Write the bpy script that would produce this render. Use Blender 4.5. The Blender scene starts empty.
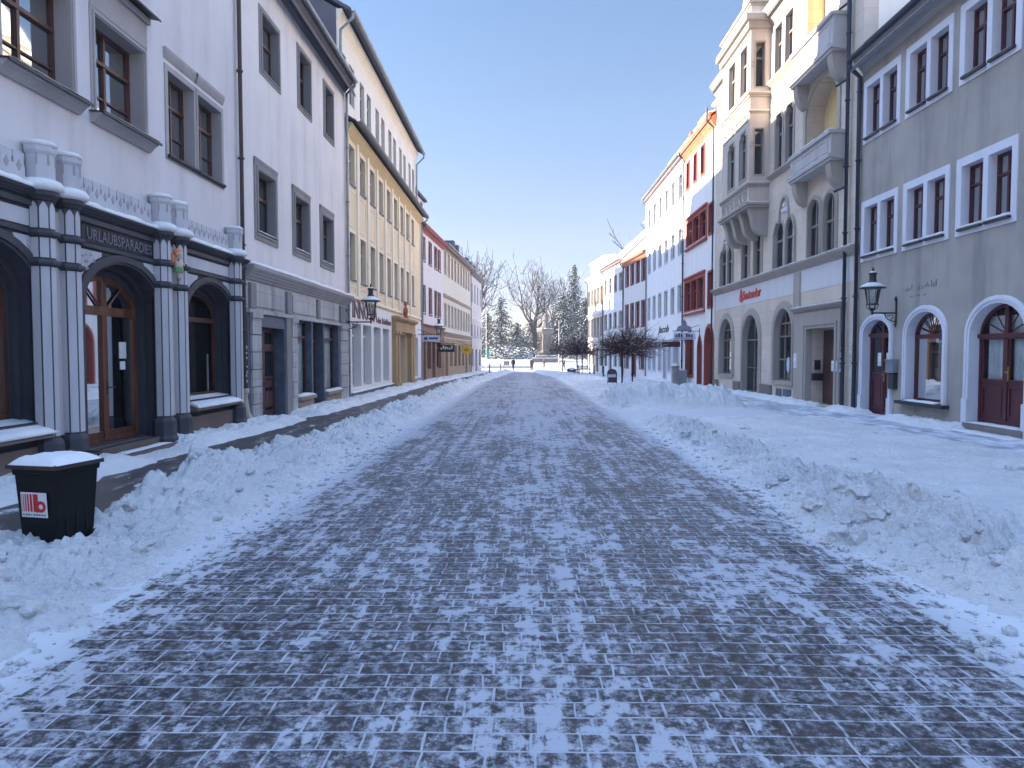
import bpy, bmesh, math, random
import numpy as np
from mathutils import Vector, Matrix, Euler
from mathutils.geometry import tessellate_polygon

R = math.radians
EXPOSURE = 3.3
SC = bpy.context.scene
COL = SC.collection
rnd = random.Random(11)

# ------------------------------------------------------------------ camera
F = 711.1
CAM_Z = 1.7
cam_d = bpy.data.cameras.new('camera')
cam = bpy.data.objects.new('camera', cam_d)
COL.objects.link(cam)
cam_d.sensor_width = 36.0
cam_d.lens = 25.0
cam_d.clip_start = 0.05
cam_d.clip_end = 6000
cam.location = (0, 0, CAM_Z)
cam.rotation_euler = (math.pi / 2 - math.atan(31 / F), 0, math.atan(11 / F))
SC.camera = cam
CAM_M = cam.rotation_euler.to_matrix()


def ray(px, py):
    return CAM_M @ Vector(((px - 512) / F, -(py - 384) / F, -1.0))


def gz(y):
    """ground height along the street: it falls gently away from the camera"""
    if y < 100:
        return -0.007 * y
    if y < 112:
        return -0.7
    if y < 128:
        return -0.7 + (y - 112) / 16 * 1.3
    return 0.6 + min((y - 128) * 0.01, 1.0)


def ground_at(px, Y):
    """point on the ground on the image column px at distance Y"""
    d = ray(px, 360)
    return Vector((d.x / d.y * Y, Y, gz(Y)))


# ------------------------------------------------------------------ materials
MATS = {}


def new_mat(name):
    m = bpy.data.materials.new(name)
    m.use_nodes = True
    nt = m.node_tree
    return m, nt, nt.nodes['Principled BSDF']


def N(nt, t, **kw):
    n = nt.nodes.new(t)
    for k, v in kw.items():
        if k in ('x', 'y'):
            continue
        setattr(n, k, v)
    return n


def setin(n, **kw):
    for k, v in kw.items():
        n.inputs[k.replace('_', ' ')].default_value = v
    return n


def noise(nt, vec, scale, detail=4, rough=.55, dist=0.0):
    n = N(nt, 'ShaderNodeTexNoise')
    n.inputs['Scale'].default_value = scale
    n.inputs['Detail'].default_value = detail
    n.inputs['Roughness'].default_value = rough
    n.inputs['Distortion'].default_value = dist
    nt.links.new(vec, n.inputs['Vector'])
    return n.outputs['Fac']


def math_n(nt, op, a, b=None, c=None, clamp=False):
    n = N(nt, 'ShaderNodeMath', operation=op)
    n.use_clamp = clamp
    for i, v in enumerate((a, b, c)):
        if v is None:
            continue
        if isinstance(v, (int, float)):
            n.inputs[i].default_value = v
        else:
            nt.links.new(v, n.inputs[i])
    return n.outputs[0]


def sstep(nt, v, lo, hi, a=0.0, b=1.0):
    n = N(nt, 'ShaderNodeMapRange', interpolation_type='SMOOTHSTEP')
    n.inputs['From Min'].default_value = lo
    n.inputs['From Max'].default_value = hi
    n.inputs['To Min'].default_value = a
    n.inputs['To Max'].default_value = b
    nt.links.new(v, n.inputs['Value'])
    return n.outputs['Result']


def mixc(nt, fac, a, b, mode='MIX'):
    n = N(nt, 'ShaderNodeMix', data_type='RGBA', blend_type=mode)
    for sock, v in ((n.inputs[0], fac), (n.inputs[6], a), (n.inputs[7], b)):
        if isinstance(v, (int, float)):
            sock.default_value = v
        elif isinstance(v, (tuple, list)):
            sock.default_value = (*v[:3], 1)
        else:
            nt.links.new(v, sock)
    return n.outputs[2]


def objvec(nt, scale=(1, 1, 1)):
    t = N(nt, 'ShaderNodeTexCoord')
    m = N(nt, 'ShaderNodeMapping')
    m.inputs['Scale'].default_value = scale
    nt.links.new(t.outputs['Object'], m.inputs['Vector'])
    return m.outputs['Vector']


def bump(nt, bs, h, strength=.3, dist=.02):
    b = N(nt, 'ShaderNodeBump')
    b.inputs['Strength'].default_value = strength
    b.inputs['Distance'].default_value = dist
    nt.links.new(h, b.inputs['Height'])
    nt.links.new(b.outputs['Normal'], bs.inputs['Normal'])


def plaster(name, col, stain=.18, var=.10, b=.25, rough=.9, stain_col=None, blocks=None):
    """wall render or stone: large blotches, rain streaks with their own shape, fine grain"""
    if name in MATS:
        return MATS[name]
    m, nt, bs = new_mat(name)
    v = objvec(nt)
    streak = noise(nt, objvec(nt, (1.6, 1.6, .16)), 1.0, 5, .65)
    blot = noise(nt, v, .55, 6, .62)
    fine = noise(nt, v, 38, 4, .6)
    sc = stain_col or tuple(c * .55 for c in col)
    c = mixc(nt, math_n(nt, 'MULTIPLY', sstep(nt, streak, .42, .78), stain), col, sc)
    c = mixc(nt, sstep(nt, blot, .35, .7, 0, var * 2.2), c, tuple(min(1, x * 1.12 + .02) for x in col))
    c = mixc(nt, sstep(nt, blot, .55, .30, 0, var * 1.6), c, tuple(x * .72 for x in col))
    h = fine
    if blocks:
        br = N(nt, 'ShaderNodeTexBrick')
        br.inputs['Scale'].default_value = 1
        br.inputs['Brick Width'].default_value = blocks[0]
        br.inputs['Row Height'].default_value = blocks[1]
        br.inputs['Mortar Size'].default_value = .008
        br.inputs['Color1'].default_value = (.86, .86, .86, 1)
        br.inputs['Color2'].default_value = (1, 1, 1, 1)
        br.inputs['Mortar'].default_value = (.62, .6, .58, 1)
        sx = N(nt, 'ShaderNodeSeparateXYZ')
        nt.links.new(v, sx.inputs[0])
        cb = N(nt, 'ShaderNodeCombineXYZ')
        nt.links.new(math_n(nt, 'ADD', sx.outputs['X'], sx.outputs['Y']), cb.inputs[0])
        nt.links.new(sx.outputs['Z'], cb.inputs[1])
        nt.links.new(cb.outputs[0], br.inputs['Vector'])
        c = mixc(nt, .75, c, br.outputs['Color'], 'MULTIPLY')
        h = math_n(nt, 'SUBTRACT', math_n(nt, 'MULTIPLY', fine, .35), br.outputs['Fac'])
    nt.links.new(c, bs.inputs['Base Color'])
    bs.inputs['Roughness'].default_value = rough
    bs.inputs['Specular IOR Level'].default_value = .25
    bump(nt, bs, h, b, .012)
    MATS[name] = m
    return m


def paint(name, col, rough=.45, var=.12, b=.1, metal=0.0, spec=.5, grain=False):
    if name in MATS:
        return MATS[name]
    m, nt, bs = new_mat(name)
    v = objvec(nt, (1, 1, .12) if grain else (1, 1, 1))
    n1 = noise(nt, v, 9 if grain else 3, 6, .65)
    n2 = noise(nt, v, 60, 3, .6)
    c = mixc(nt, sstep(nt, n1, .3, .75, 0, 1), tuple(x * (1 - var * 2) for x in col), tuple(min(1, x * (1 + var)) for x in col))
    nt.links.new(c, bs.inputs['Base Color'])
    bs.inputs['Roughness'].default_value = rough
    nt.links.new(sstep(nt, n1, .2, .8, max(.05, rough - .12), min(1, rough + .15)), bs.inputs['Roughness'])
    bs.inputs['Metallic'].default_value = metal
    bs.inputs['Specular IOR Level'].default_value = spec
    bump(nt, bs, n2, b, .006)
    MATS[name] = m
    return m


def snow_mat(name='snow', dirt=.0, bumps=1.0):
    if name in MATS:
        return MATS[name]
    m, nt, bs = new_mat(name)
    v = objvec(nt)
    big = noise(nt, v, .9, 6, .6)
    mid = noise(nt, v, 7, 6, .62)
    fine = noise(nt, v, 55, 5, .65)
    base = mixc(nt, sstep(nt, big, .35, .7), (.66, .67, .695), (.78, .785, .80))
    if dirt:
        d1 = noise(nt, v, 1.7, 8, .68, .4)
        d2 = noise(nt, v, 16, 5, .7)
        k = math_n(nt, 'MULTIPLY', sstep(nt, d1, .60 - .14 * dirt, .78 - .14 * dirt), sstep(nt, d2, .36, .62))
        px_ = N(nt, 'ShaderNodeSeparateXYZ')
        nt.links.new(v, px_.inputs[0])
        near_road = sstep(nt, math_n(nt, 'ABSOLUTE', px_.outputs['X']), 3.7, 5.0, 1.0, .12)   # grit thrown up from the road
        k = math_n(nt, 'MULTIPLY', k, near_road)
        base = mixc(nt, math_n(nt, 'MULTIPLY', k, dirt), base, (.33, .25, .205))
        gr = sstep(nt, noise(nt, v, 34, 4, .8), .66, .76, 0, dirt * .8)
        base = mixc(nt, math_n(nt, 'MULTIPLY', gr, near_road), base, (.22, .18, .17))
        gg = sstep(nt, noise(nt, v, .45, 4, .6), .42, .66, 0, dirt * .45)
        base = mixc(nt, math_n(nt, 'MULTIPLY', gg, near_road), base, (.60, .565, .56))
    nt.links.new(base, bs.inputs['Base Color'])
    bs.inputs['Roughness'].default_value = .55
    bs.inputs['Specular IOR Level'].default_value = .3
    v2 = N(nt, 'ShaderNodeTexVoronoi', feature='F1')
    v2.inputs['Scale'].default_value = 16
    nt.links.new(v, v2.inputs['Vector'])
    h = math_n(nt, 'ADD', mid, math_n(nt, 'MULTIPLY', fine, .45))
    h = math_n(nt, 'SUBTRACT', h, math_n(nt, 'MULTIPLY', v2.outputs['Distance'], .35 if bumps > 1 else .1))
    bump(nt, bs, h, min(1, .6 * bumps), .075 if bumps > 1 else .025)
    MATS[name] = m
    return m


def glass_mat(name, tint=(.012, .015, .022), trans=0.0, ior=1.55):
    """window glass: reflects the street, lets a share of the room behind show"""
    if name in MATS:
        return MATS[name]
    m, nt, bs = new_mat(name)
    v = objvec(nt)
    bs.inputs['Base Color'].default_value = (*tint, 1)
    bs.inputs['Roughness'].default_value = .03
    bs.inputs['IOR'].default_value = ior
    w = noise(nt, v, 1.1, 2, .4)
    bump(nt, bs, w, .05, .05)
    if trans:
        out = nt.nodes['Material Output']
        tr = N(nt, 'ShaderNodeBsdfTransparent')
        tr.inputs['Color'].default_value = (.9, .95, .96, 1)
        gl = N(nt, 'ShaderNodeBsdfGlossy')
        gl.inputs['Roughness'].default_value = .02
        fr = N(nt, 'ShaderNodeFresnel')
        fr.inputs['IOR'].default_value = ior
        mx = N(nt, 'ShaderNodeMixShader')
        nt.links.new(fr.outputs[0], mx.inputs[0])
        nt.links.new(tr.outputs[0], mx.inputs[1])
        nt.links.new(gl.outputs[0], mx.inputs[2])
        nt.links.new(mx.outputs[0], out.inputs['Surface'])
    MATS[name] = m
    return m


SNOW = snow_mat('snow')
SNOW_BANK = snow_mat('ploughed_snow', .25, 2.0)
SNOW_DIRTY = snow_mat('dirty_ploughed_snow', .7, 2.0)
GLASS = glass_mat('window_glass')
GLASS_SKY = glass_mat('reflecting_glass', ior=6.0)
GLASS_GREY = glass_mat('grey_glass', (.035, .04, .05), ior=1.9)
GLASS_CURT = glass_mat('curtained_glass', (.10, .105, .115), ior=1.7)
GLASS_CLEAR = glass_mat('shop_glass', trans=.9, ior=1.27)
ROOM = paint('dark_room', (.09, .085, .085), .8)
CURTAIN = paint('net_curtain', (.80, .83, .86), .8, .1)

# ------------------------------------------------------------------ mesh builder


SPLIT = set('quoin_pier frieze_bracket parapet spandrel_panel oriel_corbel corbel stone_moulding metal_cover parapet_detail oriel_ornament pale_strip portal '
            'base_course cellar_grille notice dormer dormer_snow dormer_window loggia_wall pipe_bracket attic_downpipe plinth frieze ground_floor pilaster '
            'door_panel eyes faded_lettering post intercom_panel window_display fanlight_bar slot snow_cap doorstep seat shoes'.split())


class MB:
    def __init__(self, fr=None):
        self.bm = bmesh.new()
        self.fr = fr or (lambda s, z, d: Vector((s, d, z)))
        self.mi = 0

    def face(self, vs):
        try:
            f = self.bm.faces.new(vs)
            f.material_index = self.mi
            return f
        except ValueError:
            return None

    def v(self, s, z, d):
        return self.bm.verts.new(self.fr(s, z, d))

    def box(self, s0, s1, z0, z1, d0, d1):
        p = [self.v(s, z, d) for d in (d0, d1) for (s, z) in ((s0, z0), (s1, z0), (s1, z1), (s0, z1))]
        for q in ((0, 1, 2, 3), (4, 5, 6, 7), (0, 1, 5, 4), (1, 2, 6, 5), (2, 3, 7, 6), (3, 0, 4, 7)):
            self.face([p[i] for i in q])
        return self

    def poly(self, pts, d):
        self.face([self.v(s, z, d) for s, z in pts])
        return self

    def prism(self, pts, d0, d1):
        a = [self.v(s, z, d0) for s, z in pts]
        b = [self.v(s, z, d1) for s, z in pts]
        self.face(a)
        self.face(b)
        n = len(pts)
        for i in range(n):
            self.face([a[i], a[(i + 1) % n], b[(i + 1) % n], b[i]])
        return self

    def extr(self, prof, s0, s1):
        """profile [(d, z)] swept along s"""
        a = [self.v(s0, z, d) for d, z in prof]
        b = [self.v(s1, z, d) for d, z in prof]
        self.face(a)
        self.face(b)
        n = len(prof)
        for i in range(n):
            self.face([a[i], a[(i + 1) % n], b[(i + 1) % n], b[i]])
        return self

    def ring(self, o, i, d0, d1):
        n = len(o)
        A = [[self.v(s, z, d) for s, z in L] for L in (o, i) for d in (d0, d1)]
        o0, o1, i0, i1 = A
        for k in range(n):
            j = (k + 1) % n
            self.face([o0[k], o0[j], i0[j], i0[k]])
            self.face([o1[k], o1[j], i1[j], i1[k]])
            self.face([o0[k], o0[j], o1[j], o1[k]])
            self.face([i0[k], i0[j], i1[j], i1[k]])
        return self

    def slab(self, outer, holes, d0, d1, hole_depth=None):
        """wall face at d1 with openings; each opening gets a reveal down to its own depth"""
        loops = [outer] + [h for h, _ in holes]
        flat = [p for L in loops for p in L]
        tris = tessellate_polygon([[Vector((s, z, 0)) for s, z in L] for L in loops])
        vs = [self.v(s, z, d1) for s, z in flat]
        for t in tris:
            self.face([vs[i] for i in t])
        k = len(outer)
        if d0 != d1:
            b = [self.v(s, z, d0) for s, z in outer]
            for i in range(k):
                self.face([vs[i], vs[(i + 1) % k], b[(i + 1) % k], b[i]])
        for h, dep in holes:
            m = len(h)
            b = [self.v(s, z, dep) for s, z in h]
            for i in range(m):
                self.face([vs[k + i], vs[k + (i + 1) % m], b[(i + 1) % m], b[i]])
            k += m
        return self

    def tube(self, pts, r, n=8, r2=None, cap=True):
        pts = [Vector(p) for p in pts]
        rings = []
        L = len(pts)
        for i, p in enumerate(pts):
            t = (pts[min(i + 1, L - 1)] - pts[max(i - 1, 0)])
            if t.length < 1e-9:
                t = Vector((0, 0, 1))
            t.normalize()
            a = t.cross(Vector((0, 0, 1)))
            if a.length < 1e-3:
                a = t.cross(Vector((1, 0, 0)))
            a.normalize()
            b = t.cross(a)
            rr = r if r2 is None else r + (r2 - r) * i / max(1, L - 1)
            rings.append([self.bm.verts.new(p + a * math.cos(q * 2 * math.pi / n) * rr + b * math.sin(q * 2 * math.pi / n) * rr) for q in range(n)])
        for i in range(L - 1):
            for q in range(n):
                self.face([rings[i][q], rings[i][(q + 1) % n], rings[i + 1][(q + 1) % n], rings[i + 1][q]])
        if cap and n > 2:
            self.face(rings[0])
            self.face(rings[-1])
        return self

    def lathe(self, c, prof, n=16, sq=None, rot=0.0):
        """profile [(r, z)] about the vertical axis through c"""
        c = Vector(c)
        rings = []
        for r, z in prof:
            rings.append([self.bm.verts.new(c + Vector((max(r, 1e-4) * math.cos(rot + q * 2 * math.pi / n), max(r, 1e-4) * math.sin(rot + q * 2 * math.pi / n), z))) for q in range(n)])
        for i in range(len(prof) - 1):
            for q in range(n):
                self.face([rings[i][q], rings[i][(q + 1) % n], rings[i + 1][(q + 1) % n], rings[i + 1][q]])
        self.face(rings[0])
        self.face(rings[-1])
        return self

    def blob(self, c, r, sub=1, jit=.25, seed=0, flat=1.0):
        rr = random.Random(seed)
        d = bmesh.ops.create_icosphere(self.bm, subdivisions=sub, radius=1.0)
        for v in d['verts']:
            k = 1 + rr.uniform(-jit, jit)
            v.co = Vector(c) + Vector((v.co.x * r * k, v.co.y * r * k, v.co.z * r * k * flat))
        for v in d['verts']:
            for f in v.link_faces:
                f.material_index = self.mi
        return self

    def clusters(self, eps=.012):
        """faces grouped into the separate pieces they form (pieces that touch stay together)"""
        bm = self.bm
        bm.verts.index_update()
        seen, isl = set(), []
        for v0 in bm.verts:
            if v0.index in seen:
                continue
            st, vs = [v0], []
            seen.add(v0.index)
            while st:
                v = st.pop()
                vs.append(v)
                for e in v.link_edges:
                    w = e.other_vert(v)
                    if w.index not in seen:
                        seen.add(w.index)
                        st.append(w)
            lo = [min(v.co[i] for v in vs) - eps for i in range(3)]
            hi = [max(v.co[i] for v in vs) + eps for i in range(3)]
            isl.append([lo, hi, vs])
        merged = True
        while merged:
            merged = False
            out = []
            for a in isl:
                for b_ in out:
                    if all(a[0][i] <= b_[1][i] and b_[0][i] <= a[1][i] for i in range(3)):
                        b_[0] = [min(x, y) for x, y in zip(a[0], b_[0])]
                        b_[1] = [max(x, y) for x, y in zip(a[1], b_[1])]
                        b_[2] += a[2]
                        merged = True
                        break
                else:
                    out.append(a)
            isl = out
        return [i[2] for i in isl]

    def build(self, name, mats, parent=None, label=None, smooth=False, bevel=0, loc=None, recalc=True):
        if name in SPLIT:
            cl = self.clusters()
            if len(cl) > 1:
                first = None
                for vs in cl:
                    k = MB()
                    mp = {v: k.bm.verts.new(v.co) for v in vs}
                    for f in {f for v in vs for f in v.link_faces}:
                        k.face([mp[v] for v in f.verts])
                    o = k._build(name, mats, parent, label, smooth, bevel, loc, recalc)
                    first = first or o
                self.bm.free()
                return first
        return self._build(name, mats, parent, label, smooth, bevel, loc, recalc)

    def _build(self, name, mats, parent=None, label=None, smooth=False, bevel=0, loc=None, recalc=True):
        if recalc:
            bmesh.ops.recalc_face_normals(self.bm, faces=self.bm.faces)
        me = bpy.data.meshes.new(name)
        self.bm.to_mesh(me)
        self.bm.free()
        if not isinstance(mats, (list, tuple)):
            mats = [mats]
        for m in mats:
            me.materials.append(m)
        if smooth:
            me.shade_smooth()
        o = bpy.data.objects.new(name, me)
        COL.objects.link(o)
        if parent is not None:
            o.parent = parent
        if label:
            o['label'] = label
        if loc is not None:
            o.location = loc
        if bevel:
            b = o.modifiers.new('bevel', 'BEVEL')
            b.width = bevel
            b.segments = 2
            b.limit_method = 'ANGLE'
        return o


def tag(o, label=None, cat=None, group=None, kind=None):
    if label:
        o['label'] = label
    if cat:
        o['category'] = cat
    if group:
        o['group'] = group
    if kind:
        o['kind'] = kind
    return o


def empty(name, loc, rz, label, cat, group=None):
    o = bpy.data.objects.new(name, None)
    COL.objects.link(o)
    o.location = loc
    o.rotation_euler = (0, 0, rz)
    return tag(o, label, cat, group)


def copy_thing(o, loc, rz=None, label=None, scale=None):
    r = o.copy()
    COL.objects.link(r)
    r.location = loc
    if rz is not None:
        r.rotation_euler = (0, 0, rz)
    if scale:
        r.scale = scale
    if label:
        r['label'] = label
    for c in list(o.children):
        k = c.copy()
        COL.objects.link(k)
        k.parent = r
        for g in list(c.children):
            q = g.copy()
            COL.objects.link(q)
            q.parent = k
    return r


def outline(s0, s1, z0, z1, kind='rect', rise=0.0, n=8):
    """rect: four corners; arch: round-headed; point: pointed; shoulder: flat head with cut corners"""
    if kind == 'rect':
        return [(s0, z0), (s1, z0), (s1, z1), (s0, z1)]
    c, a, zs = (s0 + s1) / 2, (s1 - s0) / 2, z1 - rise
    pts = [(s0, z0), (s1, z0)]
    if kind == 'shoulder':
        e = a * .35
        return pts + [(s1, zs), (s1 - e, z1 - rise * .6), (s1 - e, z1), (s0 + e, z1), (s0 + e, z1 - rise * .6), (s0, zs)]
    for i in range(2 * n + 1):
        t = i / (2 * n)
        if kind == 'point':
            u = t * 2 if t <= .5 else 2 - t * 2
            x = a * (1 - u ** 1.9)
            z = rise * (u ** .95)
            x = x if t <= .5 else -x
        else:
            th = math.pi * t
            x, z = a * math.cos(th), rise * math.sin(th)
        pts.append((c + x, zs + z))
    return pts


def text_mesh(body, s0, s1, z0, z1, sx, d, mat, parent, name='lettering', extrude=.02, yd=None, label=None, shear=0.0, bold=0.0):
    cu = bpy.data.curves.new('txt', 'FONT')
    cu.body = body
    cu.extrude = 0.1
    cu.shear = shear
    cu.offset = bold
    cu.resolution_u = 2
    ob = bpy.data.objects.new('txt', cu)
    COL.objects.link(ob)
    dg = bpy.context.evaluated_depsgraph_get()
    me = bpy.data.meshes.new_from_object(ob.evaluated_get(dg))
    bpy.data.objects.remove(ob)
    xs = [v.co.x for v in me.vertices]
    ys = [v.co.y for v in me.vertices]
    x0, x1, y0, y1 = min(xs), max(xs), min(ys), max(ys)
    for v in me.vertices:
        a = (v.co.x - x0) / (x1 - x0)
        b = (v.co.y - y0) / (y1 - y0)
        e = v.co.z / .2 * extrude
        s = s0 + (s1 - s0) * (a if sx > 0 else 1 - a)
        v.co = Vector((s, yd * (d + e), z0 + (z1 - z0) * b))
    me.materials.clear()
    me.materials.append(mat)
    o = bpy.data.objects.new(name, me)
    COL.objects.link(o)
    o.parent = parent
    if label:
        o['label'] = label
    return o


# ------------------------------------------------------------------ houses
class House:
    def __init__(self, name, label, cat, base, ang, side, near=None, far=None, s_near=None, s_far=None):
        self.side = side
        self.u = Vector((math.sin(ang), math.cos(ang), 0))
        self.n = Vector((math.cos(ang), -math.sin(ang), 0)) * (1 if side < 0 else -1)
        self.yd = -1 if side < 0 else 1
        self.sx = 1 if side < 0 else -1
        self.P = Vector((base[0], base[1], 0))
        if s_near is None:
            s_near = self.px(near, 350)[0] + .012
        if s_far is None:
            s_far = self.px(far, 350)[0] - .012
        P = self.P + self.u * s_near
        self.P = Vector((P.x, P.y, gz(P.y)))
        self.len = s_far - s_near
        self.root = empty(name, self.P, math.atan2(self.u.y, self.u.x), label, cat, 'houses lining the street')
        self.holes = []
        self.L = lambda s, z, d: Vector((s, self.yd * d, z))

    def px(self, x, y, d=0.0):
        r = ray(x, y)
        C = Vector((0, 0, CAM_Z))
        Q = self.P + self.n * d
        t = (Q - C).dot(self.n) / r.dot(self.n)
        h = C + r * t - self.P
        return h.dot(self.u), h.z

    def mb(self):
        return MB(self.L)

    def gl(self, s):
        """local ground height at s"""
        return gz(self.P.y + self.u.y * s) - self.P.z

    def wall(self, ez, mat, depth=10.0, ridge=3.0, name='wall', ridge_at=.5):
        self.ez, self.depth, self.ridge = ez, depth, ridge
        m = self.mb()
        m.slab([(0, -.9), (self.len, -.9), (self.len, ez), (0, ez)], self.holes, 0, 0)
        ra = -depth * ridge_at
        prof = [(0, -.9), (-depth, -.9), (-depth, ez), (ra, ez + ridge), (0, ez)]
        for s in (0, self.len):
            m.face([m.v(s, z, d) for d, z in prof])
        m.face([m.v(s, z, -depth) for s, z in ((0, -.9), (self.len, -.9), (self.len, ez), (0, ez))])
        return m.build(name, mat, self.root)

    def roof(self, mat, ov=.35, ridge_at=.5, th=.14, snow=None, name='roof', s0=None, s1=None):
        ez, rg, D = self.ez, self.ridge, self.depth
        ra = -D * ridge_at
        k = rg / (-ra)
        s0 = 0 if s0 is None else s0
        s1 = self.len if s1 is None else s1
        m = self.mb()
        m.extr([(ov, ez - ov * k + .01), (ov, ez - ov * k + th), (ra, ez + rg + th), (-D - ov, ez - ov * k + th), (-D - ov, ez - ov * k + .01), (ra, ez + rg + .01)], s0, s1)
        ro = m.build(name, mat, self.root)
        if snow:
            m = self.mb()
            m.extr([(ov - .05, ez - ov * k + th + .01), (ov - .12, ez - ov * k + th + .14), (ra, ez + rg + th + .13), (ra, ez + rg + th + .01)], s0 + .05, s1 - .05)
            m.build('roof_snow', SNOW, ro)
        return ro

    def gutter(self, z, d, r=.08, mat=None, s0=None, s1=None):
        mat = mat or ZINC
        s0 = 0 if s0 is None else s0
        s1 = self.len if s1 is None else s1
        m = self.mb()
        n = 8
        prof = [(d + r * math.cos(math.pi + math.pi * i / n), z + r * math.sin(math.pi + math.pi * i / n)) for i in range(n + 1)]
        prof += [(d + (r - .012) * math.cos(2 * math.pi - math.pi * i / n), z + .002 + (r - .012) * math.sin(2 * math.pi - math.pi * i / n)) for i in range(n + 1)]
        m.extr(prof, s0, s1)
        return m.build('gutter', mat, self.root, smooth=False)

    def pipe(self, s, z1, d_top, mat, r=.055, z0=None, d=.1, boot=None):
        z0 = self.gl(s) if z0 is None else z0
        m = self.mb()
        pts = [self.L(s, z1, d_top), self.L(s, z1 - .15, d_top), self.L(s, z1 - .15 - abs(d_top - d) * .8 - .05, d), self.L(s, z0, d)]
        m.tube(pts, r, 10)
        z = z0 + 1.5
        while z < z1 - .8:
            m.lathe(self.L(s, z, d), [(r + .004, 0), (r + .018, .01), (r + .018, .05), (r + .004, .06)], 10)
            z += 2.1
        return m.build('downpipe', mat, self.root, smooth=False)

    def cornice(self, z, h, out, mat, s0=None, s1=None, name='cornice', snow=True, d0=0.0, steps=4):
        s0 = 0 if s0 is None else s0
        s1 = self.len if s1 is None else s1
        prof = [(d0 - .01, z)]
        prof += [(d0 + out, z), (d0 + out, z - h * .16)]
        for i in range(1, steps):
            q = i / steps
            prof.append((d0 + out * (1 - q) + .02, z - h * (.16 + .84 * (q - .12 / steps))))
            prof.append((d0 + out * (1 - q) - .005, z - h * (.16 + .84 * q)))
        prof += [(d0 + .012, z - h), (d0 - .01, z - h)]
        m = self.mb()
        m.extr(prof, s0, s1)
        c = m.build(name, mat, self.root)
        if snow:
            self.snow_strip(s0, s1, z, d0 + .0, d0 + out, c)
        return c

    def snow_strip(self, s0, s1, z, d0, d1, parent, h=.05):
        """rounded, uneven cushion of snow lying on a ledge"""
        m = self.mb()
        n = max(3, int((s1 - s0) / .18))
        rows = []
        for i in range(n + 1):
            s = s0 + (s1 - s0) * i / n
            e = min(1, min(i, n - i) / 1.5 + .35)
            hh = h * e * rnd.uniform(.75, 1.25)
            w = d1 - d0
            oo = rnd.uniform(-.01, .015)
            prof = [(d0 + .004, .004), (d0 + .004, hh * .9), (d0 + w * .45, hh * 1.05), (d0 + w * .85 + oo, hh * .85), (d0 + w + .008 + oo, hh * .35), (d0 + w + oo * .5, .004)]
            rows.append([m.v(s, z + b, a) for a, b in prof])
        for i in range(n):
            for j in range(5):
                m.face([rows[i][j], rows[i][j + 1], rows[i + 1][j + 1], rows[i + 1][j]])
        m.face(rows[0])
        m.face(rows[-1])
        return m.build('snow_cap', SNOW, parent, smooth=True)

    def window(self, s0, s1, z0, z1, kind='rect', rise=0.0, depth=.16, frame=None, sur=None, fw=.055, v=(.5,), h=(.62,), sill=None, pane=None, hole=True,
               base_d=0.0, name='window', curtain=None, fr=None, lining=False, label=None, snow_sill=True, room=False, hood=None, bars=.045, parent=None):
        fr = fr or (lambda s, z, d: self.L(s, z, d + base_d))
        frame = frame or WHITE_WOOD
        pane = pane or rnd.choice((GLASS, GLASS, GLASS_GREY, GLASS_CURT))
        o = outline(s0, s1, z0, z1, kind, rise)
        if hole:
            self.holes.append((o, base_d - depth - .03))
        par = parent
        if sur:
            w, pd, sm = sur[:3]
            so = outline(s0 - w, s1 + w, z0 - (w if len(sur) < 4 else sur[3]), z1 + w, kind, rise + (w * .3 if kind != 'rect' else 0))
            m = MB(fr)
            e = .012
            inn = outline(s0 + e, s1 - e, z0 + e, z1 - e, kind, rise)
            m.ring(so, inn if lining else outline(s0 + .002, s1 - .002, z0 + .002, z1 - .002, kind, rise), (-depth - .02) if lining else -.01, pd)
            if w > .1:   # a second, thinner fillet gives the moulding its step
                m.ring(outline(s0 - w * .45, s1 + w * .45, z0 - w * .45, z1 + w * .45, kind, rise + (w * .12 if kind != 'rect' else 0)), outline(s0 - .01, s1 + .01, z0 - .01, z1 + .01, kind, rise), pd - .005, pd + .025)
            par = m.build(name, sm, self.root, label)
        m = MB(fr)
        i = outline(s0 + fw, s1 - fw, z0 + fw, z1 - fw, kind, max(0, rise - fw * .4))
        o2 = outline(s0 + .003, s1 - .003, z0 + .003, z1 - .003, kind, rise)
        m.ring(o2, i, -depth - .05, -depth + .02)
        zt = lambda f: z0 + (z1 - z0) * f

        def top_at(s):
            if kind == 'rect':
                return z1 - fw * .5
            a = (s1 - s0) / 2
            q = min(1, abs(s - (s0 + s1) / 2) / a)
            if kind == 'point':
                return z1 - rise + rise * (1 - q) ** .5 - fw * .6
            if kind == 'shoulder':
                return z1 - fw * .5 if q < .6 else z1 - rise
            return z1 - rise + rise * math.sqrt(max(0, 1 - q * q)) - fw * .6
        for f in v:
            s = s0 + (s1 - s0) * f
            m.box(s - bars, s + bars, z0 + fw * .5, top_at(s), -depth - .045, -depth + .024)
        for k, f in enumerate(h):
            bb = bars if len(h) != 2 or k else bars * .5
            m.box(s0 + fw * .5, s1 - fw * .5, zt(f) - bb, zt(f) + bb, -depth - .046, -depth + (.035 if bb == bars else .015))
        fo = m.build(name if par is None else 'frame', frame, self.root if par is None else par, label if par is None else None)
        par = par or fo
        m = MB(fr)
        tl = rnd.uniform(-.008, .008)
        pp = outline(s0 + .02, s1 - .02, z0 + .02, z1 - .02, kind, rise)
        m.face([m.v(s, z, -depth - .022 + tl * (z - z0) * .5) for s, z in pp])
        m.build('pane', pane, par)
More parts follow.
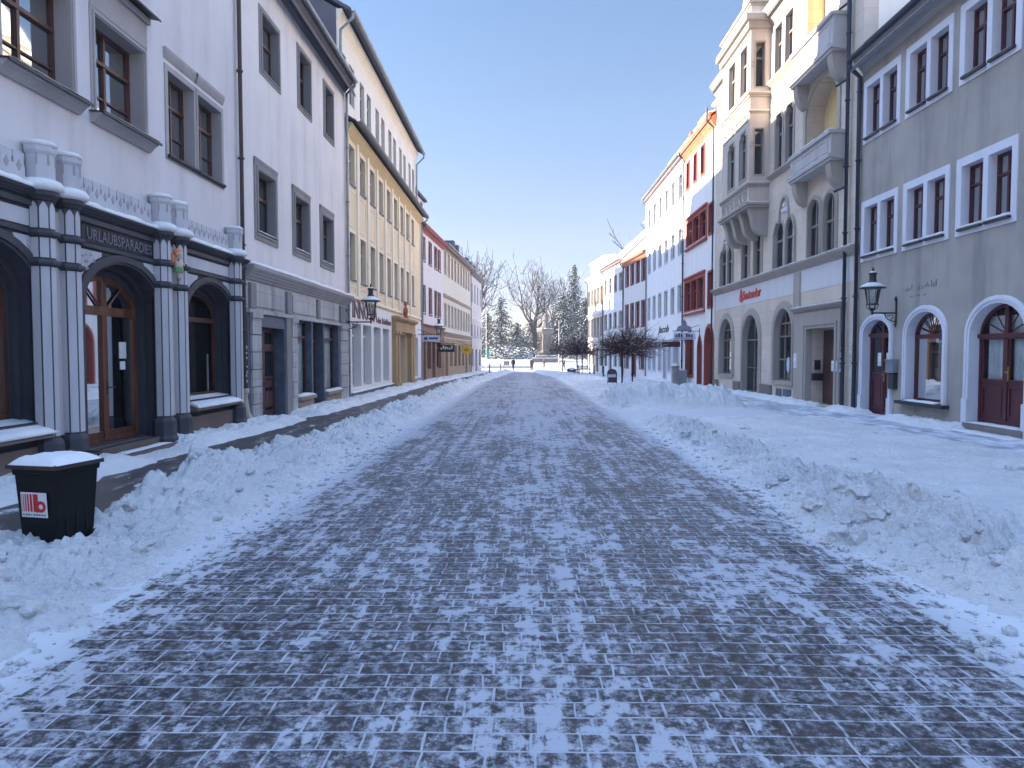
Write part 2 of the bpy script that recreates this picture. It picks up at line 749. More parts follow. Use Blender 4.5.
        if curtain:
            m = MB(fr)
            cm, c0, c1, cz = curtain
            n = max(6, int((s1 - s0) / .05))
            a = [m.v(s0 + .03 + (s1 - s0 - .06) * (c0 + (c1 - c0) * k / n), z0 + .04 + (z1 - rise - z0) * cz, -depth - .12 - .03 * math.sin(k * 1.9) - .01 * rnd.random()) for k in range(n + 1)]
            b = [m.v(s0 + .03 + (s1 - s0 - .06) * (c0 + (c1 - c0) * k / n), z1 - rise * .3 - .04, -depth - .12 - .025 * math.sin(k * 1.9)) for k in range(n + 1)]
            for k in range(n):
                m.face([a[k], a[k + 1], b[k + 1], b[k]])
            m.build('curtain', cm, par)
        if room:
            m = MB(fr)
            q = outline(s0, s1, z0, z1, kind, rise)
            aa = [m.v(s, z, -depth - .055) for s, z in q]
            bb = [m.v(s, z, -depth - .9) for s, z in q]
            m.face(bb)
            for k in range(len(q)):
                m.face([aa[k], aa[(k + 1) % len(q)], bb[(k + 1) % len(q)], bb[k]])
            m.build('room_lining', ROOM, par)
        if sill:
            so, sh, smat = sill
            m = MB(fr)
            e = (sur[0] * .6 if sur else .05)
            a = [(-depth + .03, z0 + .015), (so, z0 - .01), (so, z0 - .01 - sh * .45), (so * .55, z0 - .01 - sh), (-.01, z0 - .01 - sh), (-.01, z0 - .012), (-depth + .03, z0 - .012)]
            p0 = [m.v(s0 - e, z, d) for d, z in a if d > -.02]
            p1 = [m.v(s1 + e, z, d) for d, z in a if d > -.02]
            m.face(p0)
            m.face(p1)
            for k in range(len(p0)):
                j = (k + 1) % len(p0)
                m.face([p0[k], p0[j], p1[j], p1[k]])
            m.box(s0 + .004, s1 - .004, z0 - .008, z0 + .012, -depth + .022, .0)
            si = m.build('sill', smat, par)
            if snow_sill and base_d == 0 :
                self.snow_strip(s0 - e * .7, s1 + e * .7, z0 - .004, -.01, so, par, .045)
        if hood:
            m = MB(fr)
            a = [(-.01, z1 + hood[0]), (hood[1], z1 + hood[0]), (hood[1], z1 + hood[0] - .07), (hood[1] * .5, z1 + hood[0] - .16), (.0, z1 + hood[0] - .22), (-.01, z1 + hood[0] - .22)]
            m.extr(a, s0 - hood[2], s1 + hood[2])
            m.build('hood', hood[3], par)
        return par

    def row(self, xs, yt, yb, xr=None, **kw):
        d = kw.get('base_d', 0.0)
        xr = xs[0][0] if xr is None else xr
        z1 = self.px(xr, yt, d)[1]
        z0 = self.px(xr, yb, d)[1]
        for a, b in xs:
            p, q = self.px(a, (yt + yb) / 2, d)[0], self.px(b, (yt + yb) / 2, d)[0]
            self.window(min(p, q), max(p, q), z0, z1, **kw)
        return z0, z1

    def S(self, x, y=350, d=0.0):
        return self.px(x, y, d)[0]

    def Z(self, x, y, d=0.0):
        return self.px(x, y, d)[1]


ZINC = paint('zinc', (.30, .32, .35), .5, .15, .1, .6)
DARK_METAL = paint('dark_metal', (.025, .025, .03), .5, .2)
BROWN_PIPE = paint('brown_pipe', (.055, .035, .035), .5, .2)
NAVY_PIPE = paint('blue_black_pipe', (.022, .030, .055), .45, .2)
WHITE_WOOD = paint('white_wood', (.68, .67, .66), .5, .1)
GREY_WOOD = paint('grey_wood', (.30, .29, .30), .55, .15)
BROWN_WOOD = paint('brown_wood', (.105, .04, .028), .42, .25, .15, grain=True)
DARK_BROWN = paint('dark_brown_wood', (.085, .033, .028), .45, .25, .15, grain=True)
WINE_WOOD = paint('wine_red_wood', (.085, .012, .02), .4, .2, .12, grain=True)
RED_WOOD = paint('dark_red_wood', (.15, .025, .028), .5, .2, .12)
TILE_ROOF = plaster('clay_roof', (.22, .10, .075), .3, .2, .4)
SLATE_ROOF = plaster('slate_roof', (.10, .10, .115), .3, .2, .4)
# ================================================================== LEFT ROW
GUTTER_DARK = paint('weathered_gutter', (.15, .15, .16), .5, .15, .1, .3)
W_LILAC = plaster('lilac_white_render', (.62, .59, .60), .45, .10, .3)
W_OFF = plaster('off_white_render', (.68, .64, .63), .50, .10, .3)
STONE_G = plaster('grey_sandstone', (.36, .335, .335), .45, .14, .4)
SLATE_PAINT = plaster('slate_blue_paint', (.056, .055, .069), .45, .16, .3, .6)
WHITE_STONE = plaster('white_painted_stone', (.50, .495, .53), .65, .12, .25)
PINK_STONE = plaster('pale_pink_stone', (.52, .47, .48), .4, .1, .3)
DOOR_WOOD = paint('orange_brown_wood', (.16, .055, .03), .42, .25, .15, grain=True)
BLACK_PANEL = paint('dark_letter_panel', (.008, .010, .022), .6)
LETTER_GREY = paint('grey_letters', (.10, .11, .14), .5)

# ---- the house with the neo-Gothic shopfront
b = House('gothic_shop_house', 'lilac white house with neo-Gothic striped columns and crenellated shopfront', 'house', (-7, 0), 0, -1, s_near=3.0, far=243)
z7 = b.Z(101, 20)
z5 = b.Z(103, 121)
stonesur = (.19, .045, STONE_G)
for x0, x1 in ((9, 79), (101, 149.5)):
    s0, s1 = b.S(x0), b.S(x1)
    w_ = b.window(s0, s1, z5, z7, depth=.27, frame=BROWN_WOOD, sur=(.11, .02, STONE_G), pane=GLASS_SKY, fw=.06, v=(.47,), h=(.3, .66), bars=.03, lining=True)
    m = b.mb()
    m.box(s0 - .1, s1 + .1, z7 + .10, z7 + .62, -.01, .03)
    m.box(s0 - .13, s1 + .13, z7 + .55, z7 + .66, .0, .09)
    m.extr([(-.01, z5 - .13), (.05, z5 - .13), (.16, z5 - .02), (.2, z5 - .0), (.2, z5 + .03), (-.01, z5 + .04)], s0 - .14, s1 + .12)
    m.build('stone_moulding', STONE_G, w_)
    m = b.mb()
    m.extr([(-.25, z5 + .075), (.25, z5 + .045), (.255, z5 + .0), (.235, z5 + .0), (.23, z5 + .03), (-.25, z5 + .05)], s0 - .17, s1 + .15)
    m.extr([(-.01, z7 + .74), (.26, z7 + .67), (.265, z7 + .63), (.25, z7 + .63), (.24, z7 + .655), (-.01, z7 + .70)], s0 - .2, s1 + .18)
    m.build('metal_cover', DARK_METAL, w_)
    b.snow_strip(s0 - .1, s1 + .08, z5 + .055, .06, .24, w_, .03)
for x0, x1 in ((172, 198), (201.5, 224.5)):
    b.window(b.S(x0), b.S(x1), z5 + .05, z7 + .04, depth=.23, frame=BROWN_WOOD, sur=(.10, .025, STONE_G), hood=(.4, .06, .12, STONE_G), pane=GLASS_SKY, fw=.055, v=(.5,), h=(.3, .66), bars=.025, sill=(.09, .07, DARK_METAL), lining=True, snow_sill=False)
s_ = b.S
bays = [(b.S(33) - 2.1, b.S(33)), (b.S(80), b.S(155)), (b.S(184), b.S(229))]
ZS, ZA = 2.5, 3.24
zoff = -b.P.z
front = []
for k, (a, c) in enumerate(bays):
    z0 = .72 if k != 1 else .14
    o = outline(a, c, z0, ZA, 'arch', ZA - ZS)
    front.append((o, -.18))
    b.holes.append((outline(a - .02, c + .02, z0 - .02, ZA + .02, 'arch', ZA - ZS), -.5))
m = b.mb()
m.slab([(.02, -.6), (b.len, -.6), (b.len, 3.84), (.02, 3.84)], front, .0, .07)
for k, (a, c) in enumerate(bays):
    z0 = .72 if k != 1 else .14
    m.ring(outline(a - .16, c + .16, z0, ZA + .15, 'arch', ZA - ZS + .06), outline(a - .05, c + .05, z0 + .02, ZA + .04, 'arch', ZA - ZS), .06, .13)
    m.ring(outline(a - .06, c + .06, z0, ZA + .05, 'arch', ZA - ZS + .02), outline(a - .002, c + .002, z0 + .02, ZA, 'arch', ZA - ZS), .05, .10)
    m.ring(outline(a, c, z0, ZA, 'arch', ZA - ZS), outline(a + .08, c - .08, z0 + .03, ZA - .09, 'arch', ZA - ZS - .04), -.34, -.16)
    m.ring(outline(a + .1, c - .1, z0, ZA - .09, 'arch', ZA - ZS - .04), outline(a + .13, c - .13, z0 + .03, ZA - .19, 'arch', ZA - ZS - .08), -.36, -.26)
    # plinth course under the shop windows and cable moulding over the arches
    if k != 1:
        m.box(a - .15, c + .15, -.5, .36, .06, .12)
m.box(.0, b.len, 3.40, 3.46, .05, .12)
m.box(.0, b.len, 3.78, 3.86, .05, .13)
shop = m.build('shopfront', SLATE_PAINT, b.root)
# white spandrels with a raised scroll ornament, white and lettered frieze panels
m = b.mb()
for k, (a, c) in enumerate(bays):
    arc = outline(a - .17, c + .17, .5, ZA + .16, 'arch', ZA - ZS + .06, 12)[2:]
    right = [p for p in arc[:13] if p[1] < 3.33]
    left = [p for p in arc[12:] if p[1] < 3.33]
    m.prism([(c + .16, 3.36)] + [(c + .16, right[0][1])] + right + [(right[-1][0] - .01, 3.36)], .06, .09)
    m.prism([(a - .16, 3.36), (left[0][0] + .01, 3.36)] + left + [(a - .16, left[-1][1])], .06, .09)
    rr = random.Random(k)
    for sgn, e in ((1, a - .03), (-1, c + .03)):
        for i in range(16):
            q = rr.random()
            w = rr.random() * (1 - q) * .42
            m.blob(b.L(e + sgn * (w), 3.30 - q * .55, .092), .028, 1, .3, i, .8)
    if k != 1:
        m.box(a - .05, c + .05, 3.50, 3.73, .06, .085)
m.build('spandrel_panel', WHITE_STONE, shop)
a, c = bays[1]
m = b.mb()
m.box(a - .02, c + .02, 3.49, 3.755, .06, .085)
sp = m.build('letter_panel', BLACK_PANEL, b.root)
text_mesh('URLAUBSPARADIES', a + .1, c - .22, 3.53, 3.715, 1, .085, LETTER_GREY, sp, 'lettering', .03, b.yd, bold=.012)

# striped clustered columns
def striped_column(s):
    ap, cd = .155, .15
    m = b.mb()
    m.lathe(b.L(s, 0, cd), [(.24, -.5), (.24, .1), (.215, .16), (.215, .42), (.20, .46), (.17, .5), (.17, 3.86)], 8, rot=math.pi / 8)
    for z in (2.95, 3.36):
        m.lathe(b.L(s, 0, cd), [(.17, z), (.225, z + .02), (.235, z + .05), (.225, z + .08), (.17, z + .10)], 8, rot=math.pi / 8)
    m.lathe(b.L(s, 0, cd), [(.17, 3.87), (.20, 3.91), (.235, 3.94), (.235, 4.01), (.2, 4.02)], 16)
    col = m.build('column', SLATE_PAINT, b.root)
    m = b.mb()
    for ang in (-90, -45, 0, 45, 90):
        nx, ny = math.sin(R(ang)), math.cos(R(ang))
        w = .054
        fr = lambda a, z, e: b.L(s + nx * (ap - .02 + e) + ny * a, z, cd + ny * (ap - .02 + e) - nx * a)
        k = MB(fr)
        k.bm.free()
        k.bm = m.bm
        k.box(-w, w, .53, 2.94, -.01, .028)
        k.box(-w, w, 3.07, 3.345, -.01, .028)
        k.prism(outline(-w, w, 3.48, 3.85, 'point', .11, 4), -.01, .028)
    m.build('white_stripe', WHITE_STONE, col)
    # white turret on the cornice
    m = b.mb()
    m.lathe(b.L(s, 0, cd), [(.17, 4.04), (.19, 4.08), (.19, 4.50), (.215, 4.55), (.215, 4.62), (.15, 4.63)], 8, rot=math.pi / 8)
    t = m.build('turret', WHITE_STONE, b.root)
    m = b.mb()
    for ang in (-68, -22, 22, 68):
        nx, ny = math.sin(R(ang)), math.cos(R(ang))
        c0 = b.L(s + nx * .182, 0, cd + ny * .182)
        m.tube([c0 + Vector((0, 0, 4.36)), c0 + Vector((0, 0, 4.52))], .018, 5)
    m.build('slot', STONE_G, t)
    m = b.mb()
    m.lathe(b.L(s, 0, cd), [(.21, 4.625), (.23, 4.66), (.19, 4.70), (.08, 4.725), (.01, 4.73)], 12)
    m.build('snow_cap', SNOW, t, smooth=True)
    m = b.mb()
    m.lathe(b.L(s, 0, cd), [(.245, 4.0), (.295, 4.03), (.30, 4.09), (.255, 4.15), (.18, 4.175)], 16)
    m.build('snow_cap', SNOW, col, smooth=True)


cols = [b.S(45, 350, .15), b.S(70.5, 350, .15), b.S(163, 350, .15), b.S(179.5, 350, .15), b.S(235.5, 350, .15)]
w_pair = bays[0][0] - .3
for s in [w_pair] + cols:
    striped_column(s)
m = b.mb()
for s0, s1 in ((cols[0], cols[1]), (cols[2], cols[3])):
    m.box(s0, s1, .5, 3.8, .06, .13)
m.build('pale_strip', PINK_STONE, b.root)
b.cornice(4.01, .13, .17, SLATE_PAINT, d0=.06, name='shop_cornice', snow=False)
b.snow_strip(.02, b.len - .02, 4.01, .07, .245, b.root, .09)
m = b.mb()
seg = [w_pair] + cols
for i in range(len(seg) - 1):
    s0, s1 = seg[i] + .26, seg[i + 1] - .26
    if s1 - s0 < .4:
        continue
    m.box(s0, s1, 4.02, 4.16, .06, .13)
    n = max(2, round((s1 - s0) / .235))
    for k in range(n):
        q0 = s0 + (s1 - s0) * k / n
        w = (s1 - s0) / n
        m.prism([(q0 + w * .0, 4.15), (q0 + w * 1.0, 4.15), (q0 + w * 1.0, 4.29), (q0 + w * .9, 4.31), (q0 + w * .9, 4.36), (q0 + w * .96, 4.39), (q0 + w * .96, 4.47), (q0 + w * .04, 4.47), (q0 + w * .04, 4.39), (q0 + w * .1, 4.36), (q0 + w * .1, 4.31), (q0 + w * .0, 4.29)], .07, .12)
par = m.build('parapet', WHITE_STONE, b.root)
m = b.mb()
for i in range(len(seg) - 1):
    s0, s1 = seg[i] + .26, seg[i + 1] - .26
    if s1 - s0 < .4:
        continue
    n = max(2, round((s1 - s0) / .235))
    for k in range(n):
        c = s0 + (s1 - s0) * (k + .5) / n
        w_d = 0
        m.prism([(c + w_d, 4.21), (c + w_d + .05, 4.28), (c + w_d, 4.36), (c + w_d - .05, 4.28)], .118, .128)
m.mi = 0
m.build('parapet_detail', STONE_G, par)
# shop windows and door inside the arches
i_ = .13
for k, (a, c) in enumerate(bays):
    if k == 1:
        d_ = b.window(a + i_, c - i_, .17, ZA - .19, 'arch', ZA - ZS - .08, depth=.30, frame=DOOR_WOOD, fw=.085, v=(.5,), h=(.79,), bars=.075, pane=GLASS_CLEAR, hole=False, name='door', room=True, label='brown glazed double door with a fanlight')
        m = b.mb()
        for s in (a + i_ + .13, (a + c) / 2 + .1):
            m.box(s, s + (c - a) / 2 - i_ - .21, .2, .36, -.33, -.29)
        for q in (.3, .5, .7):
            m.tube([b.L((a + c) / 2 + (q - .5) * .2, 2.45, -.29), b.L(a + i_ + (c - a - 2 * i_) * (q * 1.7 - .35), 3.0, -.29)], .02, 5)
        m.build('door_panel', BROWN_WOOD, d_)
        m = b.mb()
        m.tube([b.L((a + c) / 2 + .04, 1.12, -.28), b.L((a + c) / 2 + .04, 1.12, -.21), b.L((a + c) / 2 + .17, 1.12, -.21)], .012, 6)
        m.box((a + c) / 2 + .015, (a + c) / 2 + .065, 1.0, 1.22, -.285, -.27)
        m.build('handle', DARK_METAL, d_)
        m = b.mb()
        m.box(c - i_ - .52, c - i_ - .30, 1.62, 1.92, -.318, -.312)
        m.box(c - i_ - .50, c - i_ - .34, 1.42, 1.57, -.318, -.312)
        m.build('notice', paint('paper', (.75, .75, .75), .8), d_)
        m = b.mb()
        m.box(a - .12, c + .12, -.25, .03, -.2, .42)
        m.box(a - .02, c + .02, .03, .145, -.34, .16)
        st = m.build('doorstep', plaster('brown_stone', (.16, .12, .11), .4, .2, .4), b.root)
        b.snow_strip(a + .5, c - .2, .032, .22, .40, st, .03)
    else:
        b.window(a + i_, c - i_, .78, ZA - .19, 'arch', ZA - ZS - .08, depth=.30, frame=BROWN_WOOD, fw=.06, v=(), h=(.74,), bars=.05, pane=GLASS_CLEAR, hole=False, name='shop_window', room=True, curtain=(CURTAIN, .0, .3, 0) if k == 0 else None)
        m = b.mb()
        m.extr([(.14, .62), (.3, .56), (.3, .52), (.06, .48), (-.3, .6), (-.3, .74)], a - .1, c + .1)
        m.box(a - .05, c + .05, .0, .4, .1, .14)
        sl = m.build('shop_sill', plaster('brown_stone', (.16, .12, .11), .4, .2, .4), b.root)
        m = b.mb()
        m.extr([(-.28, .79), (.02, .74), (.26, .66), (.325, .6), (.31, .565), (.1, .645), (-.28, .745)], a - .05, c + .05)
        m.build('snow_cap', SNOW, sl, smooth=False, bevel=.02)
# things seen in the shop window: a poster figure, pale display stand
a, c = bays[2]
m = b.mb()
m.box(a + .35, a + .75, .82, 1.25, -.8, -.5)
m.box(a + .4, a + .7, 1.25, 1.5, -.75, -.5)
m.box(a + .3, a + .9, .80, .84, -.85, -.45)
m.build('window_display', paint('display_white', (.6, .66, .72), .6), b.root)
m = b.mb()
m.box(c - .32, c - .29, .84, 1.7, -.40, -.37)
m.build('light_tube', paint('white_tube', (.85, .85, .8), .4), b.root)
# small painted cherub fixed to the column
cz, cs = 3.42, cols[2] + .24
m = b.mb()
m.lathe(b.L(cs, cz, .36), [(.02, -.16), (.075, -.1), (.085, 0), (.07, .08), (.035, .13), (.03, .15)], 10)
m.tube([b.L(cs, cz - .12, .36), b.L(cs + .03, cz - .26, .37), b.L(cs, cz - .36, .36)], .045, 8, .025)
m.tube([b.L(cs - .04, cz + .07, .38), b.L(cs - .12, cz + .12, .44), b.L(cs - .08, cz + .2, .47)], .025, 6, .018)
m.tube([b.L(cs + .04, cz + .07, .38), b.L(cs + .12, cz - .0, .42)], .025, 6, .018)
fg = m.build('cherub_figure', paint('figure_skin', (.62, .46, .38), .5), b.root, smooth=True, label='small painted cherub fixed to a column')
m = b.mb()
m.blob(b.L(cs, cz + .215, .365), .07, 2, .03)
m.build('head', paint('figure_skin', (.62, .46, .38), .5), fg, smooth=True)
m = b.mb()
m.blob(b.L(cs, cz + .24, .35), .078, 2, .1)
m.prism([(cs - .05, cz + .1), (cs - .16, cz + .2), (cs - .14, cz - .02)], .30, .33)
m.build('hair', paint('orange_paint', (.75, .22, .06), .5), fg)
m = b.mb()
m.lathe(b.L(cs, cz - .05, .36), [(.088, -.1), (.095, -.03), (.09, .0)], 10)
m.tube([b.L(cs + .05, cz + .05, .33), b.L(cs + .12, cz - .2, .34)], .04, 6, .01)
m.build('sash', paint('green_paint', (.12, .35, .15), .5), fg)
b.wall(13.3, W_LILAC, 11, 9.0)  # unseen steep ridge, height shaped for the shadow it throws across the street
b.roof(TILE_ROOF, snow=True)
b.pipe(b.len - .16, 13.1, .3, BROWN_PIPE, .06, z0=.75)
m = b.mb()
q = b.len - .16
m.tube([b.L(q, .8, .1), b.L(q, .45, .1), b.L(q + .02, .2, .14), b.L(q + .1, -.12, .3)], .085, 10)
m.lathe(b.L(q, .74, .1), [(.085, -.02), (.105, 0), (.105, .08), (.085, .1)], 10)
m.build('drain_boot', plaster('cream_clay_pipe', (.50, .43, .36), .4, .15, .3), b.root)
m = b.mb()
rs = random.Random(3)
for i in range(11):
    z = 1.0 + i * .115 + rs.uniform(-.02, .02)
    if rs.random() < .75:
        a = rs.uniform(-.02, .02)
        m.box(q - .035 + a, q + .03 + a, z, z + rs.uniform(.04, .09), .155, .163)
m.build('sticker', paint('worn_sticker', (.55, .56, .58), .6, .3), b.root)

# ---- off-white house with dark shopfront
STONE_D = plaster('dark_weathered_stone', (.25, .235, .23), .5, .16, .4)
b = House('stone_framed_house', 'off-white house with grey stone window frames above a weathered slate grey shopfront', 'house', (-7, 0), 0, -1, near=243, far=347.5)
b.row([(261, 277.5)], 13, 68, depth=.22, frame=DARK_BROWN, sur=(.17, .025, STONE_D), sill=(.05, .05, STONE_D), lining=True, snow_sill=False, curtain=None)
z2 = (b.Z(299, 50.8), b.Z(299, 104))
for x0, x1 in ((298.5, 309.5), (324, 332)):
    b.window(b.S(x0, 80), b.S(x1, 80), z2[1], z2[0], depth=.22, frame=DARK_BROWN, sur=(.17, .025, STONE_D), sill=(.05, .05, STONE_D), lining=True, snow_sill=False)
z1 = (b.Z(257, 170), b.Z(257.5, 231.5))
for x0, x1 in ((257, 274), (294, 307.5), (321, 331.5)):
    b.window(b.S(x0, 200), b.S(x1, 200), z1[1], z1[0], depth=.22, frame=DARK_BROWN, sur=(.22, .035, STONE_D), sill=(.06, .06, STONE_D), lining=True, hood=(.30, .05, .22, STONE_D))
BLUEGREY = paint('blue_grey_paint', (.09, .108, .155), .6, .2, .3)
OLD_STONE = plaster('old_pale_stone', (.47, .455, .455), .9, .25, .5, stain_col=(.16, .16, .18), blocks=(.6, .38))
b.cornice(b.Z(250, 266.5), .42, .3, STONE_G, name='shop_cornice', steps=5, s0=.05)
m = b.mb()
ztop = b.Z(250, 282)
zfr = b.Z(250, 313)
door = (b.S(259), b.S(282))
w1 = (b.S(294.5), b.S(309.5))
dd = (b.S(311), b.S(321.5))
w2 = (b.S(322.5), b.S(336.5))
zo = b.Z(294, 320)
zd = b.Z(260, 327)
zs_ = b.Z(294.5, 397.5)
G0 = -.45
hs = [(outline(door[0], door[1], b.gl(door[0]) + .05, zd), -.3), (outline(*w1, zs_, zo), -.17), (outline(*dd, b.gl(dd[0]) + .1, zo), -.3), (outline(*w2, zs_, zo), -.17)]
for h, d in hs:
    s0, s1, za, zb = h[0][0], h[1][0], h[0][1], h[2][1]
    b.holes.append((outline(s0 - .02, s1 + .02, za - .02, zb + .02), -.6))
m.slab([(.12, -.6), (b.len, -.6), (b.len, zfr), (.12, zfr)], hs, 0, .07)
shop = m.build('shopfront', BLUEGREY, b.root)
m = b.mb()
for x0, x1 in ((247.6, 257.2), (288.5, 293.6), (338, 345.5)):
    s0, s1 = b.S(x0), b.S(x1)
    z = -.4
    i = 0
    while z < zfr - .05:
        zz = min(z + .44, zfr - .02)
        m.box(s0 + (.0 if i % 2 else .02), s1 - (.0 if i % 2 else .02), z + .012, zz, .05, .135 - .012 * (i % 2))
        z += .45
        i += 1
    m.box(s0 - .03, s1 + .03, zfr - .12, zfr + .02, .05, .17)
m.build('quoin_pier', OLD_STONE, b.root)
m = b.mb()
m.box(.12, b.len, zfr, ztop + .02, .0, .05)
m.box(.12, b.len, zfr, zfr + .1, .04, .14)
for x0, x1 in ((254, 281), (291, 314), (318, 337)):
    m.box(b.S(x0), b.S(x1), zfr + .18, ztop - .08, .04, .08)
m.build('frieze', OLD_STONE, b.root)
m = b.mb()
for x0, x1 in ((247, 252.5), (284, 288.5), (315, 317.5), (338, 343)):
    m.box(b.S(x0), b.S(x1), zfr + .12, ztop - .03, .04, .13)
m.box(b.S(283.2), b.S(287.8), -.5, zfr, .06, .12)
m.build('frieze_bracket', STONE_D, b.root)
b.snow_strip(.05, b.len - .02, b.Z(250, 266.5), .1, .31, b.root, .10)
d_ = b.window(door[0] + .02, door[1] - .02, b.gl(door[0]) + .12, zd - .02, depth=.24, frame=DARK_BROWN, fw=.1, v=(.5,), h=(.42, .78), bars=.1, hole=False, name='door', label='carved dark brown door with a glazed upper half')
m = b.mb()
for f0, f1 in ((.1, .40), (.55, .9)):
    s0, s1 = door[0] + .04, door[1] - .04
    m.box(s0 + (s1 - s0) * f0 + .06, s0 + (s1 - s0) * f1, b.gl(0) + .3, b.gl(0) + .75, -.27, -.225)
    m.box(s0 + (s1 - s0) * f0 + .06, s0 + (s1 - s0) * f1, b.gl(0) + .85, b.gl(0) + 1.1, -.27, -.225)
m.build('door_panel', DARK_BROWN, d_)
m = b.mb()
m.box(door[0] + .2, door[0] + .45, 1.25, 1.31, -.23, -.20)
m.build('handle', paint('brass', (.5, .36, .12), .35, .1, .05, .9), d_)
for w in (w1, w2):
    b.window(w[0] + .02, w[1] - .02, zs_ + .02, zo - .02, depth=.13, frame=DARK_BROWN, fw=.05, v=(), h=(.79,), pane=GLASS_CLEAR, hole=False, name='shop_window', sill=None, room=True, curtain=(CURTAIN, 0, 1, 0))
    m = b.mb()
    m.box(w[0] - .05, w[1] + .05, zs_ - .1, zs_ + .0, .05, .22)
    m.box(w[0] - .02, w[1] + .02, -.5, zs_ - .1, .06, .13)
    si = m.build('shop_sill', plaster('tan_stone', (.30, .24, .19), .5, .2, .4), b.root)
    b.snow_strip(w[0] - .03, w[1] + .03, zs_, .02, .22, si, .09)
b.window(dd[0] + .02, dd[1] - .02, b.gl(dd[0]) + .12, zo - .02, depth=.24, frame=DARK_BROWN, fw=.06, v=(), h=(.3, .79), hole=False, name='door')
b.wall(b.Z(346, 84), W_OFF, 11, 8.2)  # hidden ridge made tall so its shadow climbs the sandstone house's balconies
b.roof(SLATE_ROOF, snow=True, ov=.42)
b.cornice(b.ez + .02, .45, .34, plaster('brown_grey_eave', (.17, .145, .145), .3, .15, .3), name='eave_cornice', snow=False)
b.gutter(b.ez + .02, .44, .09, ZINC)
b.pipe(b.len - .12, b.ez - .05, .42, ZINC, .055)

# ---- yellow house
YEL = plaster('yellow_render', (.76, .62, .425), .22, .07, .2, stain_col=(.45, .38, .29))
YEL_PALE = plaster('pale_yellow_trim', (.80, .715, .58), .2, .06, .2)
TAN = plaster('tan_sandstone', (.42, .29, .16), .5, .18, .35)
ATTIC = plaster('cream_attic', (.72, .685, .635), .2, .06, .2)
SHOPW = plaster('white_shop_render', (.74, .71, .69), .2, .05, .2)
b = House('yellow_pilaster_house', 'long yellow house with pilaster strips and a white set-back attic storey', 'house', (-7, 0), 0, -1, near=347.5, far=420.7)
cols9 = [(349.6, 355.3), (361, 366.3), (371.3, 376), (380.6, 384.8), (388.5, 392.3), (395.2, 398.6), (401.3, 404.4), (406.8, 409.6), (411.6, 414.2)]
cols9 = [(b.S(a), b.S(c)) for a, c in cols9]
# even out the rhythm: nine bays at a regular spacing
n9 = 9
st, en = cols9[0][0] + .55, cols9[-1][1] - .5
ctr = [st + (en - st) * i / 8 for i in range(9)]
zA1, zA0 = b.Z(350, 145), b.Z(350, 183)
zB1, zB0 = b.Z(350, 231.6), b.Z(350, 278)
for c in ctr:
    for z0, z1 in ((zA0, zA1), (zB0, zB1)):
        b.window(c - .52, c + .52, z0, z1, depth=.17, frame=GREY_WOOD, sur=(.09, .03, YEL_PALE), fw=.06, v=(.5,), h=(.66,), sill=(.1, .07, ZINC), snow_sill=False)
m = b.mb()
edges = [.1] + [(ctr[i] + ctr[i + 1]) / 2 for i in range(8)] + [b.len - .1]
zb, zt = b.Z(350, 297), zA1 + .55
for i, e in enumerate(edges):
    m.box(max(0.01, e - .17), min(b.len - .01, e + .17), zb, zt, -.01, .07)
for c in ctr:
    for za, zc in ((zA0 - .25, zB1 + .25), (zB0 - .25, zb + .1)):
        m.ring([(c - .62, zc), (c + .62, zc), (c + .62, za), (c - .62, za)], [(c - .56, zc + .06), (c + .56, zc + .06), (c + .56, za - .06), (c - .56, za - .06)], -.01, .025)
m.box(.01, b.len - .01, zb - .02, zb + .1, -.01, .09)
m.build('pilaster', YEL_PALE, b.root)
zc = b.Z(348.5, 125)
b.cornice(zc - .04, .45, .26, plaster('ochre_cornice', (.64, .48, .27), .2, .06, .2), name='main_cornice', snow=False, steps=5)
b.gutter(zc + .10, .5, .14, GUTTER_DARK)
m = b.mb()
m.extr([(.44, zc + .02), (-.3, zc + .5), (-.3, zc + .3), (.4, zc + .005)], 0, b.len)
m.build('ledge_roof', SLATE_ROOF, b.root)
# white ground floor with four tall windows
zg1, zg0 = b.Z(351, 323), b.Z(351, 388)
zsg = b.Z(350, 301)
hs = []
for x0, x1 in ((350.8, 359.8), (362, 370.2), (372.6, 379.6), (381.8, 388)):
    s0, s1 = b.S(x0), b.S(x1)
    hs.append((outline(s0, s1, zg0, zg1), -.3))
    b.holes.append((outline(s0 - .02, s1 + .02, zg0 - .02, zg1 + .02), -.5))
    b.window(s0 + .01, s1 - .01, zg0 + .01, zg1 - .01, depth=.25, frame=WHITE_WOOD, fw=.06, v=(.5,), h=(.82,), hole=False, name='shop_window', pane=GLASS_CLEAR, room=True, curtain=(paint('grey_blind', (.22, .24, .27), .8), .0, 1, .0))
sp0, sp1 = b.S(391), b.S(410.5)
zp = b.Z(391, 316)
pd0, pd1 = sp0 + 1.4, sp1 - 1.4
b.holes.append((outline(pd0, pd1, b.gl(pd0), zp - .9), -.6))
wx = (b.S(413), b.S(417))
hs.append((outline(*wx, .35, 2.9), -.25))
b.holes.append((outline(wx[0] - .02, wx[1] + .02, .33, 2.92), -.4))
b.window(wx[0] + .01, wx[1] - .01, .36, 2.89, depth=.2, frame=WHITE_WOOD, v=(.5,), h=(.75,), hole=False)
m = b.mb()
m.slab([(.02, .25), (sp0 + .3, .25), (sp0 + .3, zsg), (.02, zsg)], hs[:4], 0, .06)
m.slab([(sp1 - .3, .25), (b.len - .02, .25), (b.len - .02, zsg), (sp1 - .3, zsg)], hs[4:], 0, .06)
m.box(sp0, sp1, zp + .1, zsg, .0, .058)
m.build('ground_floor', SHOPW, b.root)
m = b.mb()
m.box(.02, sp0, -.9, .25, -.01, .10)
m.box(sp1, b.len - .02, -.9, .25, -.01, .10)
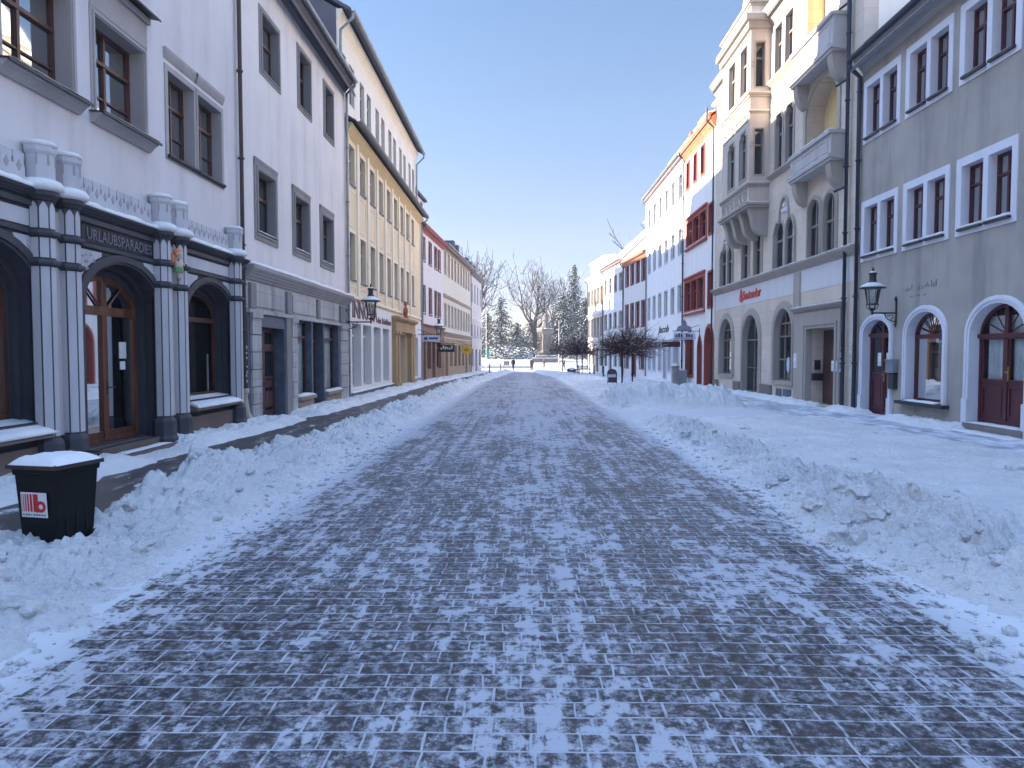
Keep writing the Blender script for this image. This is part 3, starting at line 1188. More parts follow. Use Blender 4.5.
m.build('plinth', plaster('grey_plinth', (.26, .27, .31), .3, .1, .3), b.root)
pl = m = b.mb()
m.box(.1, sp0 - .1, .25, .27, .06, .2)
si = m.build('shop_sill', ZINC, b.root)
b.snow_strip(.1, sp0 - .1, .27, .05, .2, si, .07)
m = b.mb()
for x0, x1 in ((sp0, sp0 + .45), (sp0 + .85, sp0 + 1.3), (sp1 - 1.3, sp1 - .85), (sp1 - .45, sp1)):
    m.box(x0, x1, -.9, zp - .8, -.01, .28)
    m.box(x0 - .06, x1 + .06, -.9, .3, -.01, .36)
    m.box(x0 - .05, x1 + .05, zp - .95, zp - .8, -.01, .35)
m.box(sp0 - .05, sp1 + .05, zp - .8, zp - .12, -.01, .3)
m.box(sp0 - .15, sp1 + .15, zp - .14, zp, -.01, .5)
m.box(sp0 - .1, sp1 + .1, zp - .22, zp - .14, -.01, .42)
m.build('portal', TAN, b.root)
b.window(pd0 + .02, pd1 - .02, b.gl(pd0) + .1, zp - .92, depth=.5, frame=DARK_BROWN, fw=.1, v=(.5,), h=(.75,), bars=.08, hole=False, name='door')
m = b.mb()
q = (sp0 + sp1) / 2
m.lathe(b.L(q, zp, .25), [(.16, 0), (.18, .08), (.1, .15), (.14, .4), (.12, .6), (.05, .7), (.1, .8), (.08, .95), (.01, 1.0)], 10)
m.build('finial_figure', plaster('red_stone', (.33, .12, .08), .3), b.root)
PURPLE = paint('purple_letters', (.095, .012, .045), .45)
text_mesh('INNOVIA', b.S(351.2), b.S(376), zg1 + .22, zg1 + .95, 1, .06, PURPLE, b.root, 'sign_lettering', .06, b.yd, bold=.01)
for tx, xa, xb in (('das', 376.6, 379.8), ('Schuhhaus', 380.8, 389.6)):
    text_mesh(tx, b.S(xa), b.S(xb), zg1 + .2, zg1 + .5, 1, .06, PURPLE, b.root, 'sign_lettering', .05, b.yd, bold=.02)
# attic storey, set back a little
ad = -.3
zt1 = b.Z(352, 68, ad)
zt0 = b.Z(352, 107, ad)
ez = b.Z(345, 17, ad) - .25
n = 6
holes = []
hw = b.len / n
for i in range(n):
    for e in (-.72, .72):
        c = hw * (i + .5) + e
        o = outline(c - .45, c + .45, zt0, zt1)
        holes.append((o, ad - .22))
        b.window(c - .45, c + .45, zt0, zt1, depth=.16, frame=GREY_WOOD, base_d=ad, hole=False, v=(.5,), h=(.66,), name='attic_window')
m = b.mb()
m.slab([(0, zc - .1), (b.len, zc - .1), (b.len, ez), (0, ez)], holes, ad - .02, ad)
m.build('attic_wall', ATTIC, b.root)
zw = zc - .1
b.wall(zw, YEL, 11.5, .05)
m = b.mb()
for s in (0.005, b.len - .005):
    m.face([m.v(s, z, d) for d, z in ((ad, zw), (-11.5, zw), (-11.5, ez - .01), (-5.7, ez + 3.1), (ad, ez - .01))])
m.face([m.v(s, z, -11.5) for s, z in ((0, zw), (b.len, zw), (b.len, ez), (0, ez))])
m.build('gable', plaster('dark_grey_gable', (.13, .125, .14), .3, .15, .3), b.root)
b.ez, b.ridge, b.depth = ez, 3.2, 11.4  # unseen ridge, height set to bring its shadow edge across the oriel
b.roof(SLATE_ROOF, ov=.25, snow=True)
b.cornice(ez - .04, .45, .22, YEL_PALE, d0=ad, name='eave_cornice', snow=False)
b.gutter(ez - .05, ad + .62, .1, ZINC)
b.pipe(b.len - .1, zc + .02, .5, ZINC, .055)
m = b.mb()
for s in (.12, b.len - .12):
    m.tube([b.L(s, ez - .1, ad + .62), b.L(s, ez - .35, ad + .6), b.L(s, ez - .8, ad + .12), b.L(s, zc + .4, ad + .1)], .06, 8)
m.build('attic_downpipe', ZINC, b.root)

# ---- further houses of the left row, the street bends gently inwards
BASE_L = (-7, b.P.y + b.len + .01)
ANG_L = R(2.75)
PINKW = plaster('pinkish_white_render', (.70, .65, .65), .2, .06, .2)
BROWN_SHOP = plaster('brown_shop_stone', (.27, .165, .12), .3, .12, .3)
b = House('red_shuttered_house', 'white house with dark red windows, red eave and brown shopfront beyond the yellow house', 'house', BASE_L, ANG_L, -1, near=421, far=443.5)
RED_PANE = paint('dark_red_shutter', (.105, .010, .022), .6, .15)
redsur = (.1, .03, paint('dark_red_trim', (.17, .028, .035), .6))
for yt, yb in ((237, 259.7), (285.5, 312.6)):
    z0, z1 = b.Z(422.5, yb), b.Z(422.5, yt)
    for x0, x1 in ((422.6, 424.6), (429.2, 431.1), (434.8, 436.5), (438.4, 440)):
        b.window(b.S(x0), b.S(x1) + .3, z0, z1, frame=RED_WOOD, pane=RED_PANE, sur=redsur, v=(.5,), h=(.66,), sill=(.08, .06, ZINC), depth=.10)
zf = b.Z(421.5, 325)
hs = []
for x0, x1, nm in ((421.8, 425, 'door'), (426.5, 430.5, 'shop_window'), (431.5, 434.5, 'door'), (436, 440.5, 'shop_window')):
    s0, s1 = b.S(x0), b.S(x1)
    z0 = b.gl(s0) + (.15 if nm == 'door' else .9)
    z1 = b.Z(422, 341)
    hs.append((outline(s0, s1, z0, z1), -.25))
    b.holes.append((outline(s0 - .02, s1 + .02, z0 - .02, z1 + .02), -.4))
    b.window(s0 + .01, s1 - .01, z0 + .01, z1 - .01, depth=.2, frame=DARK_BROWN, fw=.09, v=() if nm == 'door' else (.5,), h=(.35, .75) if nm == 'door' else (.8,), hole=False, name=nm)
m = b.mb()
m.slab([(.02, -.6), (b.len, -.6), (b.len, zf), (.02, zf)], hs, 0, .06)
m.build('shopfront', BROWN_SHOP, b.root)
b.cornice(zf + .1, .25, .2, BROWN_SHOP, name='shop_cornice')
b.wall(b.Z(425.4, 227), PINKW, 11, 5.4)  # hidden ridge height chosen for the shadow line on the tall white house
b.roof(TILE_ROOF, snow=True, ov=.3)
b.cornice(b.ez + .02, .55, .35, paint('red_eave', (.36, .055, .04), .6), name='eave_cornice', snow=False)
m = b.mb()   # dormer box on the roof
for q in (.25,):
    s0, s1 = b.len * .08, b.len * .62
    m.box(s0, s1, b.ez + .9, b.ez + 2.6, -3.2, -.9)
dm = m.build('dormer', PINKW, b.root)
m = b.mb()
m.box(s0 - .15, s1 + .15, b.ez + 2.6, b.ez + 2.78, -3.4, -.65)
m.build('dormer_roof', SLATE_ROOF, dm)
m = b.mb()
for i in range(3):
    c = s0 + (s1 - s0) * (i + .5) / 3
    m.box(c - .4, c + .4, b.ez + 1.2, b.ez + 2.4, -.92, -.87)
m.build('dormer_window', RED_WOOD, dm)
b.pipe(.15, b.ez - .1, .35, ZINC, .055)
bl4 = b

CREAM = plaster('cream_render', (.70, .63, .54), .2, .06, .2)
b = House('cream_house', 'cream house with close-set beige windows and a yellow disc sign', 'house', BASE_L, ANG_L, -1, near=443.5, far=470.5)
n = 9
beige = (.1, .03, plaster('beige_trim', (.47, .38, .30), .3))
for yt, yb in ((251, 273), (303.5, 325.5)):
    z0, z1 = b.Z(443.8, yb), b.Z(443.8, yt)
    for i in range(n):
        c = b.len * (i + .5) / n * .97
        b.window(c - .48, c + .48, z0, z1, frame=paint('beige_wood', (.36, .29, .23), .5), sur=beige, v=(.5,), h=(.66,), depth=.14)
b.cornice(b.Z(444, 294), .3, .18, plaster('beige_trim', (.47, .38, .30), .3), name='string_course')
b.cornice(b.Z(444.5, 332), .4, .3, plaster('beige_trim', (.47, .38, .30), .3), name='shop_cornice')
z1 = b.Z(444.5, 345)
hs = []
for i in range(7):
    c = b.len * (i + .5) / 7
    dr = i in (0, 5)
    z0 = b.gl(c) + (.1 if dr else .95)
    hs.append((outline(c - .8, c + .8, z0, z1), -.25))
    b.holes.append((outline(c - .82, c + .82, z0 - .02, z1 + .02), -.4))
    b.window(c - .79, c + .79, z0 + .01, z1 - .01, depth=.2, frame=paint('beige_wood', (.36, .29, .23), .5), v=(.5,), h=(.78,), hole=False, name='door' if dr else 'shop_window')
m = b.mb()
m.slab([(.02, -.6), (b.len - .02, -.6), (b.len - .02, b.Z(444.5, 338)), (.02, b.Z(444.5, 338))], hs, 0, .06)
m.build('shopfront', plaster('tan_shop_stone', (.40, .29, .19), .3, .1), b.root)
b.wall(b.Z(443.8, 243.5), CREAM, 11, 5.8)  # ridge out of view, shaped for its shadow on the red framed house
b.roof(TILE_ROOF, snow=True, ov=.35)
b.cornice(b.ez + .02, .5, .35, plaster('beige_trim', (.47, .38, .30), .3), name='eave_cornice', snow=False)
b.gutter(b.ez + .0, .42, .09)
m = b.mb()
for q in (.62, .78):
    s = b.len * q
    m.box(s - .5, s + .5, b.ez + .7, b.ez + 1.9, -2.4, -.7)
m.build('dormer', SLATE_ROOF, b.root)
b.pipe(b.len - .1, b.ez - .1, .35, ZINC, .055)
bl5 = b

b = House('narrow_end_house', 'narrow pale grey house beyond the cream one, plain windows under a dark eave', 'house', BASE_L, ANG_L, -1, near=470.5, far=481.5)
for yt, yb in ((283, 302), (324, 338)):
    z0, z1 = b.Z(472, yb), b.Z(472, yt)
    for i in range(4):
        c = b.len * (i + .5) / 4
        b.window(c - .5, c + .5, z0, z1, frame=GREY_WOOD, v=(.5,), h=(.66,), depth=.14, sur=(.08, .02, PINKW))
for i in range(3):
    c = b.len * (i + .5) / 3
    b.window(c - .9, c + .9, b.gl(c) + (.1 if i == 1 else .8), b.gl(c) + 2.7, frame=GREY_WOOD, v=(.5,), h=(.7,), depth=.16, name='door' if i == 1 else 'shop_window')
b.cornice(b.Z(472, 318), .25, .15, PINKW, name='string_course')
b.wall(b.Z(471.5, 271), plaster('pale_grey_render', (.56, .52, .53), .2), 10, 1.6)  # unseen ridge kept low so the shadow drops on the plain white house
b.roof(SLATE_ROOF, snow=True, ov=.3)
b.cornice(b.ez + .02, .5, .35, plaster('brown_grey_eave', (.17, .145, .145), .3, .15, .3), name='eave_cornice', snow=False)
m = b.mb()
for i in range(3):
    s = b.len * (i + .5) / 3
    m.box(s - .6, s + .6, b.ez + .2, b.ez + 1.5, -2.4, -.5)
m.build('dormer', SLATE_ROOF, b.root)
bl6 = b
# ================================================================== RIGHT ROW


def SP(b, xa, xb, y=350, d=0.0):
    p, q = b.px(xa, y, d)[0], b.px(xb, y, d)[0]
    return min(p, q), max(p, q)


# ---- grey-olive rendered house
GREY_R = plaster('grey_olive_render', (.375, .342, .305), .75, .2, .45, stain_col=(.15, .15, .15))
WHITE_SUR = plaster('white_surround', (.66, .66, .72), .2, .06, .2)
b = House('grey_rendered_house', 'weathered grey olive house with white paired window surrounds and three arched openings', 'house', (10.5, 0), 0, 1, s_near=5.0, far=857)
H_G = b
# paired windows: one white surround slab with two openings, frames set deep
for row, (zt, zb) in enumerate(((10.02, 8.13), (6.38, 4.54))):
    e1 = b.len - .14 - (.0 if row == 0 else .0)
    for k in range(6):
        s1 = e1 - k * 2.42
        s0 = s1 - 2.14
        if s0 < .3:
            break
        ops = [(s0 + .18, s0 + .96), (s0 + 1.14, s0 + 1.94)]
        m = b.mb()
        hs = []
        for a, c in ops:
            h = outline(a, c, zb + .16, zt - .2)
            hs.append((h, -.2))
            b.holes.append((outline(a - .01, c + .01, zb + .15, zt - .19), -.24))
        m.slab([(s0, zb), (s1, zb), (s1, zt), (s0, zt)], hs, -.005, .03)
        w = m.build('window', WHITE_SUR, b.root)
        for a, c in ops:
            b.window(a + .004, c - .004, zb + .165, zt - .205, depth=.19, frame=WINE_WOOD, pane=GLASS_SKY, fw=.06, v=(.5,), h=(.68,), bars=.03, hole=False, parent=w)
            m = b.mb()
            m.box(a - .03, c + .03, zb + .10, zb + .155, .02, .11)
            si = m.build('sill', DARK_METAL, w)
            if row == 1:
                m = b.mb()
                n = 8
                rows = []
                for i in range(n + 1):
                    s = a + .01 + (c - a - .02) * i / n
                    hh = rnd.uniform(.8, 1.2)
                    prof = [(-.17, .02), (-.17, .10 * hh), (-.02, .085 * hh), (.08, .06 * hh), (.115, .02), (.1, .0)]
                    rows.append([m.v(s, zb + .155 + q, d) for d, q in prof])
                for i in range(n):
                    for j in range(5):
                        m.face([rows[i][j], rows[i][j + 1], rows[i + 1][j + 1], rows[i + 1][j]])
                m.face(rows[0])
                m.face(rows[-1])
                m.build('snow_cap', SNOW, w, smooth=True)
            else:
                b.snow_strip(a, c, zb + .156, -.12, .10, w, .035)
STEP = plaster('step_stone', (.24, .20, .19), .3, .12, .3)
arches = [('door', 860.5, 892.5, 2.86, .0), ('shop_window', 903.5, 947, 2.95, .40), ('door', 965.5, 1038, 2.98, .18)]
for k, (nm, xa, xb, zt, zl) in enumerate(arches):
    s0, s1 = SP(b, xa, xb, 380)
    w = .17
    if k == 2:
        s0, s1 = s1 - 2.2, s1
    z0 = b.gl(s0) + zl if nm == 'door' else zl - b.P.z
    z1 = zt - b.P.z
    rise = .62 if k != 0 else .45
    if k == 2:
        rise = .72
    o = outline(s0 + w, s1 - w, z0, z1 - w, 'arch', rise)
    b.holes.append((outline(s0 + w - .01, s1 - w + .01, z0 - .01, z1 - w + .01, 'arch', rise), -.5))
    m = b.mb()
    m.ring(outline(s0, s1, z0 - (.3 if nm == 'door' else .0), z1, 'arch', rise + .12), o, -.25, .05)
    m.ring(outline(s0 + .02, s1 - .02, z0, z1 - .02, 'arch', rise + .11), outline(s0 + .09, s1 - .09, z0 + .001, z1 - .1, 'arch', rise + .06), .045, .075)
    if nm == 'door':
        for q in ((s0 - .02, s0 + w + .012), (s1 - w - .012, s1 + .02)):
            m.box(q[0], q[1], -.9, z0 + .55, -.20, .085)
    su = m.build('arch_surround', WHITE_SUR, b.root)
    dep = .21
    ins = (s0 + w + .004, s1 - w - .004)
    if nm == 'door':
        hz = (z1 - w - rise - .02 - z0) / (z1 - w - z0)
        d_ = b.window(ins[0], ins[1], z0 + .02, z1 - w - .01, 'arch', rise, depth=dep, frame=WINE_WOOD, fw=.075, v=(.5,), h=(hz,), bars=.06, hole=False, name='door', pane=GLASS_CLEAR if k == 2 else GLASS, room=(k == 2), curtain=(CURTAIN, .05, .95, .35) if k == 2 else None,
                      label='narrow wine red double door under the wall lantern' if k == 0 else 'wide wine red double door with curtained panes')
        mid = (ins[0] + ins[1]) / 2
        m = b.mb()
        hz0 = z0 + .06
        for a, c in ((ins[0] + .07, mid - .05), (mid + .05, ins[1] - .07)):
            ph = .92 if k == 2 else 1.15
            m.box(a, c, hz0, hz0 + ph, -dep - .05, -dep - .005)
            m.ring([(a + .05, hz0 + .12), (c - .05, hz0 + .12), (c - .05, hz0 + ph - .1), (a + .05, hz0 + ph - .1)], [(a + .1, hz0 + .17), (c - .1, hz0 + .17), (c - .1, hz0 + ph - .15), (a + .1, hz0 + ph - .15)], -dep - .01, -dep + .018)
            m.box(a - .01, c + .01, hz0 + ph, hz0 + ph + .05, -dep - .05, -dep + .015)
            m.box(a - .005, a + .07, hz0 + ph, z0 + (z1 - w - z0) * hz - .03, -dep - .045, -dep + .002)
            m.box(c - .07, c + .005, hz0 + ph, z0 + (z1 - w - z0) * hz - .03, -dep - .045, -dep + .002)
        m.box(ins[0], ins[1], z0 + (z1 - w - z0) * hz - .03, z0 + (z1 - w - z0) * hz + .07, -dep - .05, -dep + .07)
        for i in range(1, 6 if k == 2 else 4):
            q = i / (6 if k == 2 else 4)
            m.tube([b.L(mid, z0 + (z1 - w - z0) * hz + .05, -dep + .0), b.L(mid + math.cos(math.pi * q) * (ins[1] - ins[0]) * .46, z1 - w - rise + math.sin(math.pi * q) * rise * .9, -dep + .0)], .016, 5)
        m.build('door_panel', WINE_WOOD, d_)
        m = b.mb()
        m.box(mid - .1, mid - .055, z0 + 1.0, z0 + 1.32, -dep + .0, -dep + .02)
        m.tube([b.L(mid - .08, z0 + 1.2, -dep + .02), b.L(mid - .08, z0 + 1.2, -dep + .08), b.L(mid - .2, z0 + 1.2, -dep + .08)], .014, 6)
        m.build('handle', paint('brass', (.5, .36, .12), .35, .1, .05, .9), d_)
        if k == 0:
            m = b.mb()
            for a in (mid - .35, mid + .16):
                m.box(a, a + .2, z0 + 1.45, z0 + 1.85, -dep - .02, -dep - .012)
            m.build('notice', paint('paper', (.75, .75, .75), .8), d_)
        if k == 2:
            m = b.mb()
            m.box(s0 + .1, s1 - .1, -.9, z0 - .01, -.3, .12)
            m.box(s0 - .15, s1 + .1, -.9, z0 - .19, .1, .50)
            st = m.build('doorstep', STEP, b.root)
            b.snow_strip(s0 + .25, s1 - .15, z0 - .01, -.2, .11, st, .035)
            b.snow_strip(s0 - .1, s1 + .05, z0 - .19, .14, .5, st, .05)
    else:
        hz = (z1 - w - rise - .02 - z0) / (z1 - w - z0)
        d_ = b.window(ins[0], ins[1], z0 + .02, z1 - w - .01, 'arch', rise, depth=dep, frame=WINE_WOOD, fw=.07, v=(), h=(hz,), bars=.06, hole=False, name='shop_window', pane=GLASS_CLEAR, room=True, curtain=(CURTAIN, .25, 1.0, .05))
        mid = (ins[0] + ins[1]) / 2
        m = b.mb()
        for i in range(1, 7):
            q = i / 7
            m.tube([b.L(mid, z0 + (z1 - w - z0) * hz + .05, -dep), b.L(mid + math.cos(math.pi * q) * (ins[1] - ins[0]) * .46, z1 - w - rise + math.sin(math.pi * q) * rise * .9, -dep)], .016, 5)
        m.build('fanlight_bar', WINE_WOOD, d_)
        m = b.mb()
        m.box(s0 - .12, s1 + .1, z0 - .09, z0 + .0, .0, .2)
        m.box(s0 + .1, s1 - .1, z0 - .0, z0 + .02, -.3, .1)
        si = m.build('shop_sill', DARK_METAL, b.root)
        b.snow_strip(s0 + .3, s1 - .25, z0 + .0, -.1, .17, si, .045)
        m = b.mb()
        m.box(mid - .5, mid + .45, z0 + .1, z0 + .6, -.75, -.48)
        m.build('window_display', paint('display_white', (.6, .66, .72), .6), b.root)
b.wall(10.75, GREY_R, 10, 5.0)
b.roof(SLATE_ROOF, snow=True, ov=.4)
b.cornice(10.78, .42, .3, plaster('grey_eave', (.40, .385, .375), .2, .1), name='eave_cornice', snow=False)
gt = b.gutter(10.80, .42, .1, NAVY_PIPE)
b.pipe(b.len - .02, 10.7, .42, NAVY_PIPE, .07)
m = b.mb()   # snow guard along the eave
zg = b.ez + .1
for i in range(int(b.len / .55)):
    s = .3 + i * .55
    m.tube([b.L(s, zg + .0, .15), b.L(s, zg + .42, -.02), b.L(s, zg + .32, -.3)], .014, 4)
for q, zz in ((.0, .2), (-.02, .40)):
    m.tube([b.L(.1, zg + zz, q + .04), b.L(b.len - .1, zg + zz, q + .04)], .016, 5)
m.build('snow_guard', DARK_METAL, b.root)
FADED = paint('faded_letters', (.175, .175, .17), .9)
m = b.mb()
s0, s1 = SP(b, 905, 937, 285)
for i, (q0, q1, zz, hh) in enumerate(((0, .18, 3.42, .1), (.2, .26, 3.45, .14), (.42, .5, 3.4, .2), (.52, .6, 3.42, .1), (.62, .78, 3.45, .12), (.8, 1, 3.43, .18), (.1, .7, 3.25, .04))):
    a, c = s1 - (s1 - s0) * q1, s1 - (s1 - s0) * q0
    for j in range(3):
        t = (c - a) / 3
        m.box(a + t * j + .01, a + t * (j + .6), zz, zz + hh * (.6 + .4 * ((i + j) % 2)), .0, .004)
m.build('faded_lettering', FADED, b.root)
# house entrance fittings
s = b.S(894.8, 366)
m = b.mb()
m.box(s - .2, s + .2, 1.18, 1.52, .0, .17)
m.box(s - .21, s + .21, 1.5, 1.56, -.0, .2)
tag(m.build('mailbox', paint('grey_mailbox', (.22, .25, .31), .4), None, bevel=.01, loc=None), 'grey metal letterbox fixed beside the narrow wine red door', 'letterbox')
mo = COL.objects['mailbox']
mo.parent = None
mo.matrix_world = b.root.matrix_basis
m = b.mb()
m.box(s - .17, s + .12, .72, 1.12, .0, .13)
m.extr([(0, 1.12), (.15, 1.12), (.15, 1.15), (0, 1.2)], s - .19, s + .14)
mo = m.build('mailbox', DARK_METAL, None, bevel=.01)
mo.matrix_world = b.root.matrix_basis
tag(mo, 'dark letterbox hanging under the grey one beside the wine red door', 'letterbox')

# ---- sandstone house with oriel and loggias
SAND = plaster('sandstone_facade', (.65, .555, .46), .28, .09, .3, stain_col=(.36, .30, .26), blocks=(1.15, .52))
SAND_TRIM = plaster('sandstone_trim', (.40, .35, .305), .45, .12, .3, stain_col=(.25, .22, .2))
SAND_PLAIN = plaster('cream_smooth_render', (.64, .62, .63), .2, .06, .15)
SAND_DARK = plaster('dark_stone_base', (.20, .17, .15), .4, .15, .3)
LOGGIA = plaster('ochre_loggia_render', (.76, .57, .28), .2, .06, .15)
OLIVE_WOOD = paint('grey_brown_wood', (.20, .165, .14), .5, .15, .1, grain=True)
b = House('sandstone_house', 'tall cream sandstone house with an oriel, loggia balconies and round-arched ground floor', 'house', (10.5, 0), 0, 1, near=857, far=714)
H_S = b
zo = -b.P.z
zstr = 5.0 + zo
# ground floor arches
gar = [(718.5, 734.5, 3.76, 375, 'shop_window'), (741, 761.5, 3.75, 395, 'door'), (772, 796, 3.79, 382.5, 'shop_window')]
for xa, xb, zt, yb, nm in gar:
    s0, s1 = SP(b, xa, xb, 350)
    s0 += .32
    s1 -= .32
    z1 = zt + zo - .3
    z0 = b.Z(xb - 2, yb) if nm != 'door' else b.gl(s0) + .1
    b.window(s0, s1, z0, z1, 'arch', (s1 - s0) * .52, depth=.2, frame=OLIVE_WOOD, fw=.08, v=(.33, .67) if nm != 'door' else (.5,), h=(.3, .62, .8) if nm != 'door' else (.32, .68), bars=.035, sur=(.3, .05, SAND_TRIM, .02), lining=True, name=nm,
             pane=GLASS, label={'door': 'tall arched grey-brown glazed shop door'}.get(nm))
m = b.mb()
s0, s1 = SP(b, 714, 796, 385)
for xa, xb in ((714.5, 718.5), (734.5, 741), (761.5, 772), (796, 800)):
    a, c = SP(b, xa, xb, 385)
    m.box(a, c, -.9, b.gl(a) + .55, .0, .1)
m.build('base_course', SAND_DARK, b.root)
m = b.mb()
a, c = SP(b, 794, 800)
m.box(a, c, 3.4, zstr - .25, .0, .07)
m.build('pilaster', SAND_TRIM, b.root)
m = b.mb()
for xa, xb in ((776.5, 781.5), (783.5, 791)):
    a, c = SP(b, xa, xb, 398)
    m.box(a, c, b.gl(a) + .08, b.gl(a) + .45, .0, .04)
m.build('cellar_grille', paint('cellar_blue', (.07, .10, .15), .5), b.root)
# corner portal with deep entrance
a, c = SP(b, 808.7, 837.5, 370)
zt = b.Z(812, 329)
b.holes.append((outline(a, c, b.gl(a), zt), -.58))
m = b.mb()
pa, pc = SP(b, 797, 843, 370)
m.slab([(pa, -.9), (pc, -.9), (pc, zt + .62), (pa, zt + .62)], [(outline(a + .005, c - .005, b.gl(a) + .02, zt), -.1)], 0, .14)
m.ring(outline(a - .22, c + .22, b.gl(a), zt + .22), outline(a - .12, c + .12, b.gl(a) + .001, zt + .12), .13, .18)
po = m.build('portal', SAND_TRIM, b.root)
b.cornice(zt + .80, .22, .30, SAND_TRIM, pa - .1, pc + .1, 'portal_hood')
m = b.mb()
m.poly([(a, b.gl(a)), (c, b.gl(a)), (c, zt), (a, zt)], -.57)
m.build('entrance_back', SAND_PLAIN, b.root)
m = b.mb()
m.box(a + .02, c - .05, b.gl(a) + .05, zt - .05, -.565, -.50)
for q in range(4):
    for e in (a + .1, (a + c) / 2 + .05):
        m.box(e, e + (c - a) / 2 - .2, b.gl(a) + .2 + q * .55, b.gl(a) + .62 + q * .55, -.51, -.48)
m.build('door', DARK_BROWN, b.root, label='very dark entrance door deep in the portal')
m = b.mb()
m.box(c - .06, c - .005, 1.25, 1.6, -.4, -.2)
m.box(c - .16, c - .005, .85, 1.12, -.46, -.1)
m.build('intercom_panel', DARK_METAL, b.root)
m = b.mb()
q0, q1 = SP(b, 836, 842, 368)
m.box(q0 + .05, q1, 1.25, 1.6, .14, .16)
q0, q1 = SP(b, 797.5, 800.5, 365)
m.box(q0, q1, 1.3, 1.85, .14, .16)
m.build('notice', paint('paper', (.75, .75, .75), .8), b.root)
# first floor, gothic lancets
GW = dict(frame=OLIVE_WOOD, fw=.05, depth=.09, pane=GLASS, lining=True, snow_sill=False)
m_sur = (.14, .05, SAND_TRIM, .02)
zt1, zb1 = b.Z(815, 199), b.Z(815, 259)
for xa, xb, z1, z0 in ((723, 727.5, 8.1, 5.3), (729, 733.5, 8.1, 5.3)):
    pass
wl = [(808.5, 821, 197.5, 262), (824, 837, 191, 253)]
for xa, xb, yt, yb in wl:
    s0, s1 = SP(b, xa, xb, 220)
    b.window(s0 + .05, s1 - .05, zstr + .12, b.Z(xa + 5, yt) - .1, 'point' if False else 'arch', .45, v=(.5,), h=(.55,), sur=m_sur, **GW)
for xa, xb, yt, yb in ((743, 749.3, 236.4, 282), (755, 762, 230, 278)):
    s0, s1 = SP(b, xa, xb, 255)
    b.window(s0, s1, zstr + .12, b.Z(xb, yt), 'arch', .42, v=(.5,), h=(.6,), sur=m_sur, **GW)
for xa, xb, ytop, yl, yb in ((721, 734, 236, 246, 289), (774, 796, 195, 219, 271)):
    s0, s1 = SP(b, xa, xb, 250)
    mid = (s0 + s1) / 2
    zl = b.Z((xa + xb) / 2, yl)
    zt_ = b.Z((xa + xb) / 2, ytop)
    w = (s1 - s0 - .5) / 2
    for q in (mid - .1 - w, mid + .1):
        b.window(q, q + w, zstr + .12, zl, 'arch', w * .55, v=(), h=(.6,), sur=(.1, .03, SAND_TRIM, .02), **GW)
    m = b.mb()   # ogee-trefoil head moulding over the pair
    pts_o, pts_i = [], []
    for ww, L in ((0, pts_o), (.11, pts_i)):
        hw = (s1 - s0) / 2 - ww
        L += [(mid - hw, zstr + .1 + ww * 0), (mid - hw, zl - .5)]
        for i in range(5):
            t = i / 4
            L.append((mid - hw + hw * .55 * t, zl - .5 + (zt_ - zl + .0 - ww) * .45 * t + .25 * math.sin(math.pi * t)))
        for i in range(1, 8):
            t = i / 8
            L.append((mid - hw * .45 * math.cos(math.pi * t), zl - .5 + (zt_ - zl) * .45 + (zt_ - zl + .5 - ww - (zt_ - zl) * .45) * math.sin(math.pi * t)))
        for i in range(5):
            t = 1 - i / 4
            L.append((mid + hw - hw * .55 * t, zl - .5 + (zt_ - zl - ww) * .45 * t + .25 * math.sin(math.pi * t)))
        L += [(mid + hw, zl - .5), (mid + hw, zstr + .1)]
    m.ring(pts_o, pts_i, -.01, .09)
    tr = m.build('tracery_hood', SAND_TRIM, b.root)
    m = b.mb()
    m.lathe(b.L(mid, 0, 0), [(.01, 0)], 3) if False else None
    for i in range(3):
        ang = math.pi / 2 + i * 2 * math.pi / 3
        m.blob(b.L(mid + .13 * math.cos(ang), zl + (zt_ - zl) * .42 + .13 * math.sin(ang), .0), .13, 1, .12, i)
    m.build('tracery_ornament', WHITE_SUR, tr)
sc_ = b.cornice(zstr + .1, .3, .26, SAND_TRIM, name='string_course')
# smooth white band with the red lettering
m = b.mb()
m.box(.35, b.len - .3, 3.98 + zo, zstr - .2, -.01, .012)
m.build('band', SAND_PLAIN, b.root)
RED = paint('red_letters', (.55, .012, .015), .4)
s0, s1 = SP(b, 740.3, 761.5, 296)
zt_ = b.Z(741, 300.3)
text_mesh('Santander', s0, s1 - .52, zt_ - .02, zt_ + .40, -1, .02, RED, b.root, 'sign_lettering', .05, b.yd, bold=.02)
m = b.mb()
cx = s1 - .25
fl = [(0, .5), (-.06, .36), (-.16, .22), (-.13, .1), (-.02, .2), (-.03, .3), (.03, .2), (.05, .08), (.14, .12), (.17, .22), (.1, .3), (.06, .42)]
m.prism([(cx + x, zt_ + y) for x, y in fl], .015, .07)
m.prism([(cx + .24 * math.cos(t * math.pi / 8), zt_ + .02 + .12 * math.sin(t * math.pi / 8)) for t in range(16)], .015, .06)
m.build('sign_emblem', RED, b.root)
# second and third floor windows of the flat wall
for (yt, yb, kd) in ((116, 172, 'shoulder'), (28, 77, 'rect')):
    z1, z0 = b.Z(777, yt), b.Z(777, yb)
    for xa, xb in ((775.5, 783), (785.5, 794)):
        s0, s1 = SP(b, xa, xb, (yt + yb) / 2)
        b.window(s0 + .03, s1 - .03, z0, z1, kd, .3 if kd != 'rect' else 0, frame=OLIVE_WOOD, v=(.5,), h=(.66,), sur=(.1, .04, SAND_TRIM), depth=.14, lining=True)
    a, c = SP(b, 771, 796.5, yb)
    b.cornice(z0 - .05, .16, .2, SAND_TRIM, a, c, 'window_ledge')
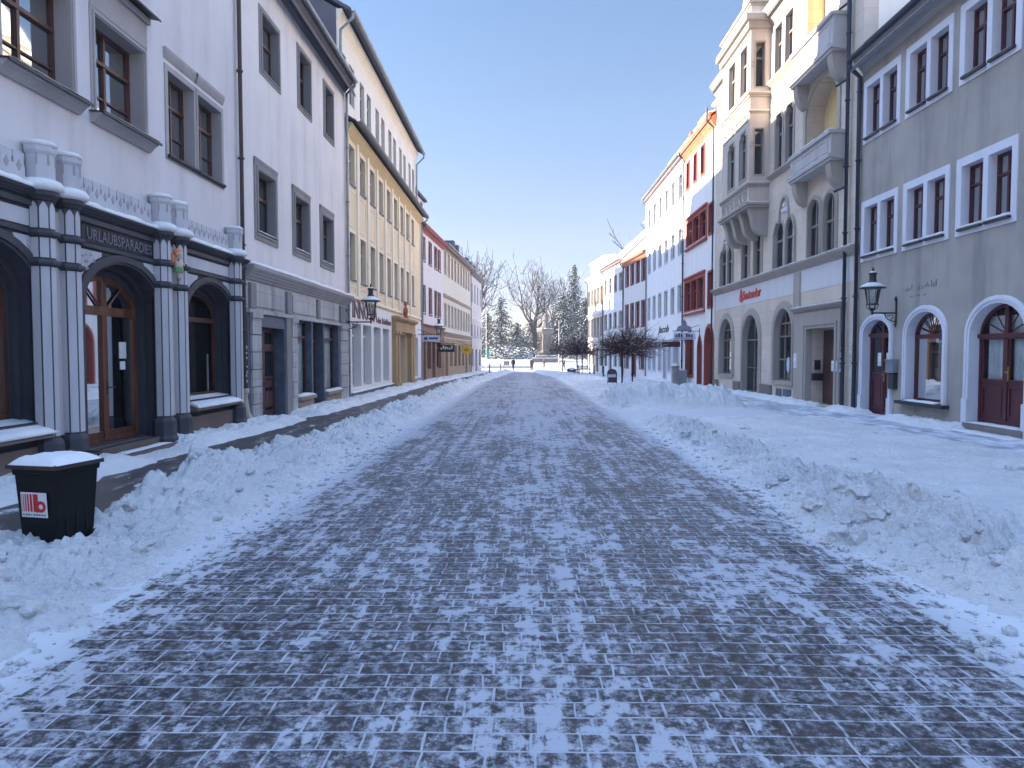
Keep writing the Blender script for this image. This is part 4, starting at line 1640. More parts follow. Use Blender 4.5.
# loggias
la, lc = SP(b, 807, 838.5, 100)
zl0 = b.Z(831, 129, .45) - .6
zlt = b.Z(829, 73)
o = outline(la, lc, zl0, zlt, 'arch', (zlt - zl0) * .36, 12)
b.holes.append((o, -.65))
m = b.mb()
m.ring(outline(la - .22, lc + .22, zl0, zlt + .22, 'arch', (zlt - zl0) * .36 + .1, 12), outline(la + .003, lc - .003, zl0 + .003, zlt - .003, 'arch', (zlt - zl0) * .36, 12), -.01, .05)
m.build('loggia_arch', SAND_TRIM, b.root)
zu0 = b.Z(831, 13, .45) - .6
ua, uc = SP(b, 807, 839, 20)
b.holes.append((outline(ua, uc, zu0, zu0 + 3.4), -.65))
m = b.mb()
for s0, s1, z0, z1 in ((la, lc, zl0, zlt), (ua, uc, zu0, zu0 + 3.4)):
    m.box(s0 - .01, s1 + .01, z0 - .01, z1 + .01, -.70, -.64)
m.build('loggia_wall', LOGGIA, b.root)
for s0, s1, z0 in ((la, lc, zl0), (ua, uc, zu0)):
    b.window(s0 + .35, s0 + 1.45, z0 + .05, z0 + 1.75, depth=.0, base_d=-.62, hole=False, frame=BROWN_WOOD, v=(.5,), h=(.7,), name='loggia_door')


def balcony(s0, s1, z0, z1, out):
    m = b.mb()
    t = .16
    m.box(s0, s1, z0 - .0, z0 + .18, -.02, out)
    m.box(s0, s1, z0 + .17, z1 - .1, out - t, out - .03)
    m.box(s0, s0 + t, z0 + .17, z1 - .1, -.02, out - t)
    m.box(s1 - t, s1, z0 + .17, z1 - .1, -.02, out - t)
    m.extr([(-.02, z0), (out + .06, z0 + .10), (out + .06, z0 + .2), (-.02, z0 + .2)], s0 - .06, s1 + .06)
    m.ring([(s0 + .25, z0 + .32), (s1 - .25, z0 + .32), (s1 - .25, z1 - .2), (s0 + .25, z1 - .2)], [(s0 + .31, z0 + .38), (s1 - .31, z0 + .38), (s1 - .31, z1 - .26), (s0 + .31, z1 - .26)], out - .04, out - .012)
    m.box(s0 - .05, s1 + .05, z1 - .1, z1, out - t - .05, out + .05)
    m.box(s0 - .05, s0 + t + .05, z1 - .1, z1, -.02, out - t - .05)
    m.box(s1 - t - .05, s1 + .05, z1 - .1, z1, -.02, out - t - .05)
    bo = m.build('balcony', plaster('balcony_stone', (.47, .44, .43), .35, .1, .25), b.root)
    m = b.mb()
    for q in (s0 + .3, s1 - .3):
        pr = [(0, z0 + .01)] + [((out - .05) * math.cos(i / 8 * math.pi / 2), z0 - .85 * math.sin(i / 8 * math.pi / 2)) for i in range(9)]
        m.extr(pr, q - .2, q + .2)
    m.build('corbel', SAND_TRIM, bo)
    b.snow_strip(s0 - .04, s1 + .04, z1, out - t - .04, out + .05, bo, .08)
    b.snow_strip(s0 - .06, s1 + .06, z0 + .2, out - .03, out + .06, bo, .05)


for yt, yb in ((129, 159), (13, 51)):
    s0, s1 = SP(b, 790.5, 831, 100, .5)
    balcony(s0, s1, b.Z(831, yb, .5), b.Z(831, yt, .5), .5)
# oriel
D = .85
o0 = b.S(749.3, 150, D)
o1 = b.S(721.5, 200, D)
zb0, zb1 = b.Z(749, 205, D), b.Z(749, 182.6, D)
z3a = b.Z(749, 94, D)
zcor = b.Z(747, 22, D)
zup = b.Z(749, 5, D)
ztop_w2, zbot_w2 = b.Z(743, 134, D), b.Z(743, 183, D) + .12
ztop_w3, zbot_w3 = b.Z(743, 51, D), b.Z(743, 96.4, D)
fw2 = [SP(b, 740, 746.5, 150, D), SP(b, 728.7, 734.8, 150, D)]
hs = []
for a, c in fw2:
    for z0, z1, kd in ((zbot_w2, ztop_w2, 'shoulder'), (zbot_w3, ztop_w3, 'rect')):
        hs.append((outline(a, c, z0, z1, kd, .25 if kd != 'rect' else 0), D - .19))
m = b.mb()
m.slab([(o0, zb0), (o1, zb0), (o1, zup - .1), (o0, zup - .1)], hs, D, D)
fside = lambda a, z, e: b.L(o0 - e, z, a)
k = MB(fside)
k.bm.free()
k.bm = m.bm
sh = [(outline(.25, D - .22, z0, z1), -.2) for z0, z1 in ((zbot_w2 + .05, ztop_w2 - .05), (zbot_w3 + .05, ztop_w3 - .05))]
k.slab([(-.01, zb0), (D, zb0), (D, zup - .1), (-.01, zup - .1)], sh, 0, 0)
m.face([m.v(o1, z, d) for d, z in ((0, zb0), (D, zb0), (D, zup - .1), (0, zup - .1))])
m.face([m.v(s, zup - .1, d) for s, d in ((o0, 0), (o1, 0), (o1, D), (o0, D))])
m.face([m.v(s, zb0, d) for s, d in ((o0, 0), (o1, 0), (o1, D), (o0, D))])
ori = m.build('oriel', SAND_TRIM if False else plaster('oriel_stone', (.55, .485, .42), .3, .09, .25, blocks=None), b.root)
for a, c in fw2:
    for z0, z1, kd in ((zbot_w2, ztop_w2, 'shoulder'), (zbot_w3, ztop_w3, 'rect')):
        b.window(a + .003, c - .003, z0 + .003, z1 - .003, kd, .25 if kd != 'rect' else 0, depth=.14, base_d=D, hole=False, frame=OLIVE_WOOD, sur=(.09, .035, SAND_TRIM), v=(.5,), h=(.66,), lining=False)
for z0, z1 in ((zbot_w2 + .05, ztop_w2 - .05), (zbot_w3 + .05, ztop_w3 - .05)):
    b.window(.253, D - .223, z0 + .003, z1 - .003, depth=.17, hole=False, frame=OLIVE_WOOD, v=(), h=(.66,), fr=fside, sur=(.05, .02, SAND_TRIM))
for z, h, out in ((zb1, .16, .1), (zb0 + .12, .2, .14), (z3a, .18, .12), (z3a - .75, .1, .06), (zcor, .55, .28), (zup, .16, .14)):
    m = b.mb()
    m.box(o0 - out, o1 + out, z - h * .45, z, -.02, D + out)
    m.box(o0 - out * .5, o1 + out * .5, z - h, z - h * .45, -.02, D + out * .5)
    mo = m.build('oriel_moulding', SAND_TRIM, ori)
    b.snow_strip(o0 - out, o1 + out, z, D + .01, D + out, ori, .04)
    m = b.mb()
    m.box(o0 - out + .01, o0 - .005, z, z + .035, .02, D + out)
    m.build('snow_cap', SNOW, ori)
m = b.mb()   # panels with round bosses between the storeys and on the parapet
for a, c in ((o0 + .25, (o0 + o1) / 2 - .12), ((o0 + o1) / 2 + .12, o1 - .25)):
    for z0, z1 in ((zb0 + .22, zb1 - .22), (ztop_w2 + .35, z3a - .3)):
        m.ring(outline(a, c, z0, z1), outline(a + .08, c - .08, z0 + .08, z1 - .08), D - .01, D + .035)
        n = 3
        for i in range(n):
            q = a + (c - a) * (i + .5) / n
            r = min(.22, (z1 - z0) * .32)
            m.ring([(q + r * math.cos(t), (z0 + z1) / 2 + r * math.sin(t)) for t in [j * math.pi / 6 for j in range(12)]], [(q + r * .6 * math.cos(t), (z0 + z1) / 2 + r * .6 * math.sin(t)) for t in [j * math.pi / 6 for j in range(12)]], D - .01, D + .03)
k = MB(fside)
k.bm.free()
k.bm = m.bm
for zz in ((zbot_w2 + ztop_w2) / 2 + .3, (zbot_w3 + ztop_w3) / 2):
    k.ring([(D - .1 + .08 * math.cos(t), zz + .13 * math.sin(t)) for t in [j * math.pi / 6 for j in range(12)]], [(D - .1 + .05 * math.cos(t), zz + .09 * math.sin(t)) for t in [j * math.pi / 6 for j in range(12)]], -.01, .02)
m.build('oriel_ornament', SAND_TRIM, ori)
m = b.mb()
for q in (o0 + .25, (o0 * 2 + o1) / 3 + .1, (o0 + o1 * 2) / 3, o1 - .25):
    pr = [(-.01, zb0 - .02)] + [(D * .98 * math.cos(i / 10 * math.pi / 2) * (1 - .12 * math.sin(i / 10 * math.pi * 2)), zb0 - .02 - 1.25 * math.sin(i / 10 * math.pi / 2)) for i in range(11)]
    m.extr(pr, q - .2, q + .2)
m.build('oriel_corbel', SAND_TRIM, ori)
# gable over the oriel, main wall up to the eaves
ezS = 16.1 + zo
m = b.mb()
g0, g1 = o0 - .2, o1 + .45
m.prism([(g0, ezS), (g1, ezS), (g1 - .15, ezS + .5), ((g0 + g1) / 2 + .3, ezS + 6.5), ((g0 + g1) / 2 - .3, ezS + 6.5), (g0 + .15, ezS + .5)], -.35, .02)
gb = m.build('gable', SAND, b.root)
m = b.mb()
m.box((g0 + g1) / 2 - .6, (g0 + g1) / 2 + .6, ezS + 1.2, ezS + 3.2, -.1, .04)
m.build('gable_window', OLIVE_WOOD, gb)
b.wall(ezS, SAND, 10, 6.5)
# the near flank is plain cream render
m = b.mb()
m.box(-.008, .02, -.5, ezS - .3, -9.8, -.45)
m.build('flank_wall', plaster('cream_flank', (.82, .75, .67), .15, .05, .15), b.root)
b.roof(SLATE_ROOF, snow=True, ov=.3)
b.cornice(ezS + .03, .7, .4, SAND_TRIM, name='eave_cornice', s0=.1, snow=False)
s_p = b.S(850, 200)
b.pipe(s_p, 13.5, .3, NAVY_PIPE, .07, d=.14)
rs = random.Random(8)
for sp, hh in ((s_p, H_S), (b.S(857.5, 370) + .08, H_S)):
    m = b.mb()
    for i in range(9):
        z = 1.0 + i * .14 + rs.uniform(-.03, .03)
        if rs.random() < .7:
            m.box(sp - .04, sp + .045, z, z + rs.uniform(.05, .11), .206, .214)
    m.build('sticker', paint('worn_sticker', (.55, .56, .58), .6, .3), b.root)
s0, s1 = SP(b, 781.5, 786.5, 365)
m = b.mb()
cz = b.Z(784, 365)
m.prism([((s0 + s1) / 2 + .16 * math.cos(t * math.pi / 10), cz + .32 * math.sin(t * math.pi / 10)) for t in range(20)], -.19, -.16)
m.build('oval_sign', paint('pale_blue_sign', (.50, .62, .78), .5), b.root)
m = b.mb()
for z in (13.0, 10.6, 7.2):
    m.tube([b.L(s_p, z, .14), b.L(s_p + .5, z - .05, .3)], .04, 6)
m.build('pipe_bracket', NAVY_PIPE, b.root)

# ---- white house with red sandstone windows
RED_STONE = plaster('red_porphyry', (.36, .095, .075), .3, .12, .3)
WHITE_R = plaster('white_render', (.84, .82, .82), .18, .05, .2)
b = House('red_stone_window_house', 'white house with red stone triple windows and an orange arched doorway', 'house', (10.5, 0), 0, 1, near=714, far=683)
zo = -b.P.z
for xa, xb in ((687, 690.2), (694, 697.5), (701.2, 705.2)):
    s0, s1 = SP(b, xa, xb, 170)
    b.window(s0 + .1, s1 - .05, 12.15 + zo, 13.75 + zo, frame=RED_WOOD, sur=(.13, .04, RED_STONE), v=(.5,), h=(.66,), lining=True)
for zt, zb, xa, xb in ((10.45, 8.5, 686.6, 707.5), (6.68, 4.4, 685.3, 706)):
    s0, s1 = SP(b, xa, xb, 220)
    m = b.mb()
    hs = []
    n = 3
    w = (s1 - s0 - .3) / n
    ops = [(s0 + .15 + w * i + .1, s0 + .15 + w * (i + 1) - .1) for i in range(n)]
    for a, c in ops:
        h = outline(a, c, zb + .25, zt - .25)
        hs.append((h, -.2))
        b.holes.append((outline(a - .01, c + .01, zb + .24, zt - .24), -.25))
    m.slab([(s0, zb), (s1, zb), (s1, zt), (s0, zt)], hs, -.01, .05)
    m.box(s0 - .05, s1 + .05, zt - .03, zt + .09, -.01, .12)
    m.box(s0 - .05, s1 + .05, zb - .05, zb + .08, -.01, .13)
    w_ = m.build('window', RED_STONE, b.root)
    b.snow_strip(s0, s1, zb + .08, .05, .13, w_, .06)
    for a, c in ops:
        b.window(a + .003, c - .003, zb + .253, zt - .253, hole=False, parent=w_, depth=.18, frame=RED_WOOD, v=(.5,), h=(.66,))
    a, c = SP(b, 709.5, 713.6, 220)
    b.window(a + .05, c, zb + .2, zt - .2, frame=RED_WOOD, sur=(.13, .05, RED_STONE), v=(.5,), h=(.66,), depth=.2, lining=True)
ORANGE_DOOR = paint('orange_red_door', (.40, .085, .045), .5, .15, .1, grain=True)
s0, s1 = SP(b, 686.2, 693.2, 360)
b.window(s0, s1, b.gl(s0) + .6, 2.95 + zo, 'arch', .6, frame=RED_WOOD, sur=(.12, .05, RED_STONE), v=(.5,), h=(.68,), depth=.25, lining=True, name='shop_window')
s0, s1 = SP(b, 697.8, 701.8, 360)
b.window(s0, s1, b.gl(s0) + .1, 2.75 + zo, 'point', .8, frame=RED_WOOD, sur=(.06, .05, RED_STONE), v=(), h=(.7,), depth=.25, lining=True, name='door', pane=RED_WOOD)
s0, s1 = SP(b, 704.8, 713.6, 360)
b.window(s0 + .15, s1 - .15, b.gl(s0) + .05, 3.15 + zo, 'arch', 1.1, frame=ORANGE_DOOR, sur=(.2, .06, RED_STONE), v=(.5,), h=(.5,), depth=.35, lining=True, name='door', pane=ORANGE_DOOR, label='tall orange-red arched door')
b.wall(14.75 + zo, WHITE_R, 10, 4.2)
b.roof(TILE_ROOF, snow=True, ov=.35)
b.cornice(14.78 + zo, .75, .4, paint('orange_red_eave', (.50, .16, .08), .6), name='eave_cornice', snow=False)
m = b.mb()
zz = b.ez
for i in range(2):
    s = b.len * (.28 + .45 * i)
    m.box(s - .9, s + .9, zz + .5, zz + 1.35, -3, -.7)
dm = m.build('dormer', paint('orange_red_eave', (.50, .16, .08), .6), b.root)
m = b.mb()
for i in range(2):
    s = b.len * (.28 + .45 * i)
    m.extr([(-.55, zz + 1.35), (-.55, zz + 1.5), (-3.0, zz + 2.1), (-3.0, zz + 1.35)], s - 1.05, s + 1.05)
m.build('dormer_snow', SNOW, dm)
m = b.mb()
for i in range(2):
    for e in (-.42, .42):
        s = b.len * (.28 + .45 * i) + e
        m.box(s - .3, s + .3, zz + .62, zz + 1.25, -.72, -.67)
m.build('dormer_window', DARK_BROWN, dm)
b.pipe(b.len - .08, b.ez - .1, .4, NAVY_PIPE, .06)
m = b.mb()
m.tube([b.L(.15, b.ez + .3, .5), b.L(.15, b.ez - .4, .5), b.L(.12, b.ez - .8, .12), b.L(.12, b.gl(0), .12)], .06, 8)
m.build('downpipe', BROWN_PIPE, b.root)
H_R = b

# ---- tall white house, 3 rows of grey windows
b = House('tall_white_house', 'tall white house with three rows of narrow grey windows', 'house', (10.5, 0), 0, 1, near=683, far=646.3)
zo = -b.P.z
z3 = (b.Z(678.5, 201), b.Z(678.5, 177))
z2 = (b.Z(678.5, 255), b.Z(678.5, 230.5))
z1 = (b.Z(678.5, 312), b.Z(678.5, 286))
for z0, zt in (z3, z2, z1):
    for i in range(6):
        c = b.len * (i + .5) / 6
        b.window(c - .52, c + .52, z0, zt, frame=GREY_WOOD, v=(.5,), h=(.66,), depth=.16, sur=(.1, .02, plaster('grey_white_trim', (.55, .55, .57), .2)))
s0, s1 = SP(b, 673.5, 679, 360)
b.window(s0, s1, b.gl(s0) + .1, 2.85 + zo, 'arch', .6, frame=DARK_BROWN, v=(.5,), h=(.7,), depth=.35, sur=(.18, .05, WHITE_SUR), lining=True, name='door')
for xa, xb, dr in ((668, 671.5, 0), (663.5, 666.5, 1), (658.5, 661.5, 0), (653, 656, 0), (648.5, 651, 0)):
    s0, s1 = SP(b, xa, xb, 360)
    b.window(s0, s1, b.gl(s0) + (.1 if dr else .75), 2.5 + zo, frame=DARK_BROWN if dr else WHITE_WOOD, v=(.5,), h=(.7,), depth=.2, sur=(.12, .04, WHITE_SUR), lining=True, name='door' if dr else 'shop_window')
s0, s1 = SP(b, 658, 669, 324)
text_mesh('Jacob', s0, s1, 3.05 + zo, 3.75 + zo, -1, .0, DARK_METAL, b.root, 'sign_lettering', .05, b.yd, shear=.3, bold=.02)
b.wall(14.6 + zo, plaster('bright_white_render', (.86, .845, .84), .15, .05, .2), 10, 4.2)
b.roof(TILE_ROOF, snow=True, ov=.35)
b.cornice(14.63 + zo, .6, .38, WHITE_SUR, name='eave_cornice', snow=False)
b.gutter(14.62 + zo, .46, .1, ZINC)
m = b.mb()
zz = b.ez
m.box(1.0, b.len - 3.0, zz + 1.1, zz + 2.1, -3.2, -1.3)
dm = m.build('dormer', paint('orange_red_eave', (.50, .16, .08), .6), b.root)
m = b.mb()
m.extr([(-1.1, zz + 2.1), (-1.1, zz + 2.24), (-3.4, zz + 2.5), (-3.4, zz + 2.1)], .8, b.len - 2.8)
m.build('dormer_snow', SNOW, dm)
m = b.mb()
for s in (.5,):
    m.box(s - .3, s + .3, zz + .2, zz + 1.5, -1.0, -.4)
m.build('chimney', RED_STONE, b.root)
b.pipe(b.len - .1, b.ez - .1, .4, ZINC, .055)
H_W = b

# ---- far right row, bending inwards
BASE_R = (10.5, b.P.y + b.len + .01)
ANG_R = R(-5)
PALE_R = plaster('pale_pinkish_render', (.80, .74, .72), .18, .05, .2)
b = House('red_framed_house', 'pinkish white house with dark red windows and red door behind the small street trees', 'house', BASE_R, ANG_R, 1, near=646, far=623.3)
zo = -b.P.z
for yt, yb in ((257.5, 280), (301, 326)):
    z0, zt = b.Z(643, yb), b.Z(643, yt)
    for i in range(4):
        c = b.len * (i + .5) / 4 * .95
        b.window(c - .62, c + .62, z0, zt, frame=RED_WOOD, pane=RED_PANE, v=(.5,), h=(.66,), depth=.10, sur=redsur)
for i in range(3):
    c = b.len * (i + .5) / 3
    dr = i == 1
    b.window(c - .75, c + .75, b.gl(c) + (.1 if dr else .8), b.gl(c) + 3.0, frame=RED_WOOD, v=(.5,), h=(.72,), depth=.16, sur=redsur, name='door' if dr else 'shop_window', pane=RED_WOOD if dr else None)
b.wall(b.Z(645, 250.5), PALE_R, 10, 4.0)
b.roof(TILE_ROOF, snow=True, ov=.35)
b.cornice(b.ez + .02, .6, .35, paint('orange_red_eave', (.50, .16, .08), .6), name='eave_cornice', snow=False)
m = b.mb()
zz = b.ez
m.box(.3, 2.6, zz + .5, zz + 2.7, -3, -.6)
dm = m.build('dormer', paint('orange_red_eave', (.50, .16, .08), .6), b.root)
m = b.mb()
m.extr([(-.4, zz + 2.7), (-.4, zz + 2.85), (-3.0, zz + 3.1), (-3.0, zz + 2.7)], .1, 2.8)
m.build('dormer_snow', SNOW, dm)
m = b.mb()
m.box(1.0, 1.9, zz + 2.0, zz + 5.0, -3.2, -2.4)
m.build('chimney', RED_STONE, b.root)
b.pipe(b.len - .1, b.ez - .1, .4, NAVY_PIPE, .06)
H_Q = b

b = House('plain_white_house', 'plain white three-window house with a broad snow-covered roof', 'house', BASE_R, ANG_R, 1, near=623, far=603.3)
for yt, yb in ((272.5, 289), (311, 327)):
    z0, zt = b.Z(622, yb), b.Z(622, yt)
    for i in range(4):
        c = b.len * (i + .5) / 4
        b.window(c - .62, c + .62, z0, zt, frame=GREY_WOOD, v=(.5,), h=(.66,), depth=.14, sur=(.1, .03, plaster('beige_trim', (.47, .38, .30), .3)))
for i in range(4):
    c = b.len * (i + .5) / 4
    b.window(c - .8, c + .8, b.gl(c) + (.1 if i == 2 else .8), b.gl(c) + 2.9, frame=GREY_WOOD, v=(.5,), h=(.72,), depth=.16, name='door' if i == 2 else 'shop_window')
b.wall(b.Z(622, 259), WHITE_R, 10, 4.6)
b.roof(TILE_ROOF, snow=True, ov=.35)
b.cornice(b.ez + .02, .6, .35, WHITE_SUR, name='eave_cornice', snow=False)
b.gutter(b.ez, .44, .09)
b.pipe(b.len - .1, b.ez - .1, .4, NAVY_PIPE, .06)
H_P = b

b = House('mansard_corner_house', 'cream corner house with dormers on its roof, last beyond the plain white house', 'house', BASE_R, ANG_R, 1, near=603, far=588)
for yt, yb in ((286, 303), (317, 336)):
    z0, zt = b.Z(601.5, yb), b.Z(601.5, yt)
    for i in range(5):
        c = b.len * (i + .5) / 5
        b.window(c - .55, c + .55, z0, zt, frame=GREY_WOOD, v=(.5,), h=(.66,), depth=.14, sur=(.12, .04, plaster('beige_trim', (.47, .38, .30), .3)))
for i in range(4):
    c = b.len * (i + .5) / 4
    b.window(c - .8, c + .8, b.gl(c) + (.1 if i == 1 else .8), b.gl(c) + 2.9, frame=GREY_WOOD, v=(.5,), h=(.72,), depth=.16, name='door' if i == 1 else 'shop_window')
b.cornice(b.Z(602, 312), .3, .2, WHITE_SUR, name='string_course')
b.cornice(b.Z(602, 340), .35, .25, WHITE_SUR, name='shop_cornice')
b.wall(b.Z(602, 272), plaster('cream_corner_render', (.72, .67, .60), .18, .05, .2), 10, 2.6)
b.roof(SLATE_ROOF, snow=True, ov=.35)
b.cornice(b.ez + .02, .6, .4, WHITE_SUR, name='eave_cornice', snow=False)
zz = b.ez
for i in range(4):
    s = b.len * (i + .5) / 4
    m = b.mb()
    m.box(s - .7, s + .7, zz + .1, zz + 1.7, -2.6, -.2)
    dm = m.build('dormer', WHITE_SUR, b.root)
    m = b.mb()
    m.box(s - .4, s + .4, zz + .4, zz + 1.4, -.21, -.17)
    m.build('dormer_window', GREY_WOOD, dm)
    m = b.mb()
    m.extr([(-.05, zz + 1.7), (-.05, zz + 1.85), (-2.7, zz + 2.1), (-2.7, zz + 1.7)], s - .85, s + .85)
    m.build('dormer_snow', SNOW, dm)
b.pipe(b.len - .1, b.ez - .1, .4, NAVY_PIPE, .06)
H_O = b
# ================================================================== GROUND AND SNOW


def _h(ix, iy, seed):
    ix = ix.astype(np.int64)
    iy = iy.astype(np.int64)
    n = (ix * 374761393 + iy * 668265263 + seed * 1274126177) & 0xFFFFFFFF
    n = ((n ^ (n >> 13)) * 1274126177) & 0xFFFFFFFF
    n = ((n ^ (n >> 16)) * 2246822519) & 0xFFFFFFFF
    return ((n ^ (n >> 15)) & 0xFFFFFF) / float(0xFFFFFF)


def vn(x, y, seed=0):
    x0, y0 = np.floor(x), np.floor(y)
    fx, fy = x - x0, y - y0
    fx = fx * fx * (3 - 2 * fx)
    fy = fy * fy * (3 - 2 * fy)
    a, b_, c, d = _h(x0, y0, seed), _h(x0 + 1, y0, seed), _h(x0, y0 + 1, seed), _h(x0 + 1, y0 + 1, seed)
    return (a * (1 - fx) + b_ * fx) * (1 - fy) + (c * (1 - fx) + d * fx) * fy


def fbm(x, y, oct=4, seed=0, g=.5):
    r, a, s = 0, 1.0, 0
    for i in range(oct):
        r = r + a * vn(x * 2 ** i + i * 17.3, y * 2 ** i - i * 9.1, seed + i)
        s += a
        a *= g
    return r / s


def clods(x, y, size, seed, dens=.6):
    """rounded lumps: in every cell a ball of its own radius; returns height in units of size"""
    X, Y = x / size, y / size
    x0, y0 = np.floor(X), np.floor(Y)
    out = np.zeros_like(X)
    for i in (-1, 0, 1):
        for j in (-1, 0, 1):
            cx, cy = x0 + i, y0 + j
            px, py = cx + _h(cx, cy, seed), cy + _h(cx, cy, seed + 1)
            r = .25 + .5 * _h(cx, cy, seed + 2)
            on = (_h(cx, cy, seed + 3) < dens)
            ca = 1 + .5 * (_h(cx, cy, seed + 4) - .5)
            d2 = ((X - px) * ca) ** 2 + ((Y - py) / ca) ** 2
            hgt = np.where(on, np.sqrt(np.maximum(0, r * r - d2)) * (.7 + .6 * _h(cx, cy, seed + 5)), 0)
            out = np.maximum(out, hgt)
    return out


def billow(x, y, seed, oct=4, g=.58):
    r, a, s = 0, 1.0, 0
    for i in range(oct):
        r = r + a * np.abs(2 * vn(x * 2 ** i + i * 7.7, y * 2 ** i + i * 3.3, seed + i) - 1)
        s += a
        a *= g
    return r / s


def smooth(e0, e1, x):
    t = np.clip((x - e0) / (e1 - e0), 0, 1)
    return t * t * (3 - 2 * t)


gzv = np.vectorize(gz)


def grid_object(name, X, Y, Z, mat, keep=None, smooth_sh=True):
    nr, nc = X.shape
    v = np.stack([X, Y, Z], -1).reshape(-1, 3)
    idx = np.arange(nr * nc).reshape(nr, nc)
    q = np.stack([idx[:-1, :-1], idx[:-1, 1:], idx[1:, 1:], idx[1:, :-1]], -1).reshape(-1, 4)
    if keep is not None:
        k = (keep[:-1, :-1] | keep[:-1, 1:] | keep[1:, 1:] | keep[1:, :-1]).reshape(-1)
        q = q[k]
    used = np.unique(q)
    remap = np.zeros(nr * nc, dtype=np.int64)
    remap[used] = np.arange(len(used))
    v, q = v[used], remap[q]
    me = bpy.data.meshes.new(name)
    me.vertices.add(len(v))
    me.vertices.foreach_set('co', v.astype(np.float32).ravel())
    me.loops.add(q.size)
    me.loops.foreach_set('vertex_index', q.astype(np.int32).ravel())
    me.polygons.add(len(q))
    me.polygons.foreach_set('loop_start', np.arange(0, q.size, 4, dtype=np.int32))
    me.polygons.foreach_set('loop_total', np.full(len(q), 4, dtype=np.int32))
    me.update(calc_edges=True)
    if smooth_sh:
        me.shade_smooth()
    me.materials.append(mat)
    o = bpy.data.objects.new(name, me)
    COL.objects.link(o)
    return o


# ---- base ground to the horizon, road, pavement
def sheet(name, xs, ys, dz, mat):
    X, Y = np.meshgrid(np.array(xs, float), np.array(ys, float))
    Z = gzv(Y) + dz
    o = grid_object(name, X, Y, Z, mat, smooth_sh=False)
    return tag(o, kind='structure')


ys_ = [-30, 0, 20, 40, 60, 80, 100, 104, 108, 112, 114, 116, 118, 120, 122, 124, 126, 128, 140, 160, 200, 300, 600, 1500, 3000]
sheet('ground', [-3000, -600, -200, -80, -40, -20, 0, 20, 40, 80, 200, 600, 3000], ys_, -.012, snow_mat('snow_ground', .1))


